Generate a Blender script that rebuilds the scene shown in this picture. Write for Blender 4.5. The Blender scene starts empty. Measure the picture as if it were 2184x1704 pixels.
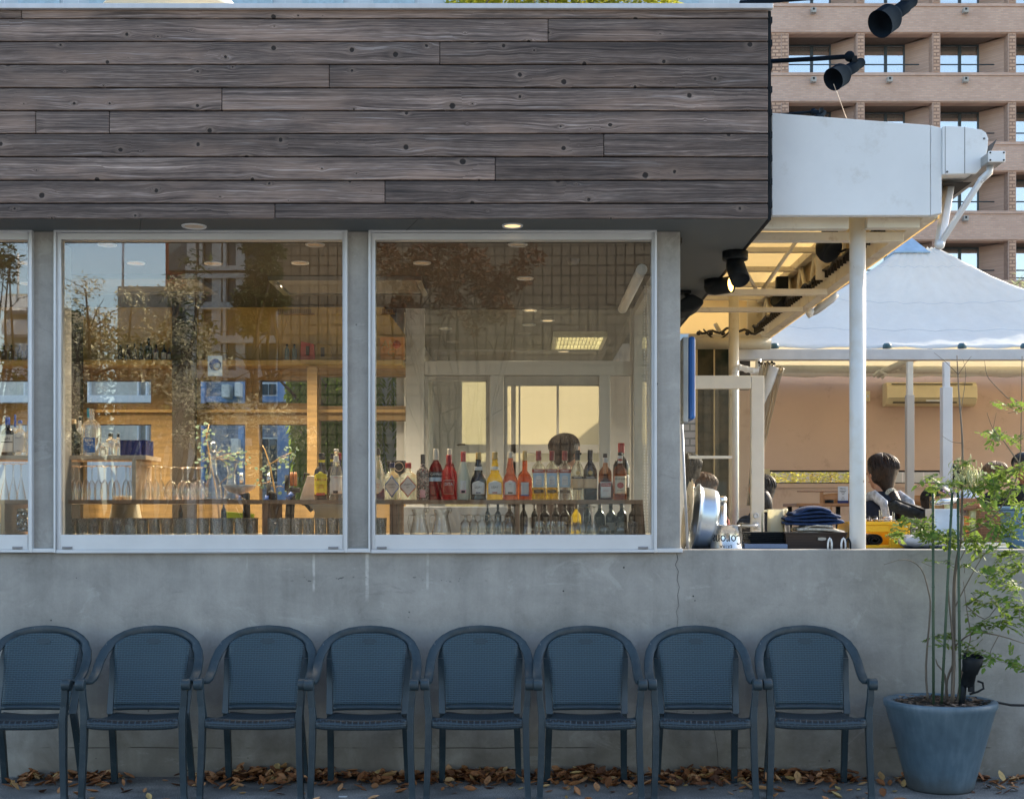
import bpy, bmesh, math, random
from mathutils import Vector, Matrix
rnd = random.Random(7)
PI = math.pi
sc = bpy.context.scene
C = sc.collection
F = 2835.0; VX = 1112.0; VY = 1100.0; CZ = 1.47      # focal length and vanishing point on a 2184 px wide frame
# ---------------- camera
cd = bpy.data.cameras.new("camera"); cam = bpy.data.objects.new("camera", cd); C.objects.link(cam)
cam.location = (0, 0, CZ); cam.rotation_euler = (math.radians(90), 0, 0)
cd.sensor_width = 36; cd.lens = 36*F/2184; cd.shift_x = (1092-VX)/2184; cd.shift_y = (VY-852)/2184
cd.clip_start = 0.05; cd.clip_end = 600
sc.camera = cam
# ---------------- sky, sun, exposure
SUN_EL, SUN_AZ = math.radians(29), math.radians(52)     # azimuth from +Y towards +X
w = bpy.data.worlds.new("World"); sc.world = w; w.use_nodes = True
nt = w.node_tree; bg = nt.nodes["Background"]
sky = nt.nodes.new("ShaderNodeTexSky"); sky.sky_type = 'NISHITA'; sky.sun_disc = False
sky.sun_elevation = SUN_EL; sky.sun_rotation = SUN_AZ; sky.air_density = 1.1; sky.dust_density = 1.6; sky.ozone_density = 0.35
nt.links.new(sky.outputs[0], bg.inputs[0]); bg.inputs[1].default_value = 0.12
sl = bpy.data.lights.new("sun", 'SUN'); sl.energy = 2.6; sl.angle = math.radians(0.6); sl.color = (1.0, 0.86, 0.68)
so = bpy.data.objects.new("sun", sl); C.objects.link(so)
sd = Vector((math.sin(SUN_AZ)*math.cos(SUN_EL), math.cos(SUN_AZ)*math.cos(SUN_EL), math.sin(SUN_EL)))
so.rotation_euler = sd.to_track_quat('Z', 'Y').to_euler(); so.location = sd*60
sc.view_settings.view_transform = 'Standard'; sc.view_settings.look = 'None'
sc.view_settings.exposure = 2.0; sc.view_settings.gamma = 1
sc.cycles.max_bounces = 14; sc.cycles.transparent_max_bounces = 24; sc.cycles.transmission_bounces = 10
sc.cycles.glossy_bounces = 5; sc.cycles.diffuse_bounces = 4
sc.cycles.use_denoising = True; sc.cycles.sample_clamp_indirect = 6; sc.cycles.caustics_reflective = False; sc.cycles.caustics_refractive = False
# ---------------- helpers
def X_(px, Y): return (px-VX)/F*Y
def Z_(py, Y): return CZ-(py-VY)/F*Y
def P(px, py, Y): return Vector((X_(px, Y), Y, Z_(py, Y)))
class MB:
    def __init__(s): s.v = []; s.f = []; s.sm = []
    def face(s, idx, smooth=False): s.f.append(tuple(idx)); s.sm.append(smooth)
    def box(s, x0, x1, y0, y1, z0, z1, rot=None, piv=None):
        b = len(s.v)
        for z in (z0, z1):
            for y in (y0, y1):
                for x in (x0, x1):
                    p = Vector((x, y, z))
                    if rot is not None: p = piv + rot @ (p-piv)
                    s.v.append(p)
        for q in ((0,2,3,1),(4,5,7,6),(0,1,5,4),(2,6,7,3),(0,4,6,2),(1,3,7,5)): s.face([b+i for i in q])
        return s
    def pbox(s, px0, px1, py0, py1, Y0, Y1):   # front face given by what it covers from the camera at depth Y0
        return s.box(X_(px0, Y0), X_(px1, Y0), Y0, Y1, Z_(py1, Y0), Z_(py0, Y0))
    def prism(s, pts, y0, y1):                  # pts (x, z), extruded along y
        b = len(s.v); n = len(pts)
        for y in (y0, y1):
            for (x, z) in pts: s.v.append(Vector((x, y, z)))
        s.face(range(b, b+n)); s.face(range(b+2*n-1, b+n-1, -1))
        for i in range(n):
            j = (i+1) % n; s.face((b+i, b+n+i, b+n+j, b+j))
        return s
    def tube(s, pts, r, seg=8, caps=True, sx=1.0):
        pts = [Vector(p) for p in pts]; n = len(pts)
        rr = r if isinstance(r, (list, tuple)) else [r]*n
        b = len(s.v); up = None
        for i in range(n):
            t = (pts[min(i+1, n-1)]-pts[max(i-1, 0)])
            if t.length < 1e-9: t = Vector((0, 0, 1))
            t.normalize()
            if up is None:
                up = Vector((0, 0, 1)) if abs(t.z) < 0.9 else Vector((1, 0, 0))
            u = (up - t*up.dot(t)); 
            if u.length < 1e-6: u = t.orthogonal()
            u.normalize(); w_ = t.cross(u); up = u
            for k in range(seg):
                a = 2*PI*k/seg
                s.v.append(pts[i] + (u*math.cos(a)+w_*math.sin(a)*sx)*rr[i])
        for i in range(n-1):
            for k in range(seg):
                k2 = (k+1) % seg
                s.face((b+i*seg+k, b+i*seg+k2, b+(i+1)*seg+k2, b+(i+1)*seg+k), True)
        if caps:
            s.face([b+k for k in range(seg)][::-1]); s.face([b+(n-1)*seg+k for k in range(seg)])
        return s
    def lathe(s, prof, c=(0,0,0), seg=24, sy=1.0, M=None, sq=0.0, cap0=True, cap1=True, ring=False, sharp=False):
        # prof: list of (r, z). sq > 0 squares the section
        b = len(s.v); n = len(prof); c = Vector(c)
        for (r, z) in prof:
            for k in range(seg):
                a = 2*PI*k/seg; ca, sa = math.cos(a), math.sin(a)
                q = 1.0
                if sq > 0: q = (1-sq) + sq/max(abs(ca), abs(sa))
                p = Vector((r*ca*q, r*sa*q*sy, z))
                if M is not None: p = M @ p
                s.v.append(c+p)
        for i in range(n-1):
            for k in range(seg):
                k2 = (k+1) % seg
                s.face((b+i*seg+k, b+i*seg+k2, b+(i+1)*seg+k2, b+(i+1)*seg+k), not sharp)
        if ring:
            for k in range(seg): k2 = (k+1) % seg; s.face((b+(n-1)*seg+k, b+(n-1)*seg+k2, b+k2, b+k))
            return s
        if cap0 and prof[0][0] > 1e-5: s.face([b+k for k in range(seg)][::-1])
        if cap1 and prof[-1][0] > 1e-5: s.face([b+(n-1)*seg+k for k in range(seg)])
        return s
    def sphere(s, c, r, seg=14, ring=8, M=None):
        rx, ry, rz = r if isinstance(r, (tuple, list)) else (r, r, r)
        b = len(s.v); c = Vector(c)
        for i in range(ring+1):
            t = PI*i/ring
            for k in range(seg):
                a = 2*PI*k/seg
                p = Vector((rx*math.sin(t)*math.cos(a), ry*math.sin(t)*math.sin(a), rz*math.cos(t)))
                if M is not None: p = M @ p
                s.v.append(c+p)
        for i in range(ring):
            for k in range(seg):
                k2 = (k+1) % seg
                s.face((b+i*seg+k, b+(i+1)*seg+k, b+(i+1)*seg+k2, b+i*seg+k2), True)
        return s
    def grid(s, rows, smooth=True, closed=False):
        b = len(s.v); n = len(rows); m = len(rows[0])
        for r in rows:
            for p in r: s.v.append(Vector(p))
        for i in range(n-1):
            for j in range(m if closed else m-1):
                j2 = (j+1) % m
                s.face((b+i*m+j, b+i*m+j2, b+(i+1)*m+j2, b+(i+1)*m+j), smooth)
        return s
    def quad(s, a, b_, c, d, smooth=False):
        i = len(s.v); s.v += [Vector(a), Vector(b_), Vector(c), Vector(d)]; s.face((i, i+1, i+2, i+3), smooth); return s
    def xform(s, M): s.v = [M @ v for v in s.v]; return s
    def build(s, name, m, parent=None, bevel=0, solid=0, subs=0, recalc=True, off=None):
        me = bpy.data.meshes.new(name)
        o = bpy.data.objects.new(name, me); C.objects.link(o)
        vs = s.v
        if parent is not None:
            L = world_loc(parent)
            vs = [v-L for v in vs]; o.parent = parent
        me.from_pydata([tuple(v) for v in vs], [], s.f)
        me.polygons.foreach_set("use_smooth", s.sm)
        if recalc:
            bm = bmesh.new(); bm.from_mesh(me); 
            bmesh.ops.remove_doubles(bm, verts=bm.verts, dist=1e-6)
            bmesh.ops.recalc_face_normals(bm, faces=bm.faces); bm.to_mesh(me); bm.free()
        me.update(); me.materials.append(m)
        if solid: md = o.modifiers.new("solid", 'SOLIDIFY'); md.thickness = solid; md.offset = 0 if off is None else off
        if bevel:
            md = o.modifiers.new("bevel", 'BEVEL'); md.width = bevel; md.segments = 2; md.limit_method = 'ANGLE'; md.angle_limit = math.radians(35)
        if subs: md = o.modifiers.new("sub", 'SUBSURF'); md.levels = subs; md.render_levels = subs
        return o
def world_loc(o):
    L = Vector((0, 0, 0))
    while o is not None: L = L + o.location; o = o.parent
    return L
def tag(o, label=None, cat=None, group=None, kind=None):
    if label: o['label'] = label
    if cat: o['category'] = cat
    if group: o['group'] = group
    if kind: o['kind'] = kind
    return o
def thing(name, loc, label, cat, group=None):
    o = bpy.data.objects.new(name, None); C.objects.link(o); o.location = loc; o.empty_display_size = 0.1
    return tag(o, label, cat, group)
def dup(root, loc, label=None, group=None, rz=None):
    r = root.copy(); C.objects.link(r); r.location = loc
    if rz is not None: r.rotation_euler = (0, 0, rz)
    if label: r['label'] = label
    if group: r['group'] = group
    for ch in list(root.children):
        c = ch.copy(); C.objects.link(c); c.parent = r
        for g in list(ch.children):
            d = g.copy(); C.objects.link(d); d.parent = c
    return r
def text_mb(txt, size, center, ry=0.0, bend=None, depth=0.0006, spacing=1.0, bold=0.0, sx=1.0):
    """letters as a mesh facing -Y, centred on center; bend=(cx, cy, R) wraps them on a vertical cylinder"""
    cu = bpy.data.curves.new("txt", 'FONT'); cu.body = txt; cu.size = size; cu.align_x = 'CENTER'; cu.align_y = 'CENTER'
    cu.resolution_u = 2; cu.space_character = spacing; cu.offset = bold
    o = bpy.data.objects.new("txt", cu); C.objects.link(o)
    me = bpy.data.meshes.new_from_object(o.evaluated_get(bpy.context.evaluated_depsgraph_get()))
    C.objects.unlink(o); bpy.data.objects.remove(o); 
    m = MB(); c = Vector(center); R = Matrix.Rotation(ry, 3, 'Y')
    for v in me.vertices:
        p = R @ Vector((v.co.x*sx, 0, v.co.y))
        if bend:
            cx, cy, Rr = bend
            a = (c.x+p.x-cx)/Rr
            q = Vector((cx+Rr*math.sin(a), cy-Rr*math.cos(a), c.z+p.z))
        else: q = c+p
        m.v.append(q)
    for f in me.polygons: m.face(list(f.vertices))
    bpy.data.meshes.remove(me)
    return m
# ---------------- materials
MATS = {}
class NT:
    def __init__(s, name):
        s.m = bpy.data.materials.new(name); s.m.use_nodes = True; s.t = s.m.node_tree; s.t.nodes.clear()
        s.out = s.n('ShaderNodeOutputMaterial')
    def n(s, typ, **kw):
        nd = s.t.nodes.new(typ)
        for k, v in kw.items(): setattr(nd, k, v)
        return nd
    def l(s, a, b): s.t.links.new(a, b)
    def val(s, sock, v):
        if hasattr(v, 'default_value') or hasattr(v, 'is_output'): s.l(v, sock)
        else: sock.default_value = v
    def math(s, op, a, b=None, c=None, clamp=False):
        nd = s.n('ShaderNodeMath', operation=op); nd.use_clamp = clamp; s.val(nd.inputs[0], a)
        if b is not None: s.val(nd.inputs[1], b)
        if c is not None: s.val(nd.inputs[2], c)
        return nd.outputs[0]
    def mix(s, fac, a, b, mode='MIX'):
        nd = s.n('ShaderNodeMix', data_type='RGBA', blend_type=mode); s.val(nd.inputs[0], fac)
        s.val(nd.inputs[6], a if not isinstance(a, tuple) else (*a[:3], 1)); s.val(nd.inputs[7], b if not isinstance(b, tuple) else (*b[:3], 1))
        return nd.outputs[2]
    def coord(s, kind='Object', scale=(1,1,1), loc=(0,0,0)):
        tc = s.n('ShaderNodeTexCoord'); mp = s.n('ShaderNodeMapping'); s.l(tc.outputs[kind], mp.inputs[0])
        mp.inputs['Scale'].default_value = scale; mp.inputs['Location'].default_value = loc
        return mp.outputs[0]
    def noise(s, vec, scale, detail=4, rough=0.55, dist=0.0):
        nd = s.n('ShaderNodeTexNoise'); s.l(vec, nd.inputs['Vector']); nd.inputs['Scale'].default_value = scale
        nd.inputs['Detail'].default_value = detail; nd.inputs['Roughness'].default_value = rough; nd.inputs['Distortion'].default_value = dist
        return nd.outputs[0]
    def ramp(s, fac, stops):
        nd = s.n('ShaderNodeValToRGB'); s.l(fac, nd.inputs[0]); e = nd.color_ramp.elements
        while len(e) < len(stops): e.new(0.5)
        for i, (p, c) in enumerate(stops):
            e[i].position = p; e[i].color = (*c, 1) if isinstance(c, tuple) else (c, c, c, 1)
        return nd.outputs[0]
    def step(s, v, a, b):
        nd = s.n('ShaderNodeMapRange', interpolation_type='SMOOTHSTEP'); s.val(nd.inputs[0], v); nd.inputs[1].default_value = a; nd.inputs[2].default_value = b
        return nd.outputs[0]
    def sep(s, vec):
        nd = s.n('ShaderNodeSeparateXYZ'); s.l(vec, nd.inputs[0]); return nd.outputs
    def comb(s, x, y, z):
        nd = s.n('ShaderNodeCombineXYZ')
        for i, v in enumerate((x, y, z)): s.val(nd.inputs[i], v)
        return nd.outputs[0]
    def bump(s, h, strength=0.3, dist=0.01):
        nd = s.n('ShaderNodeBump'); s.l(h, nd.inputs['Height']); nd.inputs['Strength'].default_value = strength; nd.inputs['Distance'].default_value = dist
        return nd.outputs[0]
    def bsdf(s, col, rough=0.5, metal=0.0, normal=None, spec=0.5, trans=0.0, ior=1.45, coat=0.0, alpha=None, sub=0.0):
        nd = s.n('ShaderNodeBsdfPrincipled'); s.val(nd.inputs['Base Color'], (*col, 1) if isinstance(col, tuple) else col)
        s.val(nd.inputs['Roughness'], rough); nd.inputs['Metallic'].default_value = metal; nd.inputs['Specular IOR Level'].default_value = spec
        nd.inputs['Transmission Weight'].default_value = trans; nd.inputs['IOR'].default_value = ior; nd.inputs['Coat Weight'].default_value = coat
        if normal is not None: s.l(normal, nd.inputs['Normal'])
        if alpha is not None: s.val(nd.inputs['Alpha'], alpha)
        return nd.outputs[0]
    def done(s, sh): s.l(sh, s.out.inputs[0]); return s.m
def mat(name, col, rough=0.5, metal=0.0, var=0.12, vs=6.0, bump=0.0, bs=80.0, spec=0.5, stretch=(1,1,1), coat=0.0, dirt=None, dust=0):
    if name in MATS: return MATS[name]
    t = NT(name); v = t.coord('Object', stretch)
    n1 = t.noise(v, vs, 5, 0.6)
    c = t.mix(t.step(n1, 0.3, 0.7), tuple(x*(1-var) for x in col), tuple(min(1, x*(1+var)) for x in col))
    if dust:
        oi = t.n('ShaderNodeObjectInfo'); n3 = t.noise(t.coord('Object'), 7, 6, 0.7); c = t.mix(t.math('MULTIPLY', t.step(n3, 0.48, 0.75), dust), c, (0.16, 0.17, 0.17))
        n4 = t.noise(t.coord('Object', (1, 1, 0.25)), 90, 2, 0.5); c = t.mix(t.math('MULTIPLY', t.step(n4, 0.72, 0.78), 0.5), c, (0.25, 0.26, 0.26))
    if dirt:
        n2 = t.noise(v, dirt[1], 6, 0.7); c = t.mix(t.math('MULTIPLY', t.step(n2, 0.55, 0.72), dirt[2]), c, dirt[0])
    nm = None
    if bump: nm = t.bump(t.noise(v, bs, 4, 0.6), bump, 0.004)
    r = t.math('ADD', t.math('MULTIPLY', n1, 0.16), rough-0.08)
    MATS[name] = t.done(t.bsdf(c, r, metal, nm, spec, coat=coat)); return MATS[name]
def thin_glass(name, tint=(0.96, 0.98, 0.97), base=0.05, edge=0.6, rough=0.02, power=3.0, dark=0.0, wob=0.0):
    if name in MATS: return MATS[name]
    t = NT(name); lw = t.n('ShaderNodeLayerWeight'); lw.inputs[0].default_value = 0.5
    f = t.math('POWER', lw.outputs['Facing'], power)
    nm = None
    gl = t.n('ShaderNodeBsdfGlossy'); gl.inputs['Roughness'].default_value = rough; gl.inputs['Color'].default_value = (1, 1, 1, 1)
    if wob:
        nm = t.bump(t.noise(t.coord(), wob, 2), 0.6, 0.01); t.l(nm, gl.inputs['Normal'])
    tr = t.n('ShaderNodeBsdfTransparent')
    c = t.mix(t.math('MULTIPLY', f, dark, clamp=True), tint, tuple(x*0.25 for x in tint)); t.l(c, tr.inputs[0])
    mx = t.n('ShaderNodeMixShader'); t.l(t.math('ADD', t.math('MULTIPLY', f, edge), base, clamp=True), mx.inputs[0])
    t.l(tr.outputs[0], mx.inputs[1]); t.l(gl.outputs[0], mx.inputs[2])
    MATS[name] = t.done(mx.outputs[0]); return MATS[name]
def liquid_glass(name, col, trans=0.9, rough=0.03, ior=1.36, light=0.25):
    """filled bottle: light coming through is coloured, front shows gloss"""
    if name in MATS: return MATS[name]
    t = NT(name)
    g = t.bsdf(col, rough, 0, None, 0.5, trans=1.0, ior=ior)
    tr = t.n('ShaderNodeBsdfTransparent'); tr.inputs[0].default_value = (*[x**0.7 for x in col], 1)
    tl = t.n('ShaderNodeBsdfTranslucent'); tl.inputs[0].default_value = (*col, 1)
    mx = t.n('ShaderNodeMixShader'); mx.inputs[0].default_value = 0.45; t.l(g, mx.inputs[1]); t.l(tr.outputs[0], mx.inputs[2])
    m2 = t.n('ShaderNodeMixShader'); m2.inputs[0].default_value = light; t.l(mx.outputs[0], m2.inputs[1]); t.l(tl.outputs[0], m2.inputs[2])
    MATS[name] = t.done(m2.outputs[0]); return MATS[name]
def emit(name, col, st):
    t = NT(name); e = t.n('ShaderNodeEmission'); e.inputs[0].default_value = (*col, 1); e.inputs[1].default_value = st
    return t.done(e.outputs[0])
def fabric(name, col, trans=0.5, tcol=None, fold=0.0, bs=8.0):
    t = NT(name); v = t.coord(); n1 = t.noise(v, 1.8, 5, 0.6); n2 = t.noise(v, 14, 5, 0.7)
    f = t.math('ADD', t.math('MULTIPLY', n1, 0.6), t.math('MULTIPLY', n2, 0.4))
    c = t.mix(t.step(f, 0.3, 0.75), tuple(x*0.86 for x in col), col)
    nm = t.bump(t.noise(v, bs, 3), fold, 0.05) if fold else None
    d = t.bsdf(c, 0.6, 0, nm, 0.3)
    tl = t.n('ShaderNodeBsdfTranslucent'); tl.inputs[0].default_value = (*(tcol or col), 1)
    mx = t.n('ShaderNodeMixShader'); mx.inputs[0].default_value = trans; t.l(d, mx.inputs[1]); t.l(tl.outputs[0], mx.inputs[2])
    return t.done(mx.outputs[0])
def m_concrete():
    t = NT("concrete"); v = t.coord(); x, y, z = t.sep(v)
    big = t.noise(v, 1.3, 5, 0.6); mid = t.noise(v, 5, 6, 0.65, 0.4); fine = t.noise(v, 60, 4, 0.7)
    streak = t.noise(t.comb(t.math('MULTIPLY', x, 14.0), y, t.math('MULTIPLY', z, 0.8)), 1.0, 5, 0.7)
    lift = t.noise(t.comb(t.math('MULTIPLY', x, 1.2), y, t.math('MULTIPLY', z, 9.0)), 1.0, 4, 0.6)
    a = t.math('ADD', t.math('MULTIPLY', big, 0.35), t.math('MULTIPLY', mid, 0.35))
    a = t.math('ADD', a, t.math('MULTIPLY', streak, 0.15)); a = t.math('ADD', a, t.math('MULTIPLY', lift, 0.12)); a = t.math('ADD', a, t.math('MULTIPLY', fine, 0.10))
    c = t.ramp(a, [(0.38, (0.215, 0.208, 0.190)), (0.52, (0.315, 0.303, 0.280)), (0.66, (0.41, 0.393, 0.363))])
    # pale lime runs under the sill
    for (px, w_, y0, y1, st) in ((276, 3.2, 1208, 1292, .5), (364, 3, 1214, 1262, .3), (1047, 3.0, 1180, 1262, .6), (1161, 4.0, 1178, 1284, .7), (1290, 3.0, 1178, 1258, .45), (905, 2.5, 1182, 1215, .3)):
        cx = X_(px, 7.5); ww = w_*7.5/F
        wob = t.math('MULTIPLY', t.math('SUBTRACT', t.noise(v, 9, 2), 0.5), 0.012)
        dx = t.math('ABSOLUTE', t.math('ADD', t.math('SUBTRACT', x, cx), wob))
        mk = t.math('SUBTRACT', 1.0, t.step(dx, ww*0.4, ww*1.3))
        mz = t.math('MULTIPLY', t.step(z, Z_(y1, 7.5)-0.01, Z_(y1, 7.5)+0.03), t.math('SUBTRACT', 1.0, t.step(z, Z_(y0, 7.5)-0.02, Z_(y0, 7.5)+0.01)))
        mk = t.math('MULTIPLY', t.math('MULTIPLY', mk, mz), t.math('MULTIPLY', t.step(mid, 0.3, 0.6), st))
        c = t.mix(mk, c, (0.66, 0.64, 0.60))
    # chips and smudges along one level
    sm = t.noise(t.comb(t.math('MULTIPLY', x, 22.0), y, t.math('MULTIPLY', z, 45.0)), 1.0, 3, 0.7)
    band = t.math('SUBTRACT', 1.0, t.step(t.math('ABSOLUTE', t.math('SUBTRACT', z, Z_(1236, 7.5))), 0.004, 0.03))
    side = t.math('MULTIPLY', t.step(x, -0.35, -0.25), t.math('SUBTRACT', 1.0, t.step(x, 0.7, 0.85)))
    c = t.mix(t.math('MULTIPLY', t.math('MULTIPLY', band, side), t.step(sm, 0.6, 0.68)), c, (0.09, 0.09, 0.09))
    # pour line near the ground
    zl = t.math('ADD', z, t.math('MULTIPLY', t.math('SUBTRACT', t.noise(v, 4, 2), 0.5), 0.01))
    ln = t.math('SUBTRACT', 1.0, t.step(t.math('ABSOLUTE', t.math('SUBTRACT', zl, Z_(1594, 7.5))), 0.001, 0.0045))
    c = t.mix(t.math('MULTIPLY', ln, t.step(t.noise(v, 2.6, 4), 0.46, 0.56)), c, (0.05, 0.05, 0.05))
    # soil splash low down, with a ragged top
    lo = t.math('SUBTRACT', 1.0, t.step(t.math('ADD', z, t.math('MULTIPLY', t.math('SUBTRACT', mid, 0.5), 0.5)), 0.0, 0.38))
    c = t.mix(t.math('MULTIPLY', lo, 0.5), c, (0.15, 0.128, 0.095))
    pa = t.noise(t.comb(t.math('MULTIPLY', x, 3.0), y, t.math('MULTIPLY', z, 5.0)), 1.0, 7, 0.75, 1.2); c = t.mix(t.math('MULTIPLY', t.step(pa, 0.56, 0.66), 0.30), c, (0.50, 0.49, 0.46))
    c = t.mix(t.math('MULTIPLY', t.step(t.math('SUBTRACT', 1.0, pa), 0.58, 0.68), 0.30), c, (0.16, 0.155, 0.145))
    vo = t.n('ShaderNodeTexVoronoi'); t.l(v, vo.inputs['Vector']); vo.inputs['Scale'].default_value = 9.0
    pit = t.math('MULTIPLY', t.math('SUBTRACT', 1.0, t.step(vo.outputs['Distance'], 0.035, 0.06)), t.step(t.noise(v, 3.3, 2), 0.5, 0.55))
    c = t.mix(pit, c, (0.05, 0.05, 0.05))
    nm = t.bump(t.math('SUBTRACT', t.math('ADD', fine, mid), t.math('MULTIPLY', pit, 2.0)), 0.25, 0.004)
    return t.done(t.bsdf(c, 0.8, 0, nm, 0.3))
def m_wood_cladding():
    t = NT("weathered_cedar"); v = t.coord(); x, y, z = t.sep(v)
    g = t.n('ShaderNodeNewGeometry'); rd = g.outputs['Random Per Island']
    px = t.math('ADD', x, t.math('MULTIPLY', rd, 37.0)); pz = t.math('ADD', z, t.math('MULTIPLY', rd, 11.0))
    p2 = t.comb(px, 0.0, pz)
    vo = t.n('ShaderNodeTexVoronoi', voronoi_dimensions='2D'); t.l(t.comb(px, pz, 0.0), vo.inputs['Vector']); vo.inputs['Scale'].default_value = 4.6
    d = t.math('DIVIDE', vo.outputs['Distance'], 4.6); d = t.math('ADD', d, t.math('MULTIPLY', t.math('SUBTRACT', t.noise(t.comb(t.math('MULTIPLY', px, 0.5), 0.0, pz), 75, 2), 0.5), 0.009))
    sz = t.math('ADD', 0.0015, t.math('MULTIPLY', t.math('POWER', t.sep(vo.outputs['Color'])[0], 2.2), 0.017))
    knot = t.math('SUBTRACT', 1.0, t.step(t.math('DIVIDE', d, sz), 0.75, 1.1))
    halo = t.math('SUBTRACT', 1.0, t.step(t.math('DIVIDE', d, sz), 0.8, 3.6))
    kp = t.sep(vo.outputs['Position']); sgn = t.math('DIVIDE', t.math('SUBTRACT', pz, kp[1]), t.math('MULTIPLY', sz, 1.3)); sgn = t.math('MAXIMUM', t.math('MINIMUM', sgn, 1.0), -1.0)
    warp = t.math('MULTIPLY', t.math('MULTIPLY', t.math('POWER', 2.718, t.math('MULTIPLY', t.math('DIVIDE', d, sz), -0.30)), -0.022), sgn)
    low = t.math('MULTIPLY', t.math('SUBTRACT', t.noise(t.comb(t.math('MULTIPLY', px, 1.1), 0.0, t.math('MULTIPLY', pz, 6.0)), 1.0, 2), 0.5), 0.07)
    gz = t.math('ADD', t.math('ADD', pz, warp), low)
    gA = t.noise(t.comb(t.math('MULTIPLY', px, 0.8), 0.0, t.math('MULTIPLY', gz, 120.0)), 1.0, 3, 0.6)
    gB = t.noise(t.comb(t.math('MULTIPLY', px, 0.5), 0.0, t.math('MULTIPLY', gz, 34.0)), 1.0, 3, 0.55)
    gC = t.noise(t.comb(t.math('MULTIPLY', px, 10.0), 0.0, t.math('MULTIPLY', gz, 420.0)), 1.0, 2, 0.6)
    gD = t.noise(t.comb(t.math('MULTIPLY', px, 2.2), 0.0, t.math('MULTIPLY', gz, 12.0)), 1.0, 4, 0.6)
    a = t.math('ADD', t.math('ADD', t.math('MULTIPLY', gA, 0.38), t.math('MULTIPLY', gD, 0.12)), t.math('ADD', t.math('MULTIPLY', gB, 0.22), t.math('MULTIPLY', gC, 0.28)))
    c = t.ramp(a, [(0.38, (0.034, 0.026, 0.024)), (0.46, (0.095, 0.070, 0.060)), (0.54, (0.195, 0.147, 0.126)), (0.65, (0.50, 0.395, 0.345))])
    big = t.noise(t.comb(t.math('MULTIPLY', px, 1.6), 0.0, t.math('MULTIPLY', pz, 5.0)), 1.0, 3, 0.5)
    c = t.mix(t.math('MULTIPLY', t.step(big, 0.48, 0.64), 0.6), c, t.mix(0.55, c, (0.38, 0.26, 0.20)))
    c = t.mix(t.math('MULTIPLY', t.step(big, 0.5, 0.32), 0.0), c, c)
    c = t.mix(t.math('MULTIPLY', t.math('SUBTRACT', 1.0, t.step(big, 0.30, 0.45)), 0.35), c, (0.05, 0.046, 0.046))
    ps = t.noise(t.comb(t.math('MULTIPLY', px, 1.3), 0.0, t.math('MULTIPLY', gz, 75.0)), 1.0, 4, 0.65); pm = t.noise(t.comb(t.math('MULTIPLY', px, 2.0), 0.0, t.math('MULTIPLY', pz, 9.0)), 1.0, 3, 0.6)
    c = t.mix(t.math('MULTIPLY', t.math('MULTIPLY', t.step(ps, 0.56, 0.66), t.step(pm, 0.42, 0.6)), 0.6), c, (0.46, 0.40, 0.38))
    c = t.mix(t.math('MULTIPLY', t.math('MULTIPLY', t.step(ps, 0.46, 0.36), t.step(pm, 0.60, 0.42)), 0.6), c, (0.03, 0.022, 0.022))
    hs = t.n('ShaderNodeHueSaturation'); t.l(c, hs.inputs['Color']); t.val(hs.inputs['Value'], t.math('ADD', 0.62, t.math("MULTIPLY", rd, 0.75))); c = hs.outputs[0]
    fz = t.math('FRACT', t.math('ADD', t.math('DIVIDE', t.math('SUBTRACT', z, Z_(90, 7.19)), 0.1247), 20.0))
    fzn = t.math('ADD', fz, t.math('MULTIPLY', t.math('SUBTRACT', big, 0.5), 0.9)); c = t.mix(t.math('MULTIPLY', t.step(fzn, 0.45, 0.95), 0.55), c, t.mix(0.6, c, (0.03, 0.03, 0.032)))  # each board's top darkened: profile shading put into the colour, with weathering
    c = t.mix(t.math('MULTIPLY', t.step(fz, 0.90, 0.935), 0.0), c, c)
    c = t.mix(t.math('MULTIPLY', halo, 0.4), c, (0.2, 0.15, 0.12))
    c = t.mix(t.math('MULTIPLY', knot, 0.93), c, (0.012, 0.009, 0.008))
    nm = t.bump(t.math('SUBTRACT', t.math('ADD', gA, t.math('MULTIPLY', gC, 0.6)), t.math('MULTIPLY', knot, 1.5)), 0.5, 0.003)
    return t.done(t.bsdf(c, 0.7, 0, nm, 0.35))
def m_weave(name, col, sx=0.030, sz=0.0098, axes='xz'):
    t = NT(name); v = t.coord(); x, y, z = t.sep(v)
    q = z if axes == 'xz' else t.math('SUBTRACT', z, y)
    u = t.math('DIVIDE', x, sx); w_ = t.math('DIVIDE', q, sz)
    row = t.math('FLOOR', w_); par = t.math('MODULO', t.math('ABSOLUTE', row), 2.0)
    fu = t.math('FRACT', t.math('ADD', t.math('ADD', u, 100.0), t.math('MULTIPLY', par, 0.5))); fw = t.math('FRACT', t.math('ADD', w_, 100.0))
    hu = t.math('ABSOLUTE', t.math('SUBTRACT', fu, 0.5)); hw = t.math('ABSOLUTE', t.math('SUBTRACT', fw, 0.5))
    strand = t.math('MULTIPLY', t.math('SUBTRACT', 1.0, t.step(hw, 0.22, 0.46)), t.math('SUBTRACT', 1.0, t.math('MULTIPLY', t.step(hu, 0.30, 0.48), 0.8)))
    warp = t.math('MULTIPLY', t.step(hu, 0.34, 0.45), 0.9)
    h = t.math('MAXIMUM', strand, warp)
    c = t.mix(t.step(h, 0.12, 0.75), tuple(k*0.12 for k in col), tuple(k*(1.75 if axes == 'xz' else 1.2) for k in col))
    nm = t.bump(h, 0.8, 0.002)
    return t.done(t.bsdf(c, 0.42, 0, nm, 0.5))
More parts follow.
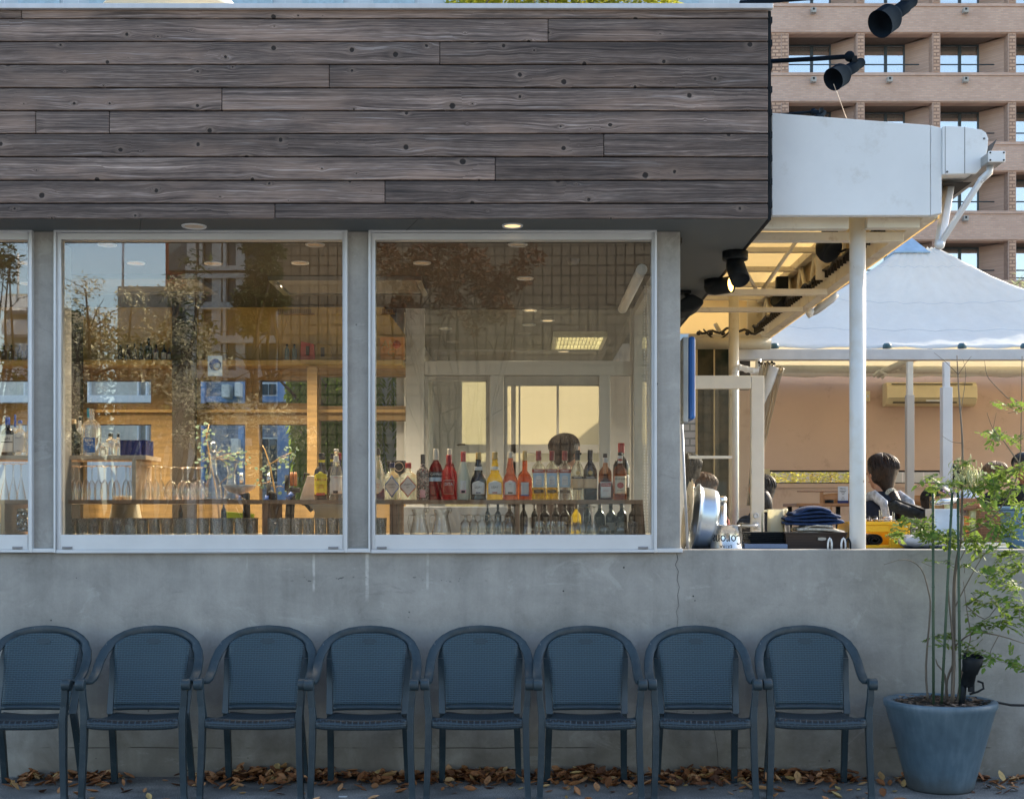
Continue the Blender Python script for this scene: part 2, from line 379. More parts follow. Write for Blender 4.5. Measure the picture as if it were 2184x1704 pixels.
def m_brick(name, c1, c2, mortar, bw, bh, mw=0.01, rough=0.85, off=0.5, bump=0.4):
    t = NT(name); v = t.coord(); x, y, z = t.sep(v)
    p = t.comb(t.math('ADD', x, y), z, 0.0)
    b = t.n('ShaderNodeTexBrick'); t.l(p, b.inputs['Vector']); b.inputs['Scale'].default_value = 1.0
    b.inputs['Color1'].default_value = (*c1, 1); b.inputs['Color2'].default_value = (*c2, 1); b.inputs['Mortar'].default_value = (*mortar, 1)
    b.inputs['Mortar Size'].default_value = mw; b.inputs['Brick Width'].default_value = bw; b.inputs['Row Height'].default_value = bh; b.offset = off
    n = t.noise(v, 0.7, 5, 0.6); c = t.mix(t.math('MULTIPLY', t.step(n, 0.4, 0.7), 0.35), b.outputs['Color'], tuple(k*0.72 for k in c1))
    nm = t.bump(t.math('SUBTRACT', 1.0, b.outputs['Fac']), bump, 0.01)
    return t.done(t.bsdf(c, rough, 0, nm, 0.3))
def m_leaf(name, c1, c2, trans=0.35):
    t = NT(name); g = t.n('ShaderNodeNewGeometry'); rd = g.outputs['Random Per Island']
    c = t.mix(rd, c1, c2); n = t.noise(t.coord(), 1.5, 3); c = t.mix(t.math('MULTIPLY', t.step(n, 0.4, 0.7), 0.5), c, tuple(k*0.55 for k in c1))
    d = t.bsdf(c, 0.55, 0, None, 0.2); tl = t.n('ShaderNodeBsdfTranslucent'); t.l(t.mix(0.5, c, tuple(min(1, k*1.8) for k in c2)), tl.inputs[0])
    mx = t.n('ShaderNodeMixShader'); mx.inputs[0].default_value = trans; t.l(d, mx.inputs[1]); t.l(tl.outputs[0], mx.inputs[2])
    return t.done(mx.outputs[0])
def m_asphalt():
    t = NT("asphalt"); v = t.coord(); f = t.noise(v, 140, 3, 0.8); m = t.noise(v, 2.2, 5, 0.6)
    a = t.math('ADD', t.math('MULTIPLY', f, 0.6), t.math('MULTIPLY', m, 0.4))
    c = t.ramp(a, [(0.36, (0.05, 0.052, 0.052)), (0.50, (0.17, 0.17, 0.165)), (0.64, (0.50, 0.48, 0.45))])
    return t.done(t.bsdf(c, 0.85, 0, t.bump(f, 0.6, 0.004), 0.3))
def m_pane(name, refl=0.085, tint=(0.97, 0.985, 0.975)):
    t = NT(name); fr = t.n('ShaderNodeFresnel'); fr.inputs[0].default_value = 1.5
    f = t.math('ADD', t.math('MULTIPLY', fr.outputs[0], 0.7), refl-0.028, clamp=True)
    gl = t.n('ShaderNodeBsdfGlossy'); gl.inputs['Roughness'].default_value = 0.0
    nm = t.bump(t.noise(t.coord(), 0.9, 1), 0.03, 0.02); t.l(nm, gl.inputs['Normal'])
    tr = t.n('ShaderNodeBsdfTransparent'); tr.inputs[0].default_value = (*tint, 1)
    mx = t.n('ShaderNodeMixShader'); t.l(f, mx.inputs[0]); t.l(tr.outputs[0], mx.inputs[1]); t.l(gl.outputs[0], mx.inputs[2])
    return t.done(mx.outputs[0])
def m_hair(name, c1, c2):
    t = NT(name); v = t.coord('Object', (1, 1, 0.12)); n = t.noise(v, 160, 3, 0.6)
    return t.done(t.bsdf(t.mix(t.step(n, 0.35, 0.65), c1, c2), 0.48, 0, t.bump(n, 0.8, 0.004), 0.4))
def m_diffuse(name, col):
    t = NT(name); d = t.n('ShaderNodeBsdfDiffuse'); n = t.noise(t.coord(), 12, 3); t.l(t.mix(n, tuple(c*0.8 for c in col), tuple(c*1.3 for c in col)), d.inputs[0]); return t.done(d.outputs[0])
M = dict(
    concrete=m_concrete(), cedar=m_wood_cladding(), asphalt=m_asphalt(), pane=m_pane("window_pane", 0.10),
    matte=m_diffuse("matte_black_enamel", (0.010, 0.015, 0.022)),
    soffit=mat("soffit_board", (0.10, 0.115, 0.12), 0.7, var=0.06, vs=2), black=mat("black_metal", (0.008, 0.011, 0.014), 0.62, var=0.3, vs=20, spec=0.25),
    alu=mat("silver_anodised_aluminium", (0.62, 0.64, 0.66), 0.42, metal=0.25, var=0.04, vs=3), coping=mat("painted_metal_coping", (0.55, 0.56, 0.58), 0.45, metal=0.2, var=0.06, vs=2, stretch=(8,1,1)),
    whitep=mat("white_paint", (0.72, 0.74, 0.75), 0.5, var=0.05, vs=1.5, dirt=((0.4, 0.36, 0.3), 5, 0.25)),
    creamp=mat("cream_steel_paint", (0.66, 0.62, 0.52), 0.5, var=0.08, vs=3, dirt=((0.3, 0.2, 0.1), 9, 0.5)),
    amber=mat("ochre_board", (0.52, 0.35, 0.11), 0.6, var=0.07, vs=2.5), brownwood=mat("brown_timber", (0.32, 0.20, 0.075), 0.55, var=0.2, vs=4, stretch=(1,1,8)),
    darkwood=mat("dark_timber", (0.03, 0.022, 0.014), 0.5, var=0.2, vs=4),
    panelgrey=mat("ceiling_panel_grey", (0.20, 0.19, 0.16), 0.6, var=0.05), greyframe=mat("pale_grey_frame", (0.56, 0.555, 0.53), 0.5, var=0.05, vs=3), ceil=mat("grey_ceiling", (0.07, 0.062, 0.05), 0.8, var=0.08),
    floor=mat("brown_floor", (0.12, 0.09, 0.06), 0.6, var=0.2), pink=mat("salmon_wall", (0.62, 0.43, 0.32), 0.75, var=0.05, vs=1.3, dirt=((0.35, 0.2, 0.14), 4, 0.35), bump=0.15, bs=120),
    chair=mat("blue_grey_plastic", (0.019, 0.036, 0.048), 0.40, var=0.15, vs=3, bump=0.06, bs=300, dust=0.22), weave=m_weave("woven_plastic", (0.022, 0.043, 0.057)), weaveseat=m_weave("woven_plastic_seat", (0.018, 0.034, 0.046), axes='seat'),
    pale=mat("pale_wood", (0.55, 0.43, 0.31), 0.5, var=0.1, vs=6, stretch=(1,1,6)),
)
def m_ply():
    t = NT("plywood_edge"); v = t.coord(); x, y, z = t.sep(v)
    s_ = t.math('FRACT', t.math('MULTIPLY', z, 250.0)); n = t.noise(t.comb(t.math('MULTIPLY', x, 6.0), y, t.math('MULTIPLY', z, 400.0)), 1.0, 3)
    c = t.mix(t.step(s_, 0.35, 0.6), (0.30, 0.17, 0.09), (0.10, 0.055, 0.035)); c = t.mix(t.math('MULTIPLY', n, 0.4), c, (0.4, 0.25, 0.15))
    return t.done(t.bsdf(c, 0.55, 0, None, 0.4))
M['ply'] = m_ply()
M['plyv'] = mat("plywood_edge_upright", (0.19, 0.10, 0.055), 0.55, var=0.55, vs=3, stretch=(60, 1, 1))
# ================= ground
g = MB(); g.box(-90, 120, -90, 140, -0.5, 0.0); tag(g.build('ground', M['asphalt']), 'dark grey asphalt ground in front of the wall', kind='structure')
# ================= low concrete wall
YW = 7.5
WT = Z_(1172, 7.5)
lw = thing('concrete_wall', (-1, YW, 0), 'long low grey concrete wall behind the row of blue chairs', 'wall')
MB().box(-5.2, 6.5, YW, YW+0.15, -0.02, WT).build('wall_body', M['concrete'], lw, bevel=0.004)
cr = MB(); pts = [(1443,1180),(1446,1192),(1440,1204),(1447,1218),(1444,1236),(1449,1252),(1445,1270),(1448,1290),(1442,1305),(1446,1318),(1444,1336),(1446,1365)]
pp = [P(a, b, YW-0.0015) for a, b in pts]
for i in range(len(pp)-1):
    a, b = pp[i], pp[i+1]; wd = 0.0028*(1-0.06*i)
    cr.quad(a+Vector((-wd/2,0,0)), a+Vector((wd/2,0,0)), b+Vector((wd/2,0,0)), b+Vector((-wd/2,0,0)))
for (pts2, wd) in ((((1532,1640),(1530,1600),(1524,1560),(1508,1520)), 0.0016), (((1443,1380),(1445,1450),(1444,1520)), 0.0014)):
    q = [P(a, b, YW-0.0015) for a, b in pts2]
    for i in range(len(q)-1): cr.quad(q[i]+Vector((-wd/2,0,0)), q[i]+Vector((wd/2,0,0)), q[i+1]+Vector((wd/2,0,0)), q[i+1]+Vector((-wd/2,0,0)))
cr.build('crack', mat("crack_dark", (0.01,0.01,0.01), 0.9), lw, recalc=False)
# ================= cafe building
cafe = thing('cafe_building', (-2, 7.5, 0), 'single storey cafe clad in dark weathered cedar boards above large windows', 'building')
SZ = Z_(467, 7.19)           # soffit height
ZT = Z_(13, 7.19)
XR = X_(1638, 7.19)
# cladding boards
rows = [(20,40,[46]),(41,88.5,[1169]),(90,137.5,[938]),(139,187,[702]),(189,236,[473]),(238,284.5,[76,233]),(286,334,[1288]),(336,384,[1056]),(386,433,[821]),(435,467,[586])]
cl = MB()
for (a, b, js) in rows:
    xs = [-970.0]+js+[1638.0]
    for i in range(len(xs)-1):
        l = X_(xs[i], 7.19)+(0.0012 if i else 0); r = X_(xs[i+1], 7.19)-(0.0012 if i < len(xs)-2 else 0)
        z0 = Z_(b, 7.19)+0.0005; z1 = Z_(a, 7.19)-0.0005
        yy = 7.19+rnd.uniform(-0.0015, 0.0015)
        cl.box(l, r, yy, 7.22, z0, z1)
        bb = len(cl.v)-8       # shadow-gap lip: upper edge set back
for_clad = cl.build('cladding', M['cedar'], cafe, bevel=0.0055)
MB().box(-5.4, XR-0.004, 7.222, 12.4, SZ+0.006, ZT-0.03).build('roof_volume', M['black'], cafe)
# corner trim: black board ends
tr = MB(); tr.box(XR+0.001, X_(1645, 7.2), 7.205, 12.4, SZ-0.002, ZT-0.02)
for k in range(1, 10):
    zz = Z_(rows[k][0], 7.2); tr.box(X_(1642,7.2), X_(1647.5,7.2), 7.2, 7.26, zz-0.02, zz+0.012)
tr.build('corner_trim', M['black'], cafe)
MB().box(-5.4, X_(1649,7.17), 7.165, 7.4, Z_(19,7.17), Z_(8,7.17)).build('coping', M['coping'], cafe, bevel=0.003)
MB().box(-5.4, XR-0.002, 7.2, 12.4, SZ-0.001, SZ+0.004).build('soffit', M['soffit'], cafe)
sm = MB()
for px in (300, 890):
    sm = MB(); a = P(px, 467.5, 7.2); sm.box(a.x, a.x+0.003, 7.2, 7.5, SZ-0.0025, SZ-0.0015, rot=Matrix.Rotation(0.3,3,'Z'), piv=a); sm.build('soffit_joint', M['black'], cafe)
# downlights in the soffit
WARM = emit("warm_lamp", (1.0, 0.66, 0.32), 0.42)
lens_off = mat("frosted_lamp_lens", (0.62, 0.5, 0.36), 0.3)
def downlight_or_fill(px, py, zc, r, lit, parent, power=0, Y=None):
    Y = Y or (zc-CZ)*F/(VY-py); c = Vector((X_(px, Y), Y, zc))
    m = MB(); m.lathe([(r*1.25, -0.004), (r*1.2, -0.008), (r, -0.006), (r*0.96, 0.0), (r*1.25, 0.0)], c, 24, ring=True); o = m.build('downlight_or_fill', M['whitep'], parent)
    m = MB(); m.lathe([(r*0.95, -0.003), (r*0.95, -0.001)], c, 20); m.build('lamp_lens', WARM if lit else lens_off, o)
    if power:
        ld = bpy.data.lights.new('downlight_or_fill_lamp', 'SPOT'); ld.energy = power; ld.color = (1.0, 0.80, 0.56); ld.spot_size = 2.2; ld.spot_blend = 0.8; ld.shadow_soft_size = 0.05
        lo = bpy.data.objects.new('downlight_or_fill_lamp', ld); C.objects.link(lo); lo.location = c+Vector((0,0,-0.02))-world_loc(o); lo.parent = o
downlight_or_fill(414, 482, SZ-0.001, 0.055, False, cafe); downlight_or_fill(1093, 481, SZ-0.001, 0.047, True, cafe, 0.25)
# concrete pillars and sills
for (a, b, nm_) in ((72,118,0),(742,787,0),(1400,1451,0)):
    MB().box(X_(a,YW)-0.004, X_(b,YW)+(0 if b==1451 else 0.004), YW+0.004, YW+0.26, Z_(1170,YW), SZ-0.0015).build('pillar', M['concrete'], cafe, bevel=0.003)
    MB().box(X_(a,YW), X_(b,YW)+(0.01 if b==1451 else 0), YW-0.028, YW+0.26, Z_(1178,YW-0.028), Z_(1169.5,YW-0.028)).build('sill', M['alu'], cafe, bevel=0.002)
# windows
def window(px0, px1, right_latch, left_latch):
    a, b, t, bt = X_(px0,YW), X_(px1,YW), Z_(493,YW)+0.004, Z_(1178,YW)
    y0, y1 = YW-0.03, YW+0.07
    w1 = 0.035; rail = 0.10
    m = MB(); m.box(a, a+0.014, y0, y1, bt, t); m.box(b-0.014, b, y0, y1, bt, t)
    m.box(a+0.014, b-0.014, y0, y1, t-0.016, t); m.box(a+0.014, b-0.014, y0, y1, bt, bt+0.016)
    fr = m.build('window', M['alu'], cafe, bevel=0.002)
    m = MB(); m.box(a+0.0145, a+w1, y0+0.014, y1-0.01, bt+0.0165, t-0.0165); m.box(b-w1+0.008, b-0.0145, y0+0.014, y1-0.01, bt+0.0165, t-0.0165)
    m.box(a+w1, b-w1+0.008, y0+0.014, y1-0.01, t-0.055, t-0.0165); m.box(a+w1, b-w1+0.008, y0+0.012, y1-0.01, bt+0.0165, bt+rail)
    m.build('sash', M['alu'], fr, bevel=0.002)
    MB().box(a+w1, b-w1+0.008, YW+0.012, YW+0.018, bt+rail, t-0.055).build('pane', M['pane'], fr)
    for q in (left_latch, right_latch):
        if q is None: continue
        z = Z_(1167.5, YW); x = X_(q, YW)
        m = MB(); m.box(x-0.028, x+0.028, y0+0.005, y0+0.0125, z-0.008, z+0.006); m.box(x-0.018, x+0.018, y0+0.001, y0+0.006, z-0.003, z+0.0015)
        m.build('latch', mat("grey_latch", (0.25,0.25,0.26), 0.4), fr, bevel=0.001)
window(-600, 72, 40, None); window(118, 742, 712, 146); window(787, 1400, 1371, 815)
# ================= interior shell
FZ = 0.25; CI = 3.03
MB().box(-5.2, 0.9, YW+0.27, 14.0, -0.02, FZ).build('floor', M['floor'], cafe)
MB().box(-5.2, 0.92, YW+0.10, 10.0, CI, CI+0.03).build('ceiling', M['ceil'], cafe)
MB().box(-5.3, -5.2, YW+0.02, 10.2, 0, SZ-0.002).build('side_wall', M['amber'], cafe)
Y1 = 10.0
# ochre bulkhead and back wall with window openings
bw = MB()
for (x0, x1, y0, y1) in ((-200,-120,780,1180),(-120,60,905-125,811),(-120,60,860,905),(60,175,780,1180),(322,420,780,1180),(523,553,780,1180),(655,680,780,1180),
                          (175,322,780,811),(175,322,860,905),(420,523,780,811),(420,523,860,905),(553,655,780,811),(553,655,860,905),(680,865,780,802),(680,865,866,896),
                          (-120,60,1075,1180),(175,322,1068,1180),(420,523,1068,1180),(553,655,1068,1180),(680,865,1068,1180)):
    bw.box(X_(x0,Y1), X_(x1,Y1), Y1, Y1+0.12, 0.25 if y1==1180 else Z_(y1,Y1), Z_(y0,Y1))
bw.build('back_wall', M['brownwood'], cafe)
bk = MB(); bk.prism([(X_(-250,Y1),Z_(768,Y1)),(X_(865,Y1),Z_(768,Y1)),(X_(865,Y1),Z_(715,Y1)),(X_(820,Y1),Z_(657.5,Y1)),(X_(-250,Y1),Z_(657.5,Y1))], Y1-0.05, Y1+0.12)
bk.build('bulkhead', M['amber'], cafe)
MB().box(X_(-250,Y1), X_(865,Y1), Y1-0.22, Y1+0.11, Z_(780,Y1-0.2), Z_(768,Y1-0.2)).build('ledge', M['amber'], cafe, bevel=0.004)
MB().box(X_(175,Y1), X_(865,Y1), Y1-0.03, Y1-0.002, Z_(880,Y1), Z_(874,Y1)).build('transom_rail', mat("light_ochre_trim",(0.55,0.34,0.12),0.5), cafe)
for (x0, x1) in ((128,171),(367,415),(655,676)):
    h = 657 if x0 < 600 else 782
    MB().box(X_(x0,9.7), X_(x1,9.7), 9.7, 9.77, 0.25, Z_(523 if h==657 else 782,9.7)).build('post', M['darkwood'] if x0<600 else M['brownwood'], cafe)
for (x0,x1) in ((593,668),(395,415),(815,840)):
    gm = MB()
    for k in range(int((x1-x0)/4)): gm.pbox(x0+k*4, x0+k*4+2, 660, 668, Y1-0.06, Y1-0.052)
    gm.pbox(x0-2, x1+2, 668, 671, Y1-0.07, Y1-0.052)
    gm.build('air_grille', mat("ochre_grille",(0.3,0.18,0.06),0.5), cafe)
# skylight-like ceiling fixtures
for (c0) in ((-2.6, 8.9), (-1.15, 8.95), (-4.2, 8.9)):
    m = MB(); a, b = c0; m.box(a-.5,a+.5,b-.3,b-.26,CI-.03,CI-.001); m.box(a-.5,a+.5,b+.26,b+.3,CI-.03,CI-.001); m.box(a-.5,a-.46,b-.259,b+.259,CI-.03,CI-.001); m.box(a+.46,a+.5,b-.259,b+.259,CI-.03,CI-.001)
    m.box(a-.45,a+.45,b-.25,b+.25,CI-.02,CI-.012)
    m.build('ceiling_panel', M['panelgrey'], cafe)
# partition frames (pale grey) with glass, right part
pf = MB(); D0, D1 = Y1, Y1+0.09
for (x0,x1,y0,y1) in ((865,905,641,1180),(905,1392,641,652),(905,1392,770,800),(1045,1074,800,1180),(1278,1302,800,1180),(1345,1392,652,770),(1345,1392,800,1180)):
    pf.box(X_(x0,D0)+.0005, X_(x1,D0)-.0005, D0, D1, 0.25 if y1==1180 else Z_(y1,D0), Z_(y0,D0))
pf.build('partition_frame', M['greyframe'], cafe, bevel=0.003)
pd = MB()
for (x0,x1,y0,y1) in ((905.5,913,802,1180),(1036,1044.5,802,1180),(913,1036,802,812),(1074.5,1082,802,1180),(1082,1278,802,822),(1106,1110,822,1180)):
    pd.box(X_(x0,D0), X_(x1,D0), D0+0.02, D0+0.06, 0.25 if y1==1180 else Z_(y1,D0), Z_(y0,D0))
pd.build('door_frame', mat("grey_door_frame",(0.38,0.37,0.34),0.5), cafe, bevel=0.002)
MB().pbox(913,1036,812,1180, D0+0.035, D0+0.041).build('partition_glass', thin_glass("partition_glass", base=0.10, edge=0.3), cafe)
MB().pbox(905,1345,652,770, D0+0.035, D0+0.041).build('partition_glass', MATS["partition_glass"], cafe)
MB().pbox(950,1036,1060,1180, D0+0.03, D0+0.034).build('frosted_panel', mat("olive_frosted_panel",(0.42,0.4,0.26),0.6), cafe)
# rear room
RY = 13.4
MB().box(X_(865,Y1)-0.02, 0.92, Y1+0.09, RY+0.1, CI+0.002, CI+0.03).build('ceiling', M['panelgrey'], cafe)
MB().box(X_(865,Y1)-0.08, X_(865,Y1)-0.02, Y1+0.121, RY+0.1, 0.25, CI+0.03).build('side_wall', M['greyframe'], cafe)
rw = MB()
for (x0,x1,y0,y1) in ((780,985,700,1180),(1090,1100,814,1180),(1187,1192,814,945),(1282,1420,700,1180),(985,1282,700,814),(985,1282,948,966),(985,1282,985,1180)):
    rw.box(X_(x0,RY), X_(x1,RY), RY, RY+0.08, 0.25 if y1==1180 else Z_(y1,RY), Z_(y0,RY))
rw.build('rear_wall', M['greyframe'], cafe)
blind = fabric("cream_blind", (0.7,0.65,0.5), 0.6, (0.88,0.82,0.64))
for (a,b) in ((985,1090),(1100,1187),(1192,1282)): MB().pbox(a, b, 814, 948, RY+0.085, RY+0.088).build('roller_blind', blind, cafe)
MB().pbox(985, 1282, 966, 985, RY+0.085, RY+0.088).build('roller_blind', blind, cafe)
# right side glazing of the bar
sgl = MB()
XS = 0.87
for (ya, yb) in ((7.77,7.84),(8.85,8.92),(9.93,9.995)): sgl.box(XS-0.03, XS+0.03, ya, yb, 0.25, CI)
sgl.box(XS-0.029, XS+0.029, 7.84, 9.93, CI-0.06, CI-0.001); sgl.box(XS-0.029, XS+0.029, 7.84, 9.93, 0.25, 0.4)
sgl.build('side_frame', M['greyframe'], cafe)
MB().box(XS-0.003, XS+0.003, 7.84, 9.93, 0.4, CI-0.06).build('side_glass', MATS["partition_glass"], cafe)
bt = MB(); bt.tube([(0.70,7.72,2.90),(0.70,9.2,2.90)], 0.032, 14); bt.build('blind_tube', M['whitep'], cafe)
ch = MB()
for dx in (0, 0.018):
    for k in range(90): ch.sphere((0.74+dx, 8.0, 2.85-k*0.018), 0.0045, 6, 4)
ch.build('blind_chain', M['whitep'], cafe)
# louvre vent with added glow, downlights, added fill lamps, camera dome in the rear/bar ceiling
lf = MB(); Yl = 11.6; x0, x1, y0, y1 = X_(1178,Yl), X_(1290,Yl), 11.25, 12.1
for q in ((x0,x1,y0,y0+.03),(x0,x1,y1-.03,y1),(x0,x0+.03,y0+.031,y1-.031),(x1-.03,x1,y0+.031,y1-.031),(x0+.031,x1-.031,11.5,11.515),(x0+.031,x1-.031,11.78,11.795)): lf.box(q[0],q[1],q[2],q[3],CI-.05,CI)
for k in range(12): lf.box(x0+.04+k*(x1-x0-.08)/12, x0+.045+k*(x1-x0-.08)/12, y0+.032, y1-.032, CI-.045, CI-.003)
o = lf.build('louvre_vent', mat("cream_louvre",(0.7,0.66,0.5),0.4), cafe)
MB().box(x0+.03, x1-.03, y0+.03, y1-.03, CI-.002, CI+.0015).build('glow_panel', emit("vent_glow",(1,0.85,0.55),1.6), o)  # glow added behind the slats; the vent is no lamp
for (px,py,lit,pw) in ((1130,661,True,12),(1168,683,True,12),(1128,692,False,0),(1202,749,True,16),(950,700,False,14)): 
    downlight_or_fill(px, py, CI+0.0015, 0.045, lit, cafe, pw)
for (px,py,pw) in ((672,521,0),(228,521,0),(640,560,20),(290,560,20),(455,561,20),(60,560,14),(900,560,16),(600,604,110),(300,604,110),(60,604,80),(790,604,50),(1104,521,0),(1120,593,8)): downlight_or_fill(px, py, CI-0.001, 0.045, False, cafe, pw)  # powered entries are added fill lamps brightening the bar; zero-power discs are real
dm = MB(); c = P(1223,548,8.1); dm.lathe([(0.0,-0.05),(0.025,-0.045),(0.042,-0.025),(0.048,0.0)], c, 20); dmo = dm.build('camera_dome', mat("smoked_dome",(0.12,0.12,0.12),0.15), cafe)
MB().lathe([(0.05,0.0),(0.056,0.02),(0.056,0.05),(0.0,0.05)], c, 20).build('dome_base', mat("cream_plastic",(0.6,0.55,0.42),0.5), dmo)
# ================= blue projecting sign
sg = thing('projecting_sign', P(1470,895,8.0), 'blue edged box sign projecting from the right side of the concrete corner', 'sign')
MB().pbox(1457,1468,719,900, 7.95, 8.5).build('sign_box', mat("grey_sign_box",(0.3,0.34,0.37),0.5), sg, bevel=0.004)
MB().pbox(1468.4,1484,716,895, 7.97, 8.48).build('sign_face', mat("blue_acrylic",(0.01,0.10,0.36),0.3), sg, bevel=0.02)
# leaning pole
pl = MB(); pl.tube([P(1454,905,7.58), P(1460,1040,7.585), P(1467,1173,7.60)], 0.0085, 10); tag(pl.build('metal_pole', mat("grey_galvanised",(0.35,0.38,0.42),0.4,metal=0.4)), 'thin grey metal pole leaning on the concrete corner', 'pole')
# ================= canopy with awning beside the cafe
can = thing('terrace_canopy', (1.8, 9, 0.25), 'white boxed canopy on cream steel trusses beside the cedar cladding', 'canopy')
YC = 7.45; ZB = Z_(460, YC); ZTl = Z_(241, YC); ZTr = Z_(269, YC)
xl, xr = X_(1646, YC), X_(2009, YC)
xsm = X_(1985, YC)
zs = ZTl+(ZTr-ZTl)*(xsm-xl)/(xr-xl)
m = MB(); m.prism([(xl,ZB),(xsm-0.001,ZB),(xsm-0.001,zs),(xl,ZTl)], YC, YC+0.05); m.prism([(xsm+0.001,ZB),(xr,ZB+0.012),(xr,ZTr-0.012),(xsm+0.001,zs)], YC, YC+0.05)
m.build('fascia', M['whitep'], can, bevel=0.005)
YE = 13.4
gx = xr-0.03
def canopy_fabric_mat():
    return fabric("cream_canopy", (0.74,0.65,0.48), 0.62, (0.82,0.69,0.44))
CF = canopy_fabric_mat()
# roof sheet, sloping down to the right
m = MB(); rows_ = []
for i in range(13):
    y = YC+0.06+(YE-YC)*i/12
    rows_.append([(xl-0.2+(xr-xl+0.2)*j/6, y, ZTl-0.03+(ZTr-ZTl)*j/6-0.02*math.sin(PI*((i*1.0)%3)/3)) for j in range(7)])
m.grid(rows_); m.build('canopy_roof', CF, can, recalc=False, solid=0.004)
# bottom chords and cross beams
m = MB()
yb = 7.56
m.box(X_(1615,yb), X_(1811,yb), yb, yb+0.07, Z_(488,yb), Z_(463,yb)); m.box(X_(1850,yb), X_(1962,yb), yb, yb+0.07, Z_(486,yb), Z_(464,yb))
m.build('cross_beam', M['creamp'], can, bevel=0.004)
def chord(px, py, z_half=0.03, Y=None, x0=None, x1=None):
    Yb = (ZB-CZ)*F/(VY-py); mm = MB(); mm.box(x0 if x0 else XR+0.03, x1 if x1 else gx-0.06, Yb, Yb+0.06, ZB-z_half*2, ZB); mm.build('cross_beam', M['creamp'], can, bevel=0.003)
for py, h in ((495,0.027),(616,0.022),(655,0.018)): chord(0, py, h)
# long bottom chord seen receding, box section
m = MB(); m.box(gx-0.055, gx+0.03, YC+0.06, YE+0.2, ZB+0.002, ZB+0.125); m.build('side_chord', M['creamp'], can, bevel=0.006)
m = MB(); m.box(gx-0.04, gx+0.02, YC+0.1, YE, ZTr-0.12, ZTr-0.06)
n = 11
for i in range(n):
    y0 = YC+0.2+(YE-YC-0.2)*i/n; y1 = YC+0.2+(YE-YC-0.2)*(i+0.5)/n; y2 = YC+0.2+(YE-YC-0.2)*(i+1)/n
    m.tube([(gx,y0,ZB),(gx,y1,ZTr-0.1)], 0.018, 8); m.tube([(gx,y1,ZTr-0.1),(gx,y2,ZB)], 0.018, 8)
m.build('side_truss', M['creamp'], can)
# outer skin of the truss on the right side: translucent cream panels
m = MB(); m.box(gx+0.032, gx+0.036, YC+0.06, YE+0.1, ZB-0.0, ZTr-0.03); m.build('side_panel', CF, can)
# bolted plates hanging behind
for (px0,px1,py0,py1,Y) in ((1741,1803,500,596,9.9),(1594,1634,628,712,12.9),(1642,1675,630,698,12.9),(1683,1699,628,676,12.95)):
    m = MB(); m.pbox(px0, px1, py0, py1, Y, Y+0.03); pl_ = m.build('bolted_plate', M['creamp'], can, bevel=0.003)
    m = MB()
    for py in ((py0+py1)/2, py1-18, py0+12): 
        c = P((px0+px1)/2, py, Y); m.lathe([(0.014,-0.002),(0.014,0.006),(0.0,0.01)], c, 8, M=Matrix.Rotation(PI/2,3,'X'))
    m.build('bolt', M['creamp'], pl_)
# purlins under the roof
m = MB()
for py in (505, 548, 583, 612):
    Yp = (3.64-CZ)*F/(VY-py)*1.0; m.box(XR+0.02, X_(1770,Yp) if py<560 else gx-0.05, Yp, Yp+0.05, 3.52, 3.56)
m.build('purlin', M['creamp'], can, bevel=0.003)
m = MB()
for (a,b) in (((1572,545),(1612,617)),((1700,512),(1627,617))): m.tube([P(a[0],a[1],9.6), P(b[0],b[1],9.95)], 0.014, 8)
m.tube([P(1525,690,12.7), P(1537,712,12.7)], 0.02, 8)
m.build('brace', M['creamp'], can)
# far end beam and tie
m = MB(); m.box(X_(1470,12.6), X_(1645,12.6), 12.6, 12.7, Z_(742,12.6), Z_(712,12.6)); m.build('end_beam', M['creamp'], can, bevel=0.005)
m = MB(); m.box(X_(1400,13.35), X_(1642,13.35), 13.35, 13.36, Z_(712,13.35), 3.66); m.build('end_panel', CF, can)
m = MB(); m.tube([P(1480,733,12.4), P(1643,733,12.4)], 0.055, 12); m.build('rolled_screen', fabric("rolled_screen",(0.7,0.64,0.5),0.2,bs=5,fold=0.6), can)
# cables with clips along the chord
cb = MB(); pts = [Vector((gx-0.07, YC+0.3+(YE-YC-0.5)*k/60, ZB+0.14+0.01*math.sin(k*1.7))) for k in range(61)]
cb.tube(pts, 0.012, 6); cb.tube([p+Vector((-0.012,0,0.012*math.cos(i))) for i, p in enumerate(pts)], 0.008, 6)
for k in range(0, 60): cb.box(gx-0.082, gx-0.056, pts[k].y-0.004, pts[k].y+0.004, ZB+0.08, ZB+0.15)
pts = [P(1490+150*k/20, 706+4*math.sin(k*1.3)+3*math.sin(k*0.5), 12.45) for k in range(21)]; cb.tube(pts, 0.012, 6)
pts = [P(1500+60*k/12, 702+22*math.sin(PI*k/12), 12.4) for k in range(13)]; cb.tube(pts, 0.008, 6)
for k in range(5): c = P(1490+26*k, 711, 12.4); cb.sphere(c, 0.022, 8, 5)
cb.build('cable', mat("dark_cable",(0.02,0.017,0.014),0.5), can)
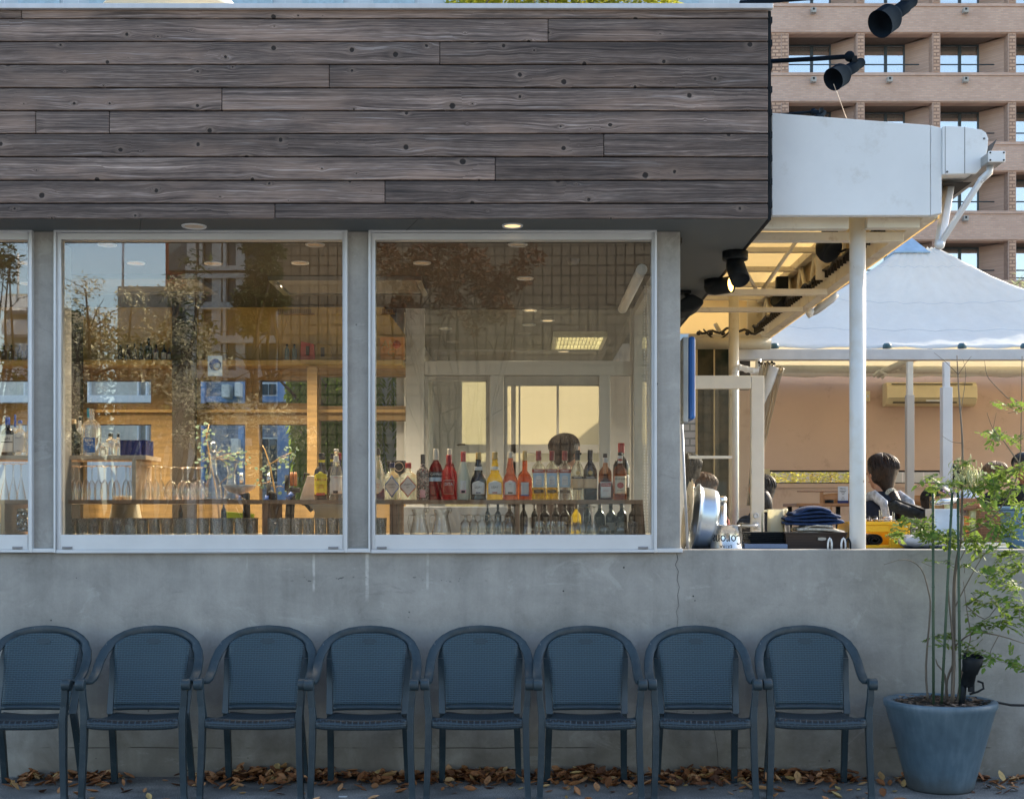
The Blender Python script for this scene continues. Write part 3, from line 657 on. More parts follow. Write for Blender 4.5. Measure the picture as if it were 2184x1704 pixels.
# posts
cm = NT("chipped_white_post"); v = cm.coord(); nz = cm.noise(cm.coord('Object',(1,1,0.5)), 26, 4, 0.6); nb = cm.noise(v, 1.4, 2)
cc = cm.mix(cm.math('MULTIPLY', cm.step(nz, 0.70, 0.735), cm.step(nb, 0.38, 0.5)), (0.66,0.67,0.66), (0.10,0.07,0.05)); nn = cm.noise(v, 8, 4)
cc = cm.mix(cm.math('MULTIPLY', cm.step(nn, 0.5, 0.7), 0.25), cc, (0.5,0.42,0.3))
postmat = cm.done(cm.bsdf(cc, 0.42))
yp = 7.72
m = MB(); m.tube([(X_(1829,yp), yp, Z_(1175,yp)-1.0), (X_(1829,yp), yp, ZB+0.1)], 17.0*yp/F, 28); m.build('front_post', postmat, can)
m = MB(); yp2 = 11.6; m.tube([(X_(1565,yp2), yp2, 0.2), (X_(1565,yp2), yp2, Z_(628,yp2))], 11*yp2/F, 20); m.build('rear_post', M['creamp'], can)
# retractable awning on the right end
aw = thing('retractable_awning', P(2050,320,7.5), 'white folding arm awning cassette at the right end of the boxed canopy', 'awning')
ya = 7.43
def pr(pts, Y): return [(X_(a, Y), Z_(b, Y)) for a, b in pts]
m = MB(); m.prism(pr([(2011,372),(2011,269),(2032,269),(2062,271),(2094,277),(2103,283),(2108,295),(2107,315),(2102,340),(2092,360),(2083,370)], ya), ya, ya+0.03)
m.build('end_cap', M['whitep'], aw, bevel=0.004)
m = MB(); m.prism(pr([(2012,368),(2012,273),(2062,274),(2093,281),(2101,290),(2102,315),(2090,352),(2080,366)], ya+0.03), ya+0.031, YE)
m.build('cassette', M['whitep'], aw)
m = MB()
m.box(X_(2015.6,ya), X_(2016.4,ya), ya-0.0015, ya, Z_(371,ya), Z_(270,ya)); m.box(X_(2057,ya), X_(2058,ya), ya-0.0015, ya, Z_(371,ya), Z_(271,ya))
for (a,b) in ((2099,296),(2020,367)): m.lathe([(0.006,-0.001),(0.006,0.003),(0,0.003)], P(a,b,ya-0.001), 10, M=Matrix.Rotation(PI/2,3,'X'))
m.build('cap_seam', mat("seam_grey",(0.12,0.12,0.12),0.6), aw)
fb = MB(); yf = 7.3; fb.box(X_(2109,yf), X_(2144,yf), yf+0.013, YE-0.4, Z_(345,yf), Z_(323,yf)); fo = fb.build('front_bar', mat("grey_extrusion",(0.32,0.32,0.31),0.4,metal=.3,stretch=(40,1,40),var=.3), aw, bevel=0.006)
fb = MB(); fb.box(X_(2108,yf), X_(2145,yf), yf, yf+0.012, Z_(346,yf), Z_(322,yf)); fb.build('bar_cap', M['whitep'], fo, bevel=0.006)
m = MB()
for (a,b) in ((2112,326),(2141,326),(2112,342),(2141,342)): m.lathe([(0.005,-0.002),(0.005,0.003),(0,0.003)], P(a,b,yf-0.001), 8, M=Matrix.Rotation(PI/2,3,'X'))
m.build('screw', M['black'], fo)
m = MB(); q0 = [P(2099,316,7.7), P(2112,330,7.7)]; 
m.quad((X_(2100,7.7),7.5,Z_(318,7.7)),(X_(2112,7.5),7.5,Z_(328,7.5)),(X_(2112,7.5),YE-0.4,Z_(328,7.5)),(X_(2100,7.7),YE-0.4,Z_(318,7.7)))
m.box(X_(2030,ya), X_(2094,ya), 7.6, YE-.5, Z_(372,ya)-.004, Z_(372,ya)-.001)
m.build('awning_cloth', mat("dark_canvas",(0.02,0.02,0.02),0.8), aw)
def arm(p0, p1, r=0.02): 
    m = MB(); d = (p1-p0); m.tube([p0, p1], r, 4, sx=1.25); return m
A1, A2, A3 = P(2028,374,7.75), P(2004,522,7.5), P(2092,385,7.4)
o = arm(A1, A2, 0.026).build('folding_arm', M['alu'], aw, bevel=0.004)
MB().sphere(A1, 0.03, 10, 6).build('arm_joint', M['alu'], o); MB().sphere(A2, 0.03, 10, 6).build('arm_joint', M['alu'], o)
o = arm(A2, A3, 0.019).build('folding_arm', M['alu'], aw, bevel=0.003)
m = MB(); m.sphere(A3, 0.02, 10, 6); m.tube([A3, P(2110,368,7.4), P(2112,352,7.4)], 0.02, 8); m.build('arm_joint', M['alu'], o)
# ================= wall lamps on arms
def arm_lamp(name, hub, mouth, back, rmouth, arm_pts, Y, label):
    t_ = thing(name, P(hub[0],hub[1],Y), label, 'lamp', 'black arm lamps beside the cladding')
    a = P(back[0],back[1],Y+0.10); b = P(mouth[0],mouth[1],Y-0.04); d = (b-a); L = d.length; q = d.to_track_quat('Z','Y').to_matrix()
    k = L/0.30
    m = MB(); m.lathe([(0.0,0),(0.026*k,0.0),(0.03*k,0.012),(0.03*k,0.07*k),(0.036*k,0.075*k),(0.036*k,0.15*k),(0.040*k,0.165*k),(rmouth*0.93,0.205*k),(rmouth,0.215*k),(rmouth,L),(rmouth*1.03,L),(rmouth*0.95,L-0.002),(rmouth*0.93,0.22*k),(0.0,0.20*k)], a, 26, M=q)
    m.build('lamp_head', M['matte'], t_, bevel=0)
    m = MB(); m.tube([P(x,y,yy) for x,y,yy in arm_pts], 0.013, 10); m.sphere(P(*arm_pts[-1]), 0.03, 10, 6); m.tube([P(*arm_pts[-1]), a+d*0.15], 0.022, 8); m.build('lamp_arm', M['matte'], t_)
    m = MB(); c0 = a+d*0.30; m.box(c0.x-0.014, c0.x+0.014, c0.y-0.03, c0.y+0.01, c0.z+0.02, c0.z+0.055); m.build('knob', M['black'], t_)
    return t_
arm_lamp('arm_lamp', (1800,150), (1777,170), (1838,133), 0.062, [(1600,128,8.3),(1646,131,7.9),(1740,126,7.6),(1812,121,7.45)], 7.4, 'black lamp on a long arm above the boxed canopy')
arm_lamp('arm_lamp', (1890,40), (1877,52), (1948,2), 0.074, [(1580,6,7.6),(1640,3,7.45),(1760,-6,7.3),(1945,-18,7.2)], 7.1, 'black lamp at the top edge, nearest of the arm lamps')
arm_lamp('arm_lamp', (1745,243), (1735,262), (1758,240), 0.04, [(1640,246,11.5),(1690,243,11.5),(1735,239,11.5)], 11.2, 'far black arm lamp mostly hidden behind the boxed canopy top')
wi = MB(); wi.tube([P(1778,180,7.36), P(1790,212,7.42), P(1805,252,7.49)], 0.0022, 5); tag(wi.build('loose_wire', mat("tan_wire",(0.6,0.5,0.4),0.5)), 'thin pale loose wire hanging from the arm lamp to the canopy', 'wire')
# ================= spotlights under the soffit edge
def soffit_spot(px, py, body_a, body_b, r, label, lit=False):
    Y = (SZ-CZ)*F/(VY-py); t_ = thing('spotlight', P(px,py,Y), label, 'spotlight', 'black spotlights under the soffit edge')
    m = MB(); m.lathe([(0.075,-0.055),(0.078,-0.045),(0.078,-0.004),(0.07,-0.0015)], (X_(px,Y), Y, SZ), 24, sharp=False); m.build('mount', M['black'], t_, bevel=0)
    a = P(body_a[0],body_a[1],Y); b = P(body_b[0],body_b[1],Y-0.09); d = b-a; L = d.length; q = d.to_track_quat('Z','Y').to_matrix()
    m = MB(); m.tube([(X_(px,Y),Y,SZ-0.05),(X_(px,Y),Y,a.z+0.02),a], 0.022, 10); m.sphere(a, r*0.9, 12, 8); m.build('stem', M['black'], t_)
    m = MB(); m.lathe([(r*0.5,-r*0.6),(r*0.9,-r*0.1),(r,L*0.15),(r,L),(r*0.9,L),(r*0.88,L*0.9),(0.0,L*0.9)], a, 24, M=q); o = m.build('lamp_head', M['black'], t_)
    if lit:
        m = MB(); m.lathe([(r*0.86,L*0.93),(0,L*0.94)], a, 20, M=q); m.build('lamp_lens', emit("amber_lens",(1.0,0.55,0.12),3.0), o)
soffit_spot(1568,536,(1567,563),(1579,598),0.058,'black spotlight pointing down, rightmost under the soffit edge')
soffit_spot(1526,596,(1517,613),(1560,607),0.056,'black spotlight with a glowing amber lens', True)
t_ = thing('speaker', P(1473,650,9.3), 'black angular loudspeaker hanging under the soffit beside the concrete corner', 'speaker')
m = MB(); Yk = 9.4; m.prism(pr([(1451,640),(1470,628),(1480,627),(1502,640),(1500,650),(1480,662),(1455,666),(1447,660)], Yk), Yk, Yk+0.35); m.build('cabinet', M['black'], t_, bevel=0.015)
m = MB(); m.tube([P(1462,603,Yk+.1), P(1463,618,Yk+.1), P(1466,632,Yk+.1)], 0.02, 8); m.box(X_(1450,Yk), X_(1476,Yk), Yk+.05, Yk+.15, SZ-0.02, SZ-0.003); m.build('bracket', M['black'], t_)
# flood lamps on the canopy
for (a, b, rr, ax, lab) in ((1766,531,28,(0.5,-0.6,-0.6),'big round black floodlight hanging on the canopy beam beside the white post'),(1664,640,20,(-0.7,-0.4,0.4),'smaller black floodlight on the far canopy truss')):
    Yk = 9.2 if rr>20 else 11.4; r_ = rr*Yk/F; t_ = thing('floodlight', P(a,b,Yk), lab, 'floodlight', 'black floodlights on the canopy truss')
    m = MB(); q = Vector(ax).to_track_quat('Z','Y').to_matrix(); m.lathe([(0,-r_*0.9),(r_*0.55,-r_*0.8),(r_*0.9,-r_*0.35),(r_,0.1*r_),(r_*0.96,0.5*r_),(r_*0.8,0.45*r_),(0,0.2*r_)], P(a,b,Yk), 26, M=q); m.build('lamp_housing', M['black'], t_)
    c = P(a+4,b-rr-12,Yk)
    m = MB(); m.box(c.x-0.05,c.x+0.05,c.y-0.03,c.y+0.04,c.z-0.06,c.z+0.07); m.tube([c+Vector((0,0,-0.05)), P(a+2,b-rr*0.5,Yk)], 0.03, 8); m.box(c.x-0.06,c.x+0.07,c.y-0.05,c.y+0.05,c.z-0.085,c.z-0.07); m.build('bracket', M['black'], t_, bevel=0.004)
    m = MB(); m.tube([P(a+rr*.8,b+8,Yk), P(a+rr*1.3,b+2,Yk), P(a+rr*1.9,b+3,Yk)], 0.009, 6); m.build('power_cord', M['black'], t_)
# small hooded lamp outside of chord
t_ = thing('hooded_lamp', P(1745,650,10.6), 'grey clear hooded lamp fixed below the long sloping canopy chord', 'lamp')
m = MB(); q = Vector((0.75,0,0.66)).to_track_quat('Z','Y').to_matrix(); m.lathe([(0.02,-0.13),(0.035,-0.1),(0.05,-0.02),(0.06,0.06),(0.05,0.12),(0.0,0.13)], P(1758,648,10.6), 18, M=q, sy=0.7); m.build('lamp_hood', mat("grey_hood",(0.4,0.4,0.38),0.25), t_)
m = MB(); m.tube([P(1722,672,10.6), P(1735,664,10.6)], 0.03, 10); m.tube([P(1760,632,10.6), P(1768,640,10.6), P(1762,655,10.6), P(1742,668,10.6)], 0.01, 6); m.build('lamp_socket', M['whitep'], t_)
# ================= tent
YF = 13.5; YBk = 16.3; ze = Z_(742, YF); xa, xb = X_(1505,YF), X_(1955,15.0)*2-X_(1505,YF); apex = P(1955,533,15.0)
tent = thing('marquee_tent', (4.4,15,0.25), 'pale blue white pyramid marquee tent with a metal peak cap', 'tent')
tm = fabric("tent_white", (0.84,0.91,0.97), 0.45, (1.0,0.90,0.68), fold=0.25, bs=3)
m = MB(); N = 28; K = 14; rows_ = []
per = []
for i in range(N): per.append((xa+(xb-xa)*i/N, YF))
for i in range(N): per.append((xb, YF+(YBk-YF)*i/N))
for i in range(N): per.append((xb-(xb-xa)*i/N, YBk))
for i in range(N): per.append((xa, YBk-(YBk-YF)*i/N))
for k in range(K+1):
    s_ = k/K; r = []
    for i, (x, y) in enumerate(per):
        cx, cy = apex.x, apex.y; f = 1-s_*0.93
        prof = ze+(apex.z-ze)*(1-(1-s_)**0.72)*1.0 if False else ze+(apex.z-ze)*(0.62*s_+0.38*s_**2)
        e = (i % N)/N; sag = 0.05*math.sin(PI*e)*math.sin(PI*min(1,s_*1.1))
        r.append((cx+(x-cx)*f, cy+(y-cy)*f, prof-sag+0.012*math.sin(i*1.9+k*1.3)))
    rows_.append(r)
m.grid(rows_, closed=True); m.build('canopy_cloth', tm, tent, recalc=False, solid=0.004)
sm_ = MB()
for k in (4, 8, 12):
    ring = [Vector(p)+Vector((0,0,0.006)) for p in rows_[k]]; ring.append(ring[0]); 
    sm_.tube(ring, 0.0013, 4)
sm_.build('seam', mat("seam_blue",(0.60,0.66,0.72),0.6), tent)
m = MB(); Yp = apex.y-0.15; cx = X_(1944,Yp)
b0, b1 = Z_(537,Yp), Z_(497,Yp)
m.grid([[(cx-0.19,Yp-0.02,b0),(cx+0.19,Yp-0.02,b0),(cx+0.19,Yp+0.36,b0),(cx-0.19,Yp+0.36,b0)],[(cx-0.02,Yp+0.15,b1),(cx+0.02,Yp+0.15,b1),(cx+0.02,Yp+0.19,b1),(cx-0.02,Yp+0.19,b1)]], smooth=False, closed=True)
m.box(cx-0.20, cx+0.20, Yp-0.03, Yp+0.37, b0-0.018, b0); m.build('peak_cap', mat("blue_grey_metal",(0.30,0.42,0.54),0.4,metal=0.3), tent)
m = MB(); m.box(X_(1508,YF), xb+0.1, YF-0.12, YF-0.01, Z_(768,YF-0.1), Z_(745,YF-0.1)); m.build('eave_beam', mat("grey_white_beam",(0.56,0.56,0.56),0.5,var=0.06), tent, bevel=0.006)
m = MB()
for px in (1508,1650,1890,2050,2184): c = P(px+2 if px>1600 else 1560, 743, YF-0.06); m.lathe([(0.045,0),(0.045,0.03),(0.03,0.05),(0,0.05)], c, 12)
m.build('gutter_clip', mat("teal_plastic",(0.05,0.12,0.15),0.5), tent)
m = MB(); m.tube([P(1655,787,15.2), P(2300,791,15.2)], 0.045, 8); m.tube([P(1870,800,14.6), P(1935,770,14.4), P(1990,748,14.3)], 0.04, 8); m.build('inner_rail', M['creamp'], tent)
m = MB(); m.sphere(P(1925,780,14.6), 0.06, 10, 6); m.tube([P(1862,803,14.5), P(1875,792,14.5), P(1890,799,14.5), P(1880,806,14.5)], 0.02, 6); m.tube([P(1940,780,14.5), P(1942,795,14.5)], 0.015, 6); m.build('rail_joint', M['creamp'], tent)
def two_step_post(px, w0, w1, ys, yt, yb_, Y, label, stained=False):
    t_ = thing('steel_post', P(px, yb_, Y), label, 'post', 'square telescopic posts under the tent')
    r0, r1 = w0*Y/F/2, w1*Y/F/2; x = X_(px, Y)
    m = MB(); m.box(x-r0, x+r0, Y-r0, Y+r0, Z_(ys,Y)+0.001, Z_(yt,Y)); m.build('upper_tube', M['whitep'] if not stained else M['creamp'], t_, bevel=0.003)
    m = MB(); m.box(x-r1, x+r1, Y-r1, Y+r1, 0.25, Z_(ys,Y)); m.build('lower_tube', STP if stained else M['whitep'], t_, bevel=0.004)
t = NT("burnt_post"); v = t.coord(); x, y, z = t.sep(v); n_ = t.noise(v, 7, 4)
zz = t.math('ADD', z, t.math('MULTIPLY', t.math('SUBTRACT', n_, 0.5), 0.35)); Ya = 12.6
k1 = t.math('MULTIPLY', t.step(zz, Z_(1060,Ya)-.25, Z_(1010,Ya)-.25), t.math('SUBTRACT', 1.0, t.step(zz, Z_(985,Ya)-.25, Z_(935,Ya)-.25)))
STP = t.done(t.bsdf(t.mix(t.math('MULTIPLY', k1, 0.85), (0.5,0.46,0.40), (0.07,0.06,0.05)), 0.6))
two_step_post(1940,12,16,843,772,1085,12.6,'square post with dark scorch marks behind the ponytailed woman', True)
two_step_post(2018,13,21,826,772,1085,12.0,'pale square post right of the air conditioner middle')
# salmon wall under the tent
pw = thing('salmon_wall', P(1900,1100,16.5), 'salmon rendered wall with slit windows behind the terrace tables', 'wall')
YP = 16.4
m = MB()
wx0, wx1 = X_(1500,YP), 8.2
hl = [(1635,1826,1003,1031),(1898,2125,1003,1031)]
m.box(wx0, wx1, YP, YP+0.15, Z_(1003,YP), 3.5); m.box(wx0, wx1, YP, YP+0.15, 0, Z_(1031,YP))
m.box(wx0, X_(1640,YP), YP, YP+0.15, Z_(1031,YP), Z_(1003,YP)); m.box(X_(1822,YP), X_(1905,YP), YP, YP+0.15, Z_(1031,YP), Z_(1003,YP)); m.box(X_(2130,YP), wx1, YP, YP+0.15, Z_(1031,YP), Z_(1003,YP))
m.build('wall_body', M['pink'], pw)
for (a,b,y0,y1) in ((1640,1822,1003,1031),(1905,2130,1003,1031)):
    m = MB(); fz = Y2 = YP+0.03
    m.box(X_(a,YP), X_(b,YP), YP+0.03, YP+0.06, Z_(1006.5,YP), Z_(1003,YP)-0.001); m.box(X_(a,YP), X_(b,YP), YP+0.03, YP+0.06, Z_(1031,YP)+0.001, Z_(1029,YP))
    o = m.build('window_frame', M['black'], pw)
    m = MB(); m.box(X_(a-8,YP), X_(b+8,YP), YP-0.015, YP-0.001, Z_(1003,YP), Z_(995,YP)); m.box(X_(a-8,YP), X_(b+8,YP), YP-0.015, YP-0.001, Z_(1040,YP), Z_(1031,YP)); 
    m.build('window_trim', M['pink'], o)
    m = MB(); m.box(X_(a,YP), X_(b,YP), YP+0.045, YP+0.05, Z_(1029,YP), Z_(1006.5,YP)); m.build('pane', thin_glass("slit_glass", base=0.03, edge=0.2), o)
m = MB(); m.tube([P(1700,1048,YP-0.002),P(1790,1048,YP-0.002)], 0.006, 4); m.build('scuff_line', mat("scuff",(0.3,0.17,0.13),0.8), pw)
# hedge behind slit window and grey wall right
def leaf_cloud(name, m_, pts, n, size, parent=None, flat=0.3, seed=1, aspect=0.5, droop=0.0, curl=0.25):
    """pts: (center, (rx, ry, rz)) clumps; leaves are folded rhombs"""
    r = random.Random(seed); mb = MB()
    tot = sum(p[1][0]*p[1][1]*p[1][2] for p in pts)**1.0
    for c, rad in pts:
        k = max(6, int(n*(rad[0]*rad[1]*rad[2])/tot))
        for _ in range(k):
            while True:
                u = Vector((r.uniform(-1,1), r.uniform(-1,1), r.uniform(-1,1)))
                if u.length <= 1 and r.random() < 0.35+0.65*u.length: break
            p = Vector(c)+Vector((u.x*rad[0], u.y*rad[1], u.z*rad[2]))
            d = Vector((r.gauss(0,1), r.gauss(0,1), r.gauss(0,flat)-droop)); d.normalize()
            s_ = size*r.uniform(0.6, 1.35)
            side = d.cross(Vector((r.gauss(0,.35), r.gauss(0,.35), 1))); 
            if side.length < 1e-3: side = d.orthogonal()
            side.normalize(); up = side.cross(d); w_ = s_*aspect*0.5
            b = len(mb.v); mb.v += [p, p+d*s_*0.45+side*w_+up*curl*w_, p+d*s_, p+d*s_*0.45-side*w_+up*curl*w_]
            mb.face((b, b+1, b+2)); mb.face((b, b+2, b+3))
    return mb.build(name, m_, parent, recalc=False)
m_hedge = m_leaf("yellow_green_leaf", (0.18,0.24,0.03), (0.75,0.55,0.06), 0.4)
hd = thing('hedge', (4,18.5,0.3), 'sunlit yellow green hedge seen through the left slit window', 'hedge')
leaf_cloud('foliage', m_hedge, [(P(1640+26*k,1018+rnd.uniform(-4,4),18.3),(0.35,0.3,0.5)) for k in range(9)], 4200, 0.07, hd, seed=4)
m = MB(); [m.tube([P(1650+40*k,1180,18.4), P(1652+40*k,1010,18.4)], 0.02, 6) for k in range(5)]; m.build('stem', M['brownwood'], hd)
gw = MB(); gw.box(X_(1860,19), 9.5, 19, 19.2, 0, 2.3); tag(gw.build('garden_wall', m_brick("grey_garden_wall",(0.25,0.27,0.27),(0.3,0.32,0.32),(0.4,0.4,0.4),0.3,0.3)), 'grey block wall seen through the right slit window', 'wall')
# air conditioner
ac = thing('air_conditioner', P(1987,866,YP-0.02), 'cream wall air conditioner on the salmon wall behind two posts', 'air conditioner')
acm = mat("ivory_plastic",(0.75,0.64,0.40),0.4,var=0.04)
xa_, xb_ = X_(1891,YP-.2), X_(2084,YP-.2); z0, z1 = Z_(865,YP-.2), Z_(815,YP-.2)
m = MB(); b = len(m.v)
prof = [(YP-0.002,z1),(YP-0.17,z1),(YP-0.21,z1-0.05),(YP-0.22,z0+0.09),(YP-0.17,z0+0.02),(YP-0.1,z0),(YP-0.002,z0)]
for x_ in (xa_, xb_):
    for (y_, z_) in prof: m.v.append(Vector((x_, y_, z_)))
n = len(prof); m.face(range(n)); m.face(range(2*n-1, n-1, -1))
for i in range(n): m.face((i, (i+1)%n, n+(i+1)%n, n+i))
m.build('casing', acm, ac, bevel=0.008)
m = MB(); m.box(xa_+0.08, xb_-0.25, YP-0.215, YP-0.18, z0+0.028, z0+0.045); m.box(xa_+0.02, xb_-0.02, YP-0.224, YP-0.2215, z0+0.088, z0+0.092); m.box(xa_+0.06, xb_-0.06, YP-0.215, YP-0.2, z1-0.03, z1-0.02); m.build('air_outlet', mat("outlet_dark",(0.08,0.06,0.04),0.5), ac)
m = MB(); m.box(X_(1975,YP-.22), X_(2008,YP-.22), YP-0.2225, YP-0.2205, Z_(856,YP-.22), Z_(853,YP-.22)); m.build('display', M['whitep'], ac)
bx = MB(); bx.pbox(1846,1856,834,856,YP-0.05,YP-0.002); bxo = bx.build('switch_box', acm, bevel=0.004); tag(bxo, 'small cream switch box on the salmon wall left of the air conditioner', 'switch box')
m = MB(); m.pbox(1849,1853,842,848,YP-0.056,YP-0.051); m.build('switch', M['whitep'], bxo)
# ================= terrace floor and counter behind the low wall
tf = MB(); tf.box(0.9, 12, YW+0.16, 16.4, 0.0, 0.25); tag(tf.build('terrace_floor', M['floor']), 'raised terrace floor', kind='structure')
ct = thing('serving_counter', (2.4,7.9,0.25), 'grey metal topped counter directly behind the low concrete wall', 'counter')
CT = Z_(1171.5, 7.66)
m = MB(); m.box(0.95, 6.4, YW+0.155, 8.35, CT-0.03, CT-0.0); m.build('counter_top', mat("brushed_counter",(0.32,0.36,0.42),0.35,metal=0.4,var=0.1), ct, bevel=0.003)
m = MB(); m.box(1.0, 6.3, YW+0.2, 8.3, 0.25, CT-0.03); m.build('cabinet', M['greyframe'], ct)
# ================= glass door
gd = thing('glass_door', P(1560,1160,9.2), 'cream framed glass door with a lever handle left of the salmon wall', 'door')
Yd = 9.2; m = MB(); m.pbox(1602.5,1630,801,1190,Yd,Yd+0.05); m.pbox(1440,1602,801,829,Yd,Yd+0.05); m.pbox(1440,1458,829.5,1190,Yd,Yd+0.05)
m.v = [Vector((v.x, v.y, v.z if v.z > 1.3 else 0.26)) for v in m.v]
dfm = mat("pale_cream_aluminium",(0.78,0.73,0.64),0.45,var=0.04); m.build('door_frame', dfm, gd, bevel=0.004)
m = MB(); m.box(X_(1458,Yd), X_(1602,Yd), Yd+0.02, Yd+0.026, 0.3, Z_(829.5,Yd)); m.build('pane', thin_glass("door_glass", base=0.07, edge=0.3), gd)
m = MB(); m.pbox(1470,1562,972,978,Yd-0.012,Yd+0.0); m.build('push_bar', dfm, gd, bevel=0.002)
m = MB(); q = Matrix.Rotation(PI/2,3,'X'); c = P(1612.5,1100,Yd); m.lathe([(0.022,0),(0.02,0.012),(0.012,0.016),(0.012,0.012),(0,0.012)], c, 18, M=q); m.build('lock', M['alu'], gd)
c = P(1612,1121,Yd); m = MB(); m.lathe([(0.026,0),(0.024,0.008),(0.012,0.012),(0.011,0.04),(0,0.04)], c, 18, M=q); m.tube([c+Vector((0,-0.04,0)), c+Vector((-0.03,-0.045,0)), c+Vector((-0.105,-0.043,0))], 0.009, 10); m.build('handle', M['alu'], gd)
# dark glazing of the terrace side room seen through the door
dk = thing('glazed_annex', (X_(1517,12.2),12.2,0.25), 'dark glazed side room seen through the glass door', 'annex')
m = MB(); m.pbox(1488,1522,745,1180,12.2,12.21); m.pbox(1525,1556,745,1180,12.2,12.21); 
dgl = NT("dark_glazing"); v = dgl.coord(); dn = dgl.noise(v, 2.2, 5, 0.6); dgm = dgl.done(dgl.bsdf(dgl.mix(dgl.step(dn,0.4,0.6),(0.012,0.018,0.012),(0.06,0.05,0.028)), 0.12, spec=0.25)); m.build('pane', dgm, dk)
m = MB(); m.pbox(1522,1525,745,1180,12.19,12.22); m.pbox(1556,1562,745,1180,12.19,12.22); m.pbox(1484,1488,745,1180,12.19,12.22); m.build('window_frame', mat("ochre_frame",(0.45,0.33,0.16),0.5), dk)
m = MB(); m.box(X_(1430,12.5), X_(1600,12.5), 12.5, 12.6, Z_(830,12.5), Z_(770,12.5)); m.build('header', M['darkwood'], dk)
bwl = MB(); bwl.box(X_(1430,14.6), X_(1500,14.6), 14.6, 14.8, 0, 3.2); tag(bwl.build('paver_wall', m_brick("grey_pavers",(0.42,0.38,0.38),(0.48,0.44,0.44),(0.2,0.2,0.2),0.14,0.08)), 'grey paver wall at the left edge of the glass door', 'wall')
# drain pipe
dp = MB(); Yq = 11.3
dp.tube([P(1617.5,766,Yq), P(1617.5,782,Yq), P(1614,789,Yq), P(1607,791,Yq), P(1575,783,Yq), P(1569,785,Yq), P(1567.5,792,Yq), P(1567.5,1190,Yq)], 6.3*Yq/F, 14)
for (px,py) in ((1617.5,783),(1605,791),(1592,788),(1577,784),(1567.5,794)): 
    c = P(px,py,Yq); dp.sphere(c, 7.3*Yq/F, 12, 8)
tag(dp.build('drain_pipe', M['whitep']), 'white bent drain pipe running down behind the glass door', 'pipe')
# gathered clear vinyl curtain
vc = MB(); rows_ = []; r_ = random.Random(3)
for i in range(15):
    s_ = i/14; rw_ = []
    xc = 1640-12*s_**0.7*1.2+ (-26*s_); hw = 20*(1-s_)**1.3+6; py = 778+ 300*s_
    for j in range(25):
        u = j/24*2-1; rw_.append(P(xc+u*hw+ (1-s_)*8, py+ (1-s_)*8*u, 10.2)+Vector((0,0.06*math.sin(j*1.9+s_*2)*(1-0.3*s_),0)))
    rows_.append(rw_)
vc.grid(rows_)
vt = NT("clear_vinyl"); a_ = vt.n('ShaderNodeBsdfTransparent'); a_.inputs[0].default_value=(0.93,0.92,0.88,1); g_ = vt.bsdf((0.55,0.5,0.42),0.2,spec=1.0); x_ = vt.n('ShaderNodeMixShader'); x_.inputs[0].default_value=0.42; vt.l(a_.outputs[0],x_.inputs[1]); vt.l(g_,x_.inputs[2])
vcm = vt.done(x_.outputs[0])
cv = thing('vinyl_curtain', P(1600,1080,10.2), 'clear vinyl curtain gathered on rings beside the drain pipe', 'curtain')
vc.build('curtain_sheet', vcm, cv, recalc=False, solid=0.002)
m = MB()
for k in range(8): c = P(1619+4.6*k, 773+(k%2)*3, 10.2); m.sphere(c, 0.011, 8, 5); m.tube([c, c+Vector((0,0,-0.03))], 0.004, 5)
m.build('curtain_ring', M['black'], cv)
m = MB(); rr_ = [P(1650,782,10.15), P(1640,815,10.15), P(1630,850,10.15), P(1618,880,10.15)]; m.tube(rr_, [0.045,0.04,0.02,0.01], 8, sx=0.3); m.build('curtain_fold', mat("opaque_vinyl",(0.5,0.5,0.5),0.25), cv)
# ================= brick hotel
YH = 57.0
def hx(px): return X_(px, YH)
def hz(py): return Z_(py, YH)
brick = m_brick("tan_brick",(0.50,0.325,0.245),(0.60,0.40,0.305),(0.46,0.35,0.29),0.22,0.075,0.012)
brick2 = m_brick("textured_brick",(0.50,0.31,0.215),(0.60,0.39,0.275),(0.28,0.18,0.13),0.30,0.15,0.03,bump=1.0)
ht = thing('brick_hotel', (10, YH, 0), 'tall tan brick hotel with rows of deep window recesses', 'building')
PX, PY = 161.6, 147.3
rowsk = range(-2, 6); cols = range(-2, 5)
def top(k): return 72+PY*k
m = MB()
xL, xR = hx(1844-3*PX-80), hx(1844+4*PX+60)
for k in list(rowsk)+[6]:
    y0 = top(k-1)+83; y1 = top(k); 
    z1 = hz(y0) if k > -2 else hz(top(-2)-60)
    m.box(xL, xR, YH, YH+0.5, hz(y1) if k < 6 else 0, z1)
for k in rowsk:
    for c in range(-2, 6):
        a = 1827+PX*(c-0)-0; 
        m.box(hx(1827+PX*(c-1)), hx(1844+PX*(c-1)), YH+0.002, YH+0.5, hz(top(k)+83), hz(top(k)))
m.build('facade', brick, ht)
def part_copy(src, off):
    d_ = src.copy(); C.objects.link(d_); d_.parent = src.parent; d_.location = Vector(src.location)+Vector(off)
    for g_ in list(src.children): e_ = g_.copy(); C.objects.link(e_); e_.parent = d_
    return d_
m = MB(); m.box(hx(1646), hx(1665.3), YH+0.002, YH+0.5, hz(top(5)+83), hz(top(-2))); m.build('wide_pier', brick2, ht)
m = MB(); m.box(hx(1829.5), hx(1841.5), YH-0.04, YH+0.0, hz(top(0)+83)+0.02, hz(top(0))-0.02); tp0 = m.build('textured_pilaster', brick2, ht)
dzf = -PY*YH/F; dxf = PX*YH/F
for k in rowsk:
    for c in range(-2, 5):
        if (k, c) != (0, 0): part_copy(tp0, (dxf*c, 0, dzf*k))
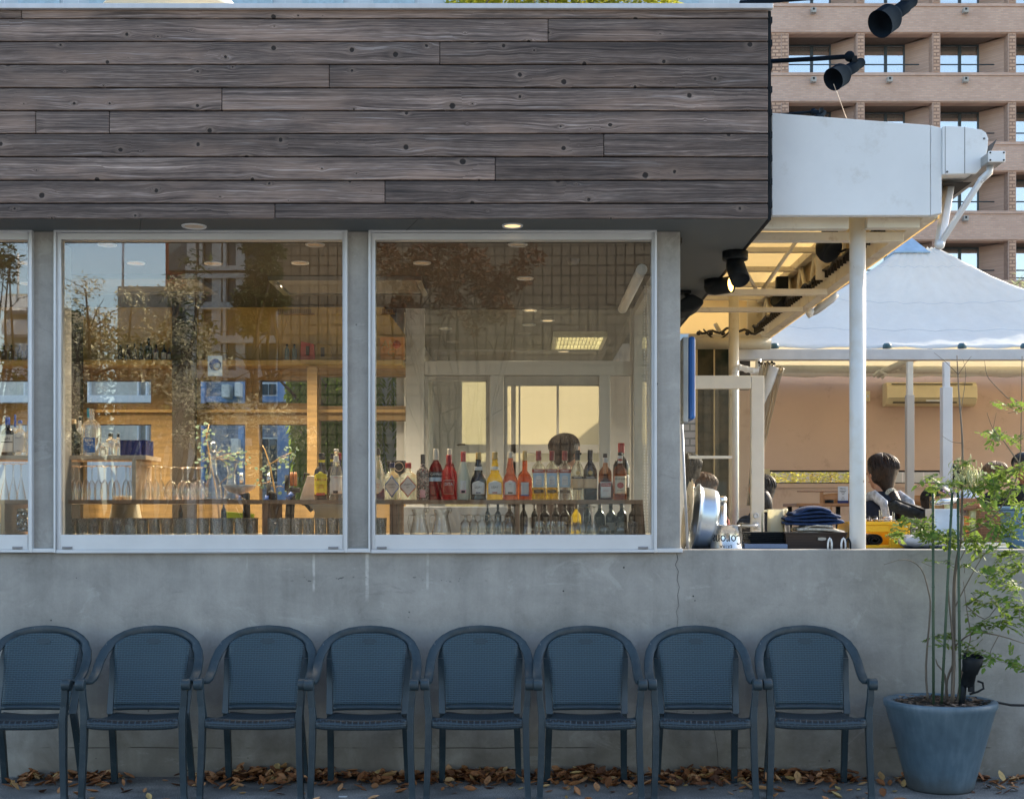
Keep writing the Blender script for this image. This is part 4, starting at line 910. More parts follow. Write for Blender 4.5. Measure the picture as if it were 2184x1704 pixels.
# string courses
m = MB()
for k in list(rowsk)+[6]: m.box(xL, xR, YH-0.06, YH-0.002, hz(top(k)-2), hz(top(k)-6)); m.box(xL, xR, YH-0.05, YH-0.003, hz(top(k-1)+90), hz(top(k-1)+85))
m.build('string_course', brick, ht)
# reveals
D = 1.35
a, b = hx(1844-PX), hx(1827); zt, zb_ = hz(top(0)), hz(top(0)+83); wr = a+(hx(1770)-hx(1684))*(YH+D)/YH+0.35; yb_ = YH+D
m = MB(); m.quad((b,YH+0.5,zb_),(b,YH+0.5,zt),(wr,yb_,zt),(wr,yb_,zb_)); m.quad((a,YH+0.5,zb_),(a,YH+0.5,zt),(a,yb_,zt),(a,yb_,zb_)); m.quad((a,YH+0.5,zb_),(b,YH+0.5,zb_),(wr,yb_,zb_),(a,yb_,zb_))
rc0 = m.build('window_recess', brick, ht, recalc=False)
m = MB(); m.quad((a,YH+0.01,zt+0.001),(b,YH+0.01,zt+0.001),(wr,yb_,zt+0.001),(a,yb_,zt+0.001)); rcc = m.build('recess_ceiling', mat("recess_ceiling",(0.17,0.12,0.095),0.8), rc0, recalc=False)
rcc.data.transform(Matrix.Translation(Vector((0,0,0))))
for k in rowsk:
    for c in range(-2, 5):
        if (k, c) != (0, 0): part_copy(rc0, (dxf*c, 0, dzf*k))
MB().box(xL, xR, YH+D+0.25, YH+12, 0, hz(top(-2)-60)).build('core', brick, ht)
hfm = mat("dark_window_frame",(0.045,0.058,0.066),0.4)
cur = NT("hotel_curtain"); v = cur.coord(); n_ = cur.noise(cur.comb(cur.math('MULTIPLY',cur.sep(v)[0],9.0),0.0,0.0),1.0,2); curm = cur.done(cur.bsdf(cur.mix(n_,(0.7,0.68,0.58),(0.92,0.90,0.8)),0.8))
hp = NT("hotel_pane"); gl = hp.n('ShaderNodeBsdfGlossy'); gl.inputs['Roughness'].default_value=0.02; gl.inputs[0].default_value=(0.85,0.86,0.86,1); tr_ = hp.n('ShaderNodeBsdfTransparent'); mx = hp.n('ShaderNodeMixShader'); mx.inputs[0].default_value=0.5; hp.l(tr_.outputs[0],mx.inputs[1]); hp.l(gl.outputs[0],mx.inputs[2]); hpm = hp.done(mx.outputs[0])
proto = None
for k in rowsk:
    for c in range(-2, 5):
        a = hx(1844+PX*(c-1)); zt, zb_ = hz(top(k)), hz(top(k)+83); yb_ = YH+D
        wr = a+(hx(1770)-hx(1684))*(YH+D)/YH+0.35
        if proto is None:
            m = MB(); wd = wr-a
            m.box(0,wd,0,0.06,-0.08,-0.0005); m.box(0,0.06,0,0.06,zb_-zt,-0.081); m.box(wd-0.08,wd,0,0.06,zb_-zt,-0.081); mxx = wd*0.60; m.box(mxx-0.065,mxx+0.065,-0.02,0.06,zb_-zt,-0.081)
            m.v = [v_+Vector((a,yb_,zt)) for v_ in m.v]
            wf = m.build('window', hfm, ht); L = Vector((a,yb_,zt))-Vector(ht.location)
            wf.data.transform(Matrix.Translation(-L)); wf.location = L
            def sub(nm_, mm, bx_):
                q = MB(); q.box(*bx_); me = q.build(nm_, mm); me.parent = wf; return me
            sub('pane', hpm, (0.06,wd-0.08,0.02,0.03,zb_-zt,-0.081)); sub('curtain', curm, (0.06,wd-0.08,0.18,0.2,zb_-zt,-0.081))
            q = MB(); q.tube([(0,-0.9,(zb_-zt)*0.71),(wd+0.35,-0.9,(zb_-zt)*0.71)],0.03,6); me = q.build('railing', hfm); me.parent = wf
            proto = wf
        else:
            w2 = proto.copy(); C.objects.link(w2); w2.parent = ht; w2.location = Vector((a,yb_,zt))-Vector(ht.location)
            for ch_ in list(proto.children): d_ = ch_.copy(); C.objects.link(d_); d_.parent = w2
m = MB(); m2 = MB(); a = hx(1733-PX+PX); z = hz(top(-1)+102)
m.box(a-0.11,a+0.11,YH-0.3,YH-0.051,z-0.11,z+0.11); m2.box(a-0.05,a+0.03,YH-0.31,YH-0.301,z-0.01,z+0.075)
o = m.build('drain_box', mat("concrete_box",(0.35,0.33,0.3),0.8), ht, bevel=0.02); m2.build('drain_opening', M['black'], o)
for k in rowsk:
    for c in range(-1, 5):
        if (k, c) != (0, 0): part_copy(o, (dxf*c, 0, dzf*k))
# ================= things just over the roof line
of = thing('office_block', (-6, 45, 0), 'pale blue office block peeking over the left roof edge', 'building')
MB().box(-22, 8.0, 45, 55, 0, Z_(-60,45)).build('wall', m_brick("pale_blue_tile",(0.42,0.50,0.56),(0.46,0.54,0.60),(0.6,0.65,0.7),0.5,0.6), of)
m = MB()
for k in range(10):
    m.box(-17+2.4*k,-15.6+2.4*k,44.9,44.99,Z_(30,45),Z_(-22,45))
m.build('window', mat("blue_window",(0.30,0.42,0.50),0.2), of)
cp = thing('roof_canopy', P(370,20,16), 'white pointed canopy top just visible over the roof edge', 'canopy')
c_ = P(372,30,16); c_.z = Z_(14,16); MB().lathe([(0.86,-0.15),(0.72,0.03),(0.5,0.18),(0.25,0.55),(0.1,0.9),(0,0.95)], c_, 24).build('canopy_cloth', tm, cp)
MB().lathe([(0.04,-4.0),(0.04,0.3)], c_, 8).build('mast', M['whitep'], cp)
# ================= trees
bark = mat("grey_bark",(0.16,0.13,0.10),0.85,var=0.3,vs=20,stretch=(1,1,0.2),bump=0.4,bs=40)
def branchy(base, tips, r0, seed=0, wob=0.12):
    r = random.Random(seed); mb = MB()
    for tp in tips:
        tp = Vector(tp); L = (tp-Vector(base)).length; n = 7; pts = []; rs = []
        off = Vector((r.gauss(0,wob), r.gauss(0,wob), 0))*L*0.3
        for i in range(n):
            s_ = i/(n-1); p = Vector(base).lerp(tp, s_)+off*math.sin(PI*s_)+Vector((r.gauss(0,1),r.gauss(0,1),0))*0.012*L*(s_>0)
            pts.append(p); rs.append(r0*(1-0.8*s_))
        mb.tube(pts, rs, 7)
        for _ in range(4):
            i = r.randint(3, n-1); p = pts[i]; q = p+Vector((r.gauss(0,1),r.gauss(0,1),r.uniform(0.2,1)))*L*0.13
            mb.tube([p, p.lerp(q,0.5)+Vector((0,0,0.02*L)), q], [rs[i]*0.6, rs[i]*0.4, rs[i]*0.15], 5)
    return mb
bark2 = mat("dark_bark",(0.03,0.024,0.018),0.9,var=0.3,vs=20)  # building shade over the street trees is put into this darker bark colour
def tree(label, base, clumps, n, size, m_, tr=0.12, seed=1, name='tree', droop=0.0, group=None, aspect=0.5, flat=0.5):
    t_ = thing(name, base, label, 'tree', group)
    tips = [Vector(c)+Vector((0,0,-rad[2]*0.2)) for c, rad in clumps]
    branchy(base, tips, tr*(0.6 if group else 1), seed).build('trunk', bark2 if group else bark, t_)
    leaf_cloud('crown', m_, clumps, n, size, t_, flat=flat, seed=seed, droop=droop, aspect=aspect); return t_
lf_g = m_leaf("green_leaf",(0.05,0.10,0.02),(0.12,0.20,0.04)); lf_y = m_leaf("yellowing_leaf",(0.14,0.20,0.02),(0.40,0.38,0.04),0.45)
lf_w = m_leaf("willow_leaf",(0.07,0.14,0.03),(0.22,0.30,0.06),0.45); lf_r = m_leaf("reddish_leaf",(0.09,0.03,0.02),(0.16,0.07,0.03)); lf_d = m_leaf("dark_leaf",(0.025,0.05,0.02),(0.10,0.13,0.05)); lf_s = m_leaf("sun_painted_leaf",(0.25,0.23,0.12),(0.95,0.88,0.6),0.3)  # last material: pale sun flecks are put into the leaf colour
tree('yellow green tree top peeking over the roof edge', P(1150,1180,30), [(P(1000+50*k,8+rnd.uniform(-10,8),30),(0.55,0.6,0.45)) for k in range(9)]+[(P(1000+80*k,60+40*(k%3),30),(0.8,0.8,0.7)) for k in range(6)], 9000, 0.16, lf_y, 0.2, 5)
r_ = random.Random(5)
# olive-like shrub at right edge
tree('pale olive branches beside the right edge of the tent roof', P(2190,1150,18.5), [(P(2150,618,18.5),(0.22,0.3,0.12)),(P(2175,640,18.5),(0.25,0.3,0.15)),(P(2190,660,18.5),(0.3,0.3,0.3)),(P(2205,615,18.5),(0.25,0.3,0.3))], 600, 0.11, m_leaf("olive_leaf",(0.22,0.26,0.14),(0.38,0.42,0.24)), 0.04, 9, aspect=0.25)
# willow behind the bar
wl = thing('willow_tree', (X_(740,14.2),14.2,0), 'green weeping willow seen through the bar back windows', 'tree')
mb = MB(); r2 = random.Random(11); strands = []
for i in range(150):
    px = r2.choice([r2.gauss(650,22), r2.gauss(705,18), r2.gauss(770,60), r2.gauss(840,30)]); Yw = r2.uniform(13.2,14.6); z0 = r2.uniform(3.0,4.2); ln = r2.uniform(0.8,2.2) if px<660 else r2.uniform(1.6,3.3)
    x = X_(px,Yw); mb_n = int(ln/0.035)
    for k in range(mb_n):
        z = z0-k*0.035; xx = x+0.06*math.sin(k*0.05+i); 
        for s_ in (-1,1):
            d = Vector((s_*r2.uniform(0.3,1), r2.uniform(-.6,.6), -1.2)).normalized(); L = r2.uniform(0.06,0.11); sd_ = d.cross(Vector((0,1,0.3))).normalized()*L*0.13
            b = len(mb.v); p = Vector((xx,Yw,z)); mb.v += [p, p+d*L*0.5+sd_, p+d*L, p+d*L*0.5-sd_]; mb.face((b,b+1,b+2,b+3))
    strands.append((x,Yw,z0))
mb.build('crown', lf_w, wl, recalc=False)
branchy(wl.location, [Vector((s_[0],s_[1],s_[2])) for s_ in strands[:14]], 0.1, 3).build('trunk', bark, wl)
# annex building behind the bar
an = thing('blue_annex_building', (-3,16,0), 'blue and grey brick building seen through the bar back windows', 'building')
YA = 16.0
MB().box(X_(-150,YA), X_(880,YA), YA, YA+3, 0, 5.0).build('wall', m_brick("grey_blue_brick",(0.20,0.24,0.30),(0.25,0.29,0.35),(0.32,0.35,0.4),0.2,0.07), an)
bl = mat("blue_paint",(0.16,0.28,0.50),0.5,var=0.08)
m = MB()
for (a,b,y0,y1) in ((300,880,846,858),(512,523,790,1180),(595,619,790,1180),(655,668,790,1180),(620,654,964,1028),(415,440,790,1180),(300,412,1040,1052)): 
    yy = YA-0.1 if (b-a)<60 and (y1-y0)>200 else YA-0.06
    m.box(X_(a,YA), X_(b,YA), yy, YA-0.001, max(0,Z_(y1,YA)), Z_(y0,YA))
m.build('blue_trim', bl, an)
m = MB(); m.box(X_(-150,YA), X_(340,YA), YA-0.2, YA-0.001, Z_(861,YA), Z_(846,YA)); m.box(X_(-150,YA), X_(340,YA), YA-0.2, YA-0.002, Z_(1180,YA), Z_(985,YA))
for px in (195,300,318,60): m.box(X_(px,YA), X_(px+3,YA), YA-0.15, YA-0.003, Z_(984,YA), Z_(862,YA)); m.box(X_(px,YA), X_(px+3,YA), YA-0.15, YA-0.003, Z_(845,YA), Z_(790,YA))
m.build('white_band', M['whitep'], an)
MB().box(X_(-150,YA), X_(340,YA), YA-0.05, YA-0.0015, Z_(984,YA), Z_(780,YA)).build('pale_panel', mat("pale_panel",(0.55,0.52,0.45),0.6,var=0.2,vs=1.5), an)
for (a,b,y0,y1) in ((553,592,816,845),(553,594,933,1030),(647,661,933,964),(300,330,930,960)):
    m = MB(); m.pbox(a,b,y0,y1,YA-0.04,YA-0.012); o = m.build('window', M['whitep'], an); m = MB(); m.pbox(a+3,(a+b)/2-1,y0+3,y1-3,YA-0.048,YA-0.042); m.pbox((a+b)/2+1,b-3,y0+3,y1-3,YA-0.048,YA-0.042); m.build('pane', mat("dark_pane",(0.08,0.10,0.11),0.1), o)
for (a,b,y0,y1) in ((472,489,819,848),(492,508,935,967),(628,639,935,967),(500,512,815,846)):
    m = MB(); m.pbox(a,b,y0,y1,YA-0.25,YA-0.001); m.build('meter_box', mat("pale_meter_box",(0.62,0.64,0.62),0.5), an, bevel=0.01)
# ================= the street behind the camera, which the windows mirror
def R(px, py, D): return Vector((X_(px, D), 15.0-D, Z_(py, D)))
tb = thing('tiled_building', (0,-25.5,0), 'brown tiled building mirrored in the right window', 'building')
tile = m_brick("brown_grey_tile",(0.085,0.075,0.062),(0.105,0.092,0.075),(0.012,0.011,0.010),0.28,0.30,0.021,off=0.0,bump=0.3)
MB().box(X_(592,40), 9, -38, -25, 0, 19).build('wall', tile, tb)
m = MB()
for k in range(4): m.box(-5.5+3.6*k,-4.1+3.6*k,-25.06,-24.99,0.9,2.6)
m.build('window', mat("dark_pane",(0.08,0.10,0.11),0.1), tb)
gb = thing('grid_building', (-11,-35.5,0), 'white framed grid facade block mirrored in the middle window', 'building')
MB().box(X_(400,50), X_(598,50), -45, -35, 0, 15.5).build('wall', mat("blue_black_glass",(0.05,0.07,0.09),0.15,var=0.3,vs=1), gb)
m = MB()
for px in (402,428,455,478,505,550,590): m.box(X_(px,50), X_(px,50)+(0.34 if px in (402,455,505,590) else 0.12), -35+0.001, -34.7, 0, 15.6)
for py in (430,508,578,588,655,727,800,872,945): m.box(X_(400,50), X_(598,50), -34.699, -34.6, Z_(py,50)-0.14, Z_(py,50)+0.14)
m.build('facade_grid', mat("white_tile",(0.8,0.78,0.72),0.6), gb)
rt = thing('red_tower', (-15,-45.5,0), 'red balcony tower mirrored in the middle window', 'building')
MB().box(X_(352,60), X_(404,60), -52, -45, 0, 22).build('wall', mat("red_render",(0.42,0.07,0.035),0.7), rt)
m = MB()
for k in range(9): m.box(X_(364,60), X_(404,60), -44.95, -44.6, 1.5+2.2*k, 2.9+2.2*k)
m.build('balcony_window', mat("dark_pane",(0.08,0.10,0.11),0.1), rt)
ca = thing('cream_apartment', (-22,-40.5,0), 'cream apartment block mirrored in the left windows', 'building')
MB().box(X_(10,55), X_(75,55), -48, -40, 0, Z_(625,55)).build('wall', mat("cream_render",(0.5,0.46,0.36),0.7), ca)
MB().box(X_(235,55), X_(345,55), -50, -41, 0, Z_(600,55)).build('wall', MATS["cream_render"], ca)
m = MB()
for k in range(4): 
    m.box(X_(22,55), X_(75,55), -39.99, -39.0, Z_(663+50*k,55)-0.1, Z_(663+50*k,55)+0.5)
m.build('balcony', M['whitep'], ca)
m = MB(); m.tube([R(262,640,54), R(262,515,54)], 0.05, 6); m.tube([R(38,640,54), R(38,540,54)], 0.05, 6); m.build('antenna', M['whitep'], ca)
street_group = 'street trees mirrored in the windows'
rr = random.Random(21)
def clumps(lst, D): return [(R(a, b, D), (c, c, c*0.8)) for a, b, c in lst]
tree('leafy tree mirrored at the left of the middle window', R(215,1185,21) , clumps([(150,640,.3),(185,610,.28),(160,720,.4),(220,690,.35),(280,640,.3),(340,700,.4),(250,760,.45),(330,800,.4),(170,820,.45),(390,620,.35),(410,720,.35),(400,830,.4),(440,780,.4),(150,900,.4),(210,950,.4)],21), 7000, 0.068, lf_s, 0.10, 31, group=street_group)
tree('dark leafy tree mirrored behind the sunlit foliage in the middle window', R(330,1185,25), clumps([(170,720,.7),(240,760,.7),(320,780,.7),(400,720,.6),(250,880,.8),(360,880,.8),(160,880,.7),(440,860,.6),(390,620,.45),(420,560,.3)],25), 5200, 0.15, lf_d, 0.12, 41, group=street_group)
tree('tall dark conifer mirrored at the top of the middle window', R(552,1160,30), clumps([(540,640,.5),(560,580,.45),(545,520,.4),(555,460,.4),(530,690,.4),(590,640,.35),(575,540,.35)],30), 5000, 0.13, lf_d, 0.14, 32, group=street_group)
tree('reddish multi stemmed tree mirrored in the right window', R(990,1180,22), clumps([(830,560,.3),(870,600,.33),(905,550,.33),(950,590,.36),(1000,560,.33),(1040,610,.36),(1095,590,.33),(1130,550,.25),(860,660,.3),(1060,660,.33),(960,520,.3),(820,520,.25),(960,650,.28),(1010,690,.25)],22), 4200, 0.105, lf_r, 0.06, 33, group=street_group)
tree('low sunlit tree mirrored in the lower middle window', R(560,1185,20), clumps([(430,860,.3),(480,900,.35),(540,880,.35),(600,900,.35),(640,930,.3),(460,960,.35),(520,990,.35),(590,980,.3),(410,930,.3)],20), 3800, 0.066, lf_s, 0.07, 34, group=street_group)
tree('overhanging leafy branch mirrored at the left window', R(-60,1185,17), clumps([(-20,560,.25),(8,540,.18),(22,565,.15),(5,590,.15),(-60,640,.3),(10,760,.2),(40,800,.2),(30,860,.22)],17), 1500, 0.11, lf_d, 0.06, 35, group=street_group, aspect=0.35)
# ================= bar shelves
YS = 7.86          # bottle axis depth
def sy(py, Y=YS): return Z_(py, Y)
SHT = Z_(1066.5, YS)           # top of the main shelf
sh = thing('bar_shelf', (-1, YS, 0.25), 'long dark plywood bar shelf just inside the windows', 'shelf')
YF0 = 7.70
zt_ = SHT; zb_ = SHT-0.022
MB().box(X_(-260,YF0), X_(1371,YF0), YF0, YF0+0.42, zb_, zt_).build('shelf_board', M['ply'], sh)
m = MB(); BT = Z_(1140, 7.8)
for (a,b) in ((1,11),(559,577),(831,849),(1099,1108)):
    m.box(X_(a,YF0+.02), X_(b,YF0+.02), YF0+0.02, YF0+0.40, BT+.001, zb_-0.0005)
xe = X_(1366,YF0+.02); m.prism([(xe-0.006,zb_-.0005),(xe+0.014,zb_-.0005),(xe+0.03,BT+.001),(xe+0.01,BT+.001)], YF0+0.02, YF0+0.40)
m.build('upright', M['plyv'], sh)
MB().box(-5.1, 0.84, 7.62, 8.4, BT-0.04, BT).build('lower_board', mat("pale_counter",(0.42,0.38,0.30),0.5), sh)
UZ = Z_(973, YS)
us = thing('upper_shelf', (X_(220,YS),YS,zt_), 'short pale wooden shelf standing on the bar shelf', 'shelf')
m = MB(); m.box(X_(-120,YF0+.03), X_(311,YF0+.03), YF0+0.03, YF0+0.36, UZ-0.024, UZ); m.box(X_(281,YF0+.03), X_(290,YF0+.03), YF0+0.03, YF0+0.36, zt_+.0005, UZ-0.0245); m.build('board', M['pale'], us, bevel=0.001)
# ---------------- glass and liquid materials
clear = thin_glass("clear_glass", (0.97,0.98,0.97), 0.10, 0.95, 0.04, 1.5, 0.6)
L = dict(
 clear=liquid_glass("clear_spirit",(0.95,0.97,0.94),light=0.03), pale=liquid_glass("pale_yellow_spirit",(0.94,0.97,0.86),light=0.07), yellow=liquid_glass("yellow_liquor",(0.85,0.60,0.02),light=0.28),
 gold=liquid_glass("golden_liqueur",(0.78,0.62,0.08),light=0.3), red=liquid_glass("red_bitter",(0.22,0.01,0.012),light=0.15), pink=liquid_glass("pink_liqueur",(0.62,0.16,0.18),light=0.22),
 orange=liquid_glass("orange_liqueur",(0.80,0.27,0.03),light=0.25), amber=liquid_glass("amber_whiskey",(0.36,0.13,0.02),light=0.18), rose=liquid_glass("rose_amber",(0.60,0.20,0.10),light=0.2),
 dark=mat("dark_bottle_glass",(0.010,0.010,0.014),0.08,var=0.3,spec=0.7), green=mat("dark_green_glass",(0.006,0.014,0.008),0.08,var=0.3,spec=0.7), frost=mat("cloudy_glass",(0.62,0.62,0.48),0.35,var=0.06),
 juice=mat("orange_juice",(0.62,0.26,0.03),0.3,var=0.06), brown=liquid_glass("brown_glass",(0.16,0.05,0.015),light=0.15), blue=mat("navy_bottle",(0.01,0.015,0.06),0.1,spec=0.7))
capc = {k: mat("cap_"+k, v, 0.35, var=0.08) for k, v in dict(black=(.012,.012,.014), red=(.42,.02,.02), darkred=(.24,.015,.015), silver=(.62,.56,.46), gold=(.55,.38,.14), navy=(.01,.02,.09), blue=(.02,.08,.45), cork=(.45,.3,.15), cyan=(.05,.42,.6), white=(.7,.7,.68), copper=(.5,.2,.07), green=(.02,.15,.05)).items()}
lab = {k: mat("label_"+k, v, 0.6, var=0.05) for k, v in dict(white=(.68,.68,.66), cream=(.66,.60,.46), black=(.02,.02,.025), red=(.40,.05,.03), sky=(.45,.60,.72), blue=(.03,.13,.45), yellow=(.72,.62,.02), peach=(.66,.44,.24), pink=(.75,.4,.42), grey=(.5,.52,.54)).items()}
ink = {k: mat("ink_"+k, v, 0.6, var=0.0) for k, v in dict(black=(.02,.02,.02), red=(.38,.02,.02), navy=(.02,.025,.12), white=(.8,.8,.78), gold=(.5,.36,.12), blue=(.03,.12,.4)).items()}
SHAPES = {   # (radius fraction, height fraction)
 'wine': [(0.9,0),(1,.02),(1,.55),(.95,.62),(.72,.70),(.42,.76),(.34,.80),(.33,.93),(.36,.935),(.36,1)],
 'spirit': [(0.92,0),(1,.02),(1,.58),(.93,.64),(.62,.70),(.38,.74),(.33,.78),(.32,1)],
 'square': [(0.92,0),(1,.02),(1,.58),(.9,.68),(.55,.745),(.34,.775),(.31,.80),(.31,1)],
 'bell': [(0.98,0),(1,.03),(.93,.07),(.96,.12),(1,.30),(1,.38),(.86,.47),(.58,.55),(.50,.60),(.54,.63),(.45,.70),(.34,.80),(.32,1)],
 'frost': [(0.95,0),(1,.02),(1,.35),(.9,.50),(.66,.66),(.42,.78),(.34,.82),(.34,1)],
 'vodka': [(0.95,0),(1,.02),(1,.10),(.93,.13),(.95,.20),(1,.30),(1,.62),(.90,.69),(.55,.75),(.36,.77),(.36,1)],
 'squat': [(0.95,0),(1,.03),(1,.38),(.93,.46),(.65,.52),(.38,.56),(.33,.62),(.30,1)],
 'syrup': [(0.95,0),(1,.02),(1,.30),(.8,.40),(.95,.50),(.70,.64),(.42,.76),(.33,.82),(.32,1)],
 'pharm': [(0.95,0),(1,.03),(1,.66),(.8,.74),(.45,.78),(.42,1)],
 'round': [(0.8,0),(1,.05),(1,.45),(.85,.6),(.5,.7),(.3,.76),(.28,1)],
}
def bottle(px0, px1, ytop, label, body, shape='spirit', cap='black', caph=0.14, lb=None, ybase=1067.0, Y=YS, sy_=0.75, liquid=None, zb=None, capr=1.12, sq=0.0, seg=26, extra=None, group='bottles on the bar shelf', name='bottle', band=None):
    x = X_((px0+px1)/2, Y); R_ = X_(px1,Y)-X_(px0,Y); R_ *= 0.53
    if zb is None: zb = SHT+0.0005
    H = Z_(ytop,Y)-zb; t_ = thing(name, (x,Y,zb), label, 'bottle', group); c = (x,Y,zb)
    pr_ = SHAPES[shape]; prof = [(r*R_, z*H*0.985) for r, z in pr_]
    MB().lathe([(0,prof[0][1])]+prof+[(0,prof[-1][1])], c, seg, sy=sy_, sq=sq).build('glass_body', body, t_)
    def rad(zf):
        for i in range(len(pr_)-1):
            if pr_[i][1] <= zf <= pr_[i+1][1]:
                k = (zf-pr_[i][1])/max(1e-6, pr_[i+1][1]-pr_[i][1]); return R_*(pr_[i][0]*(1-k)+pr_[i+1][0]*k)
        return R_*pr_[-1][0]
    rn = R_*pr_[-1][0]
    if cap:
        cz = H*(1-caph); MB().lathe([(rn*capr,cz),(rn*capr*1.04,cz+0.002),(rn*capr,cz+0.004),(rn*capr*0.98,H-0.003),(rn*capr*0.85,H),(0,H)], c, 18, sy=1).build('cap', capc[cap], t_)
    if liquid:
        top_ = liquid[1]; p2 = [(rad(z_)*0.93, z_*H) for z_ in [0.02]+[q for _, q in pr_ if 0.03 < q < top_]+[top_]]
        MB().lathe([(0,p2[0][1])]+p2+[(0,p2[-1][1])], c, 20, sy=sy_, sq=sq).build('liquid', L[liquid[0]] if isinstance(liquid[0], str) else liquid[0], t_)
    def patch(z0, z1, halfw, mt, off=0.0012, nm_='label', shp=None, cx=0.0):
        q = MB(); rows_ = []; nz, na = 8, 12
        for i in range(nz+1):
            zf = z0+(z1-z0)*i/nz; rr_ = max(rad(zf), 0.004)+off; hw = halfw
            if shp == 'diamond': hw = halfw*(1-abs(i/nz-0.5)*2)+0.0005
            if shp == 'oval': hw = halfw*math.sqrt(max(0,1-(2*i/nz-1)**2))+0.0003
            if shp == 'arch': hw = halfw*(1 if i < nz*0.75 else math.sqrt(max(0.01,1-((i/nz-.75)*4)**2)))
            a = min(1.35, math.asin(min(0.98, hw*R_/rr_)))
            row = []
            for j in range(na+1):
                an_ = a*(2*j/na-1)+cx; f = 1.0
                if sq > 0: f = (1-sq)+sq/max(abs(math.sin(an_)), abs(math.cos(an_)))
                row.append((x+rr_*math.sin(an_)*f, Y-(rr_*math.cos(an_)*f)*sy_-0.0004, zb+zf*H))
            rows_.append(row)
        q.grid(rows_); return q.build(nm_, mt, t_, recalc=False, solid=0.0006)
    for it in (lb or []):
        if it[0] == 'p': o = patch(it[1], it[2], it[3], lab[it[4]] if it[4] in lab else capc[it[4]], 0.0012+0.0006*it[6] if len(it) > 6 else 0.0012, shp=it[5] if len(it) > 5 else None)
        if it[0] == 't':  # text: string, z fraction, size px, ink, spacing
            s_ = it[3]*Y/F; rr_ = rad(it[2])+0.0034
            off = it[5]*R_ if len(it) > 5 else 0
            tm_ = text_mb(it[1], s_, (x+off, Y-rr_*sy_, zb+it[2]*H), sx=it[6] if len(it) > 6 else 0.9, bold=0.0)
            for i, v in enumerate(tm_.v):
                dx = max(-0.97, min(0.97, (v.x-x)/rr_)); f = math.sqrt(1-dx*dx)
                tm_.v[i] = Vector((v.x, Y-rr_*f*sy_-0.0012 if sq == 0 else Y-rr_*sy_-0.0012, v.z))
            tm_.build('lettering', ink[it[4]], t_, recalc=False)
    return t_
def b3(a, b, t0): return (773.1+a*.1783, 773.1+b*.1783, 879.8+t0*.1783)
def b4(a, b, t0): return (1066.4+a*.1784, 1066.4+b*.1784, 879.8+t0*.1783)
g1 = 'bottles along the bar shelf in the right window'
bottle(*b3(105,265,428), 'syrup bottle with black cap and round cream label at the left window frame', L['clear'], 'syrup', 'black', .13, [('p',.12,.42,.75,'cream','oval'),('t','adine',.30,5.5,'red'),('t','rup',.25,5.5,'red')], liquid=('red',.22), group=g1)
bottle(*b3(268,445,598), 'clear square bottle with navy cap and blue edged diamond label', L['pale'], 'square', 'navy', .15, [('p',.06,.66,.92,'blue','diamond'),('p',.10,.62,.80,'white','diamond',1),('t',"GILBEY'S",.41,5.2,'black'),('t','VODKA',.335,4.2,'black')], sq=.5, group=g1)
bottle(*b3(450,648,600), 'clear square bottle with red cap and red edged diamond label', L['pale'], 'square', 'red', .15, [('p',.06,.66,.92,'red','diamond'),('p',.10,.62,.80,'white','diamond',1),('t',"GILBEY'S",.41,5.2,'black'),('t','GIN',.335,4.2,'black')], sq=.5, group=g1)
fl = NT("floral_print"); v = fl.coord(); vo = fl.n('ShaderNodeTexVoronoi'); fl.l(v, vo.inputs['Vector']); vo.inputs['Scale'].default_value = 95; wv = fl.noise(v, 70, 2, .5, 2.5)
flm = fl.done(fl.bsdf(fl.mix(fl.step(wv,.52,.56), fl.mix(fl.step(vo.outputs['Distance'],.25,.3),(.5,.03,.03),(.02,.012,.012)), (.6,.5,.42)), .3))
bottle(*b3(648,800,500), 'dark bottle covered in red and white floral print', flm, 'spirit', 'black', .2, [('p',.05,.22,.4,'pink'),('p',.84,.87,.45,'yellow')], group=g1)
bottle(*b3(800,955,435), 'deep red bitter bottle with silver cap and dark and blue label', L['red'], 'wine', 'silver', .22, [('p',.445,.55,.93,'black'),('p',.365,.443,.93,'sky'),('t','CAMPARI',.50,8,'white',.14,.8)], group=g1)
bottle(*b3(975,1110,437), 'red bottle with silver cap hidden behind the pink one', L['red'], 'wine', 'silver', .15, Y=YS+0.1, group=g1)
bottle(*b3(945,1125,505), 'pink lychee liqueur bottle with red label and red neck', L['pink'], 'spirit', 'red', .21, [('p',.13,.44,.62,'cream'),('p',.14,.43,.58,'red',None,1),('t','DITA',.345,8.5,'white')], group=g1, caph=.21) if False else bottle(*b3(945,1125,505), 'pink liqueur bottle with red label and red neck', L['pink'], 'spirit', 'red', .21, [('p',.13,.44,.62,'cream'),('p',.14,.43,.58,'red',None,1),('t','DITA',.345,8.5,'white')], group=g1)
bottle(*b3(1130,1285,468), 'cloudy frosted bottle half full of orange juice liqueur with red cap', L['frost'], 'frost', 'red', .21, [('p',.16,.40,.42,'white'),('p',.14,.21,.43,'pink',None,1),('p',.148,.195,.26,'black',None,2)], group=g1)
def lejay(a, b, t0, lblc, body, capk='gold', f=b3, lb='black', Yo=0): 
    return bottle(*f(a,b,t0), lblc, body, 'bell', capk, .15, [('p',.12,.40,.80,'white','arch'),('p',.625,.70,.85,'white'),('t','LEJAY',.265,6.6,'black') ,('p',.14,.165,.3,'navy' if 'dark' in lblc else 'red',None,1)], group=g1)
lejay(1298,1478,478,'dark blue black bell shaped liqueur bottle with white arched label', L['dark'])
lejay(1492,1678,473,'golden yellow bell shaped liqueur bottle with white arched label', L['gold'])
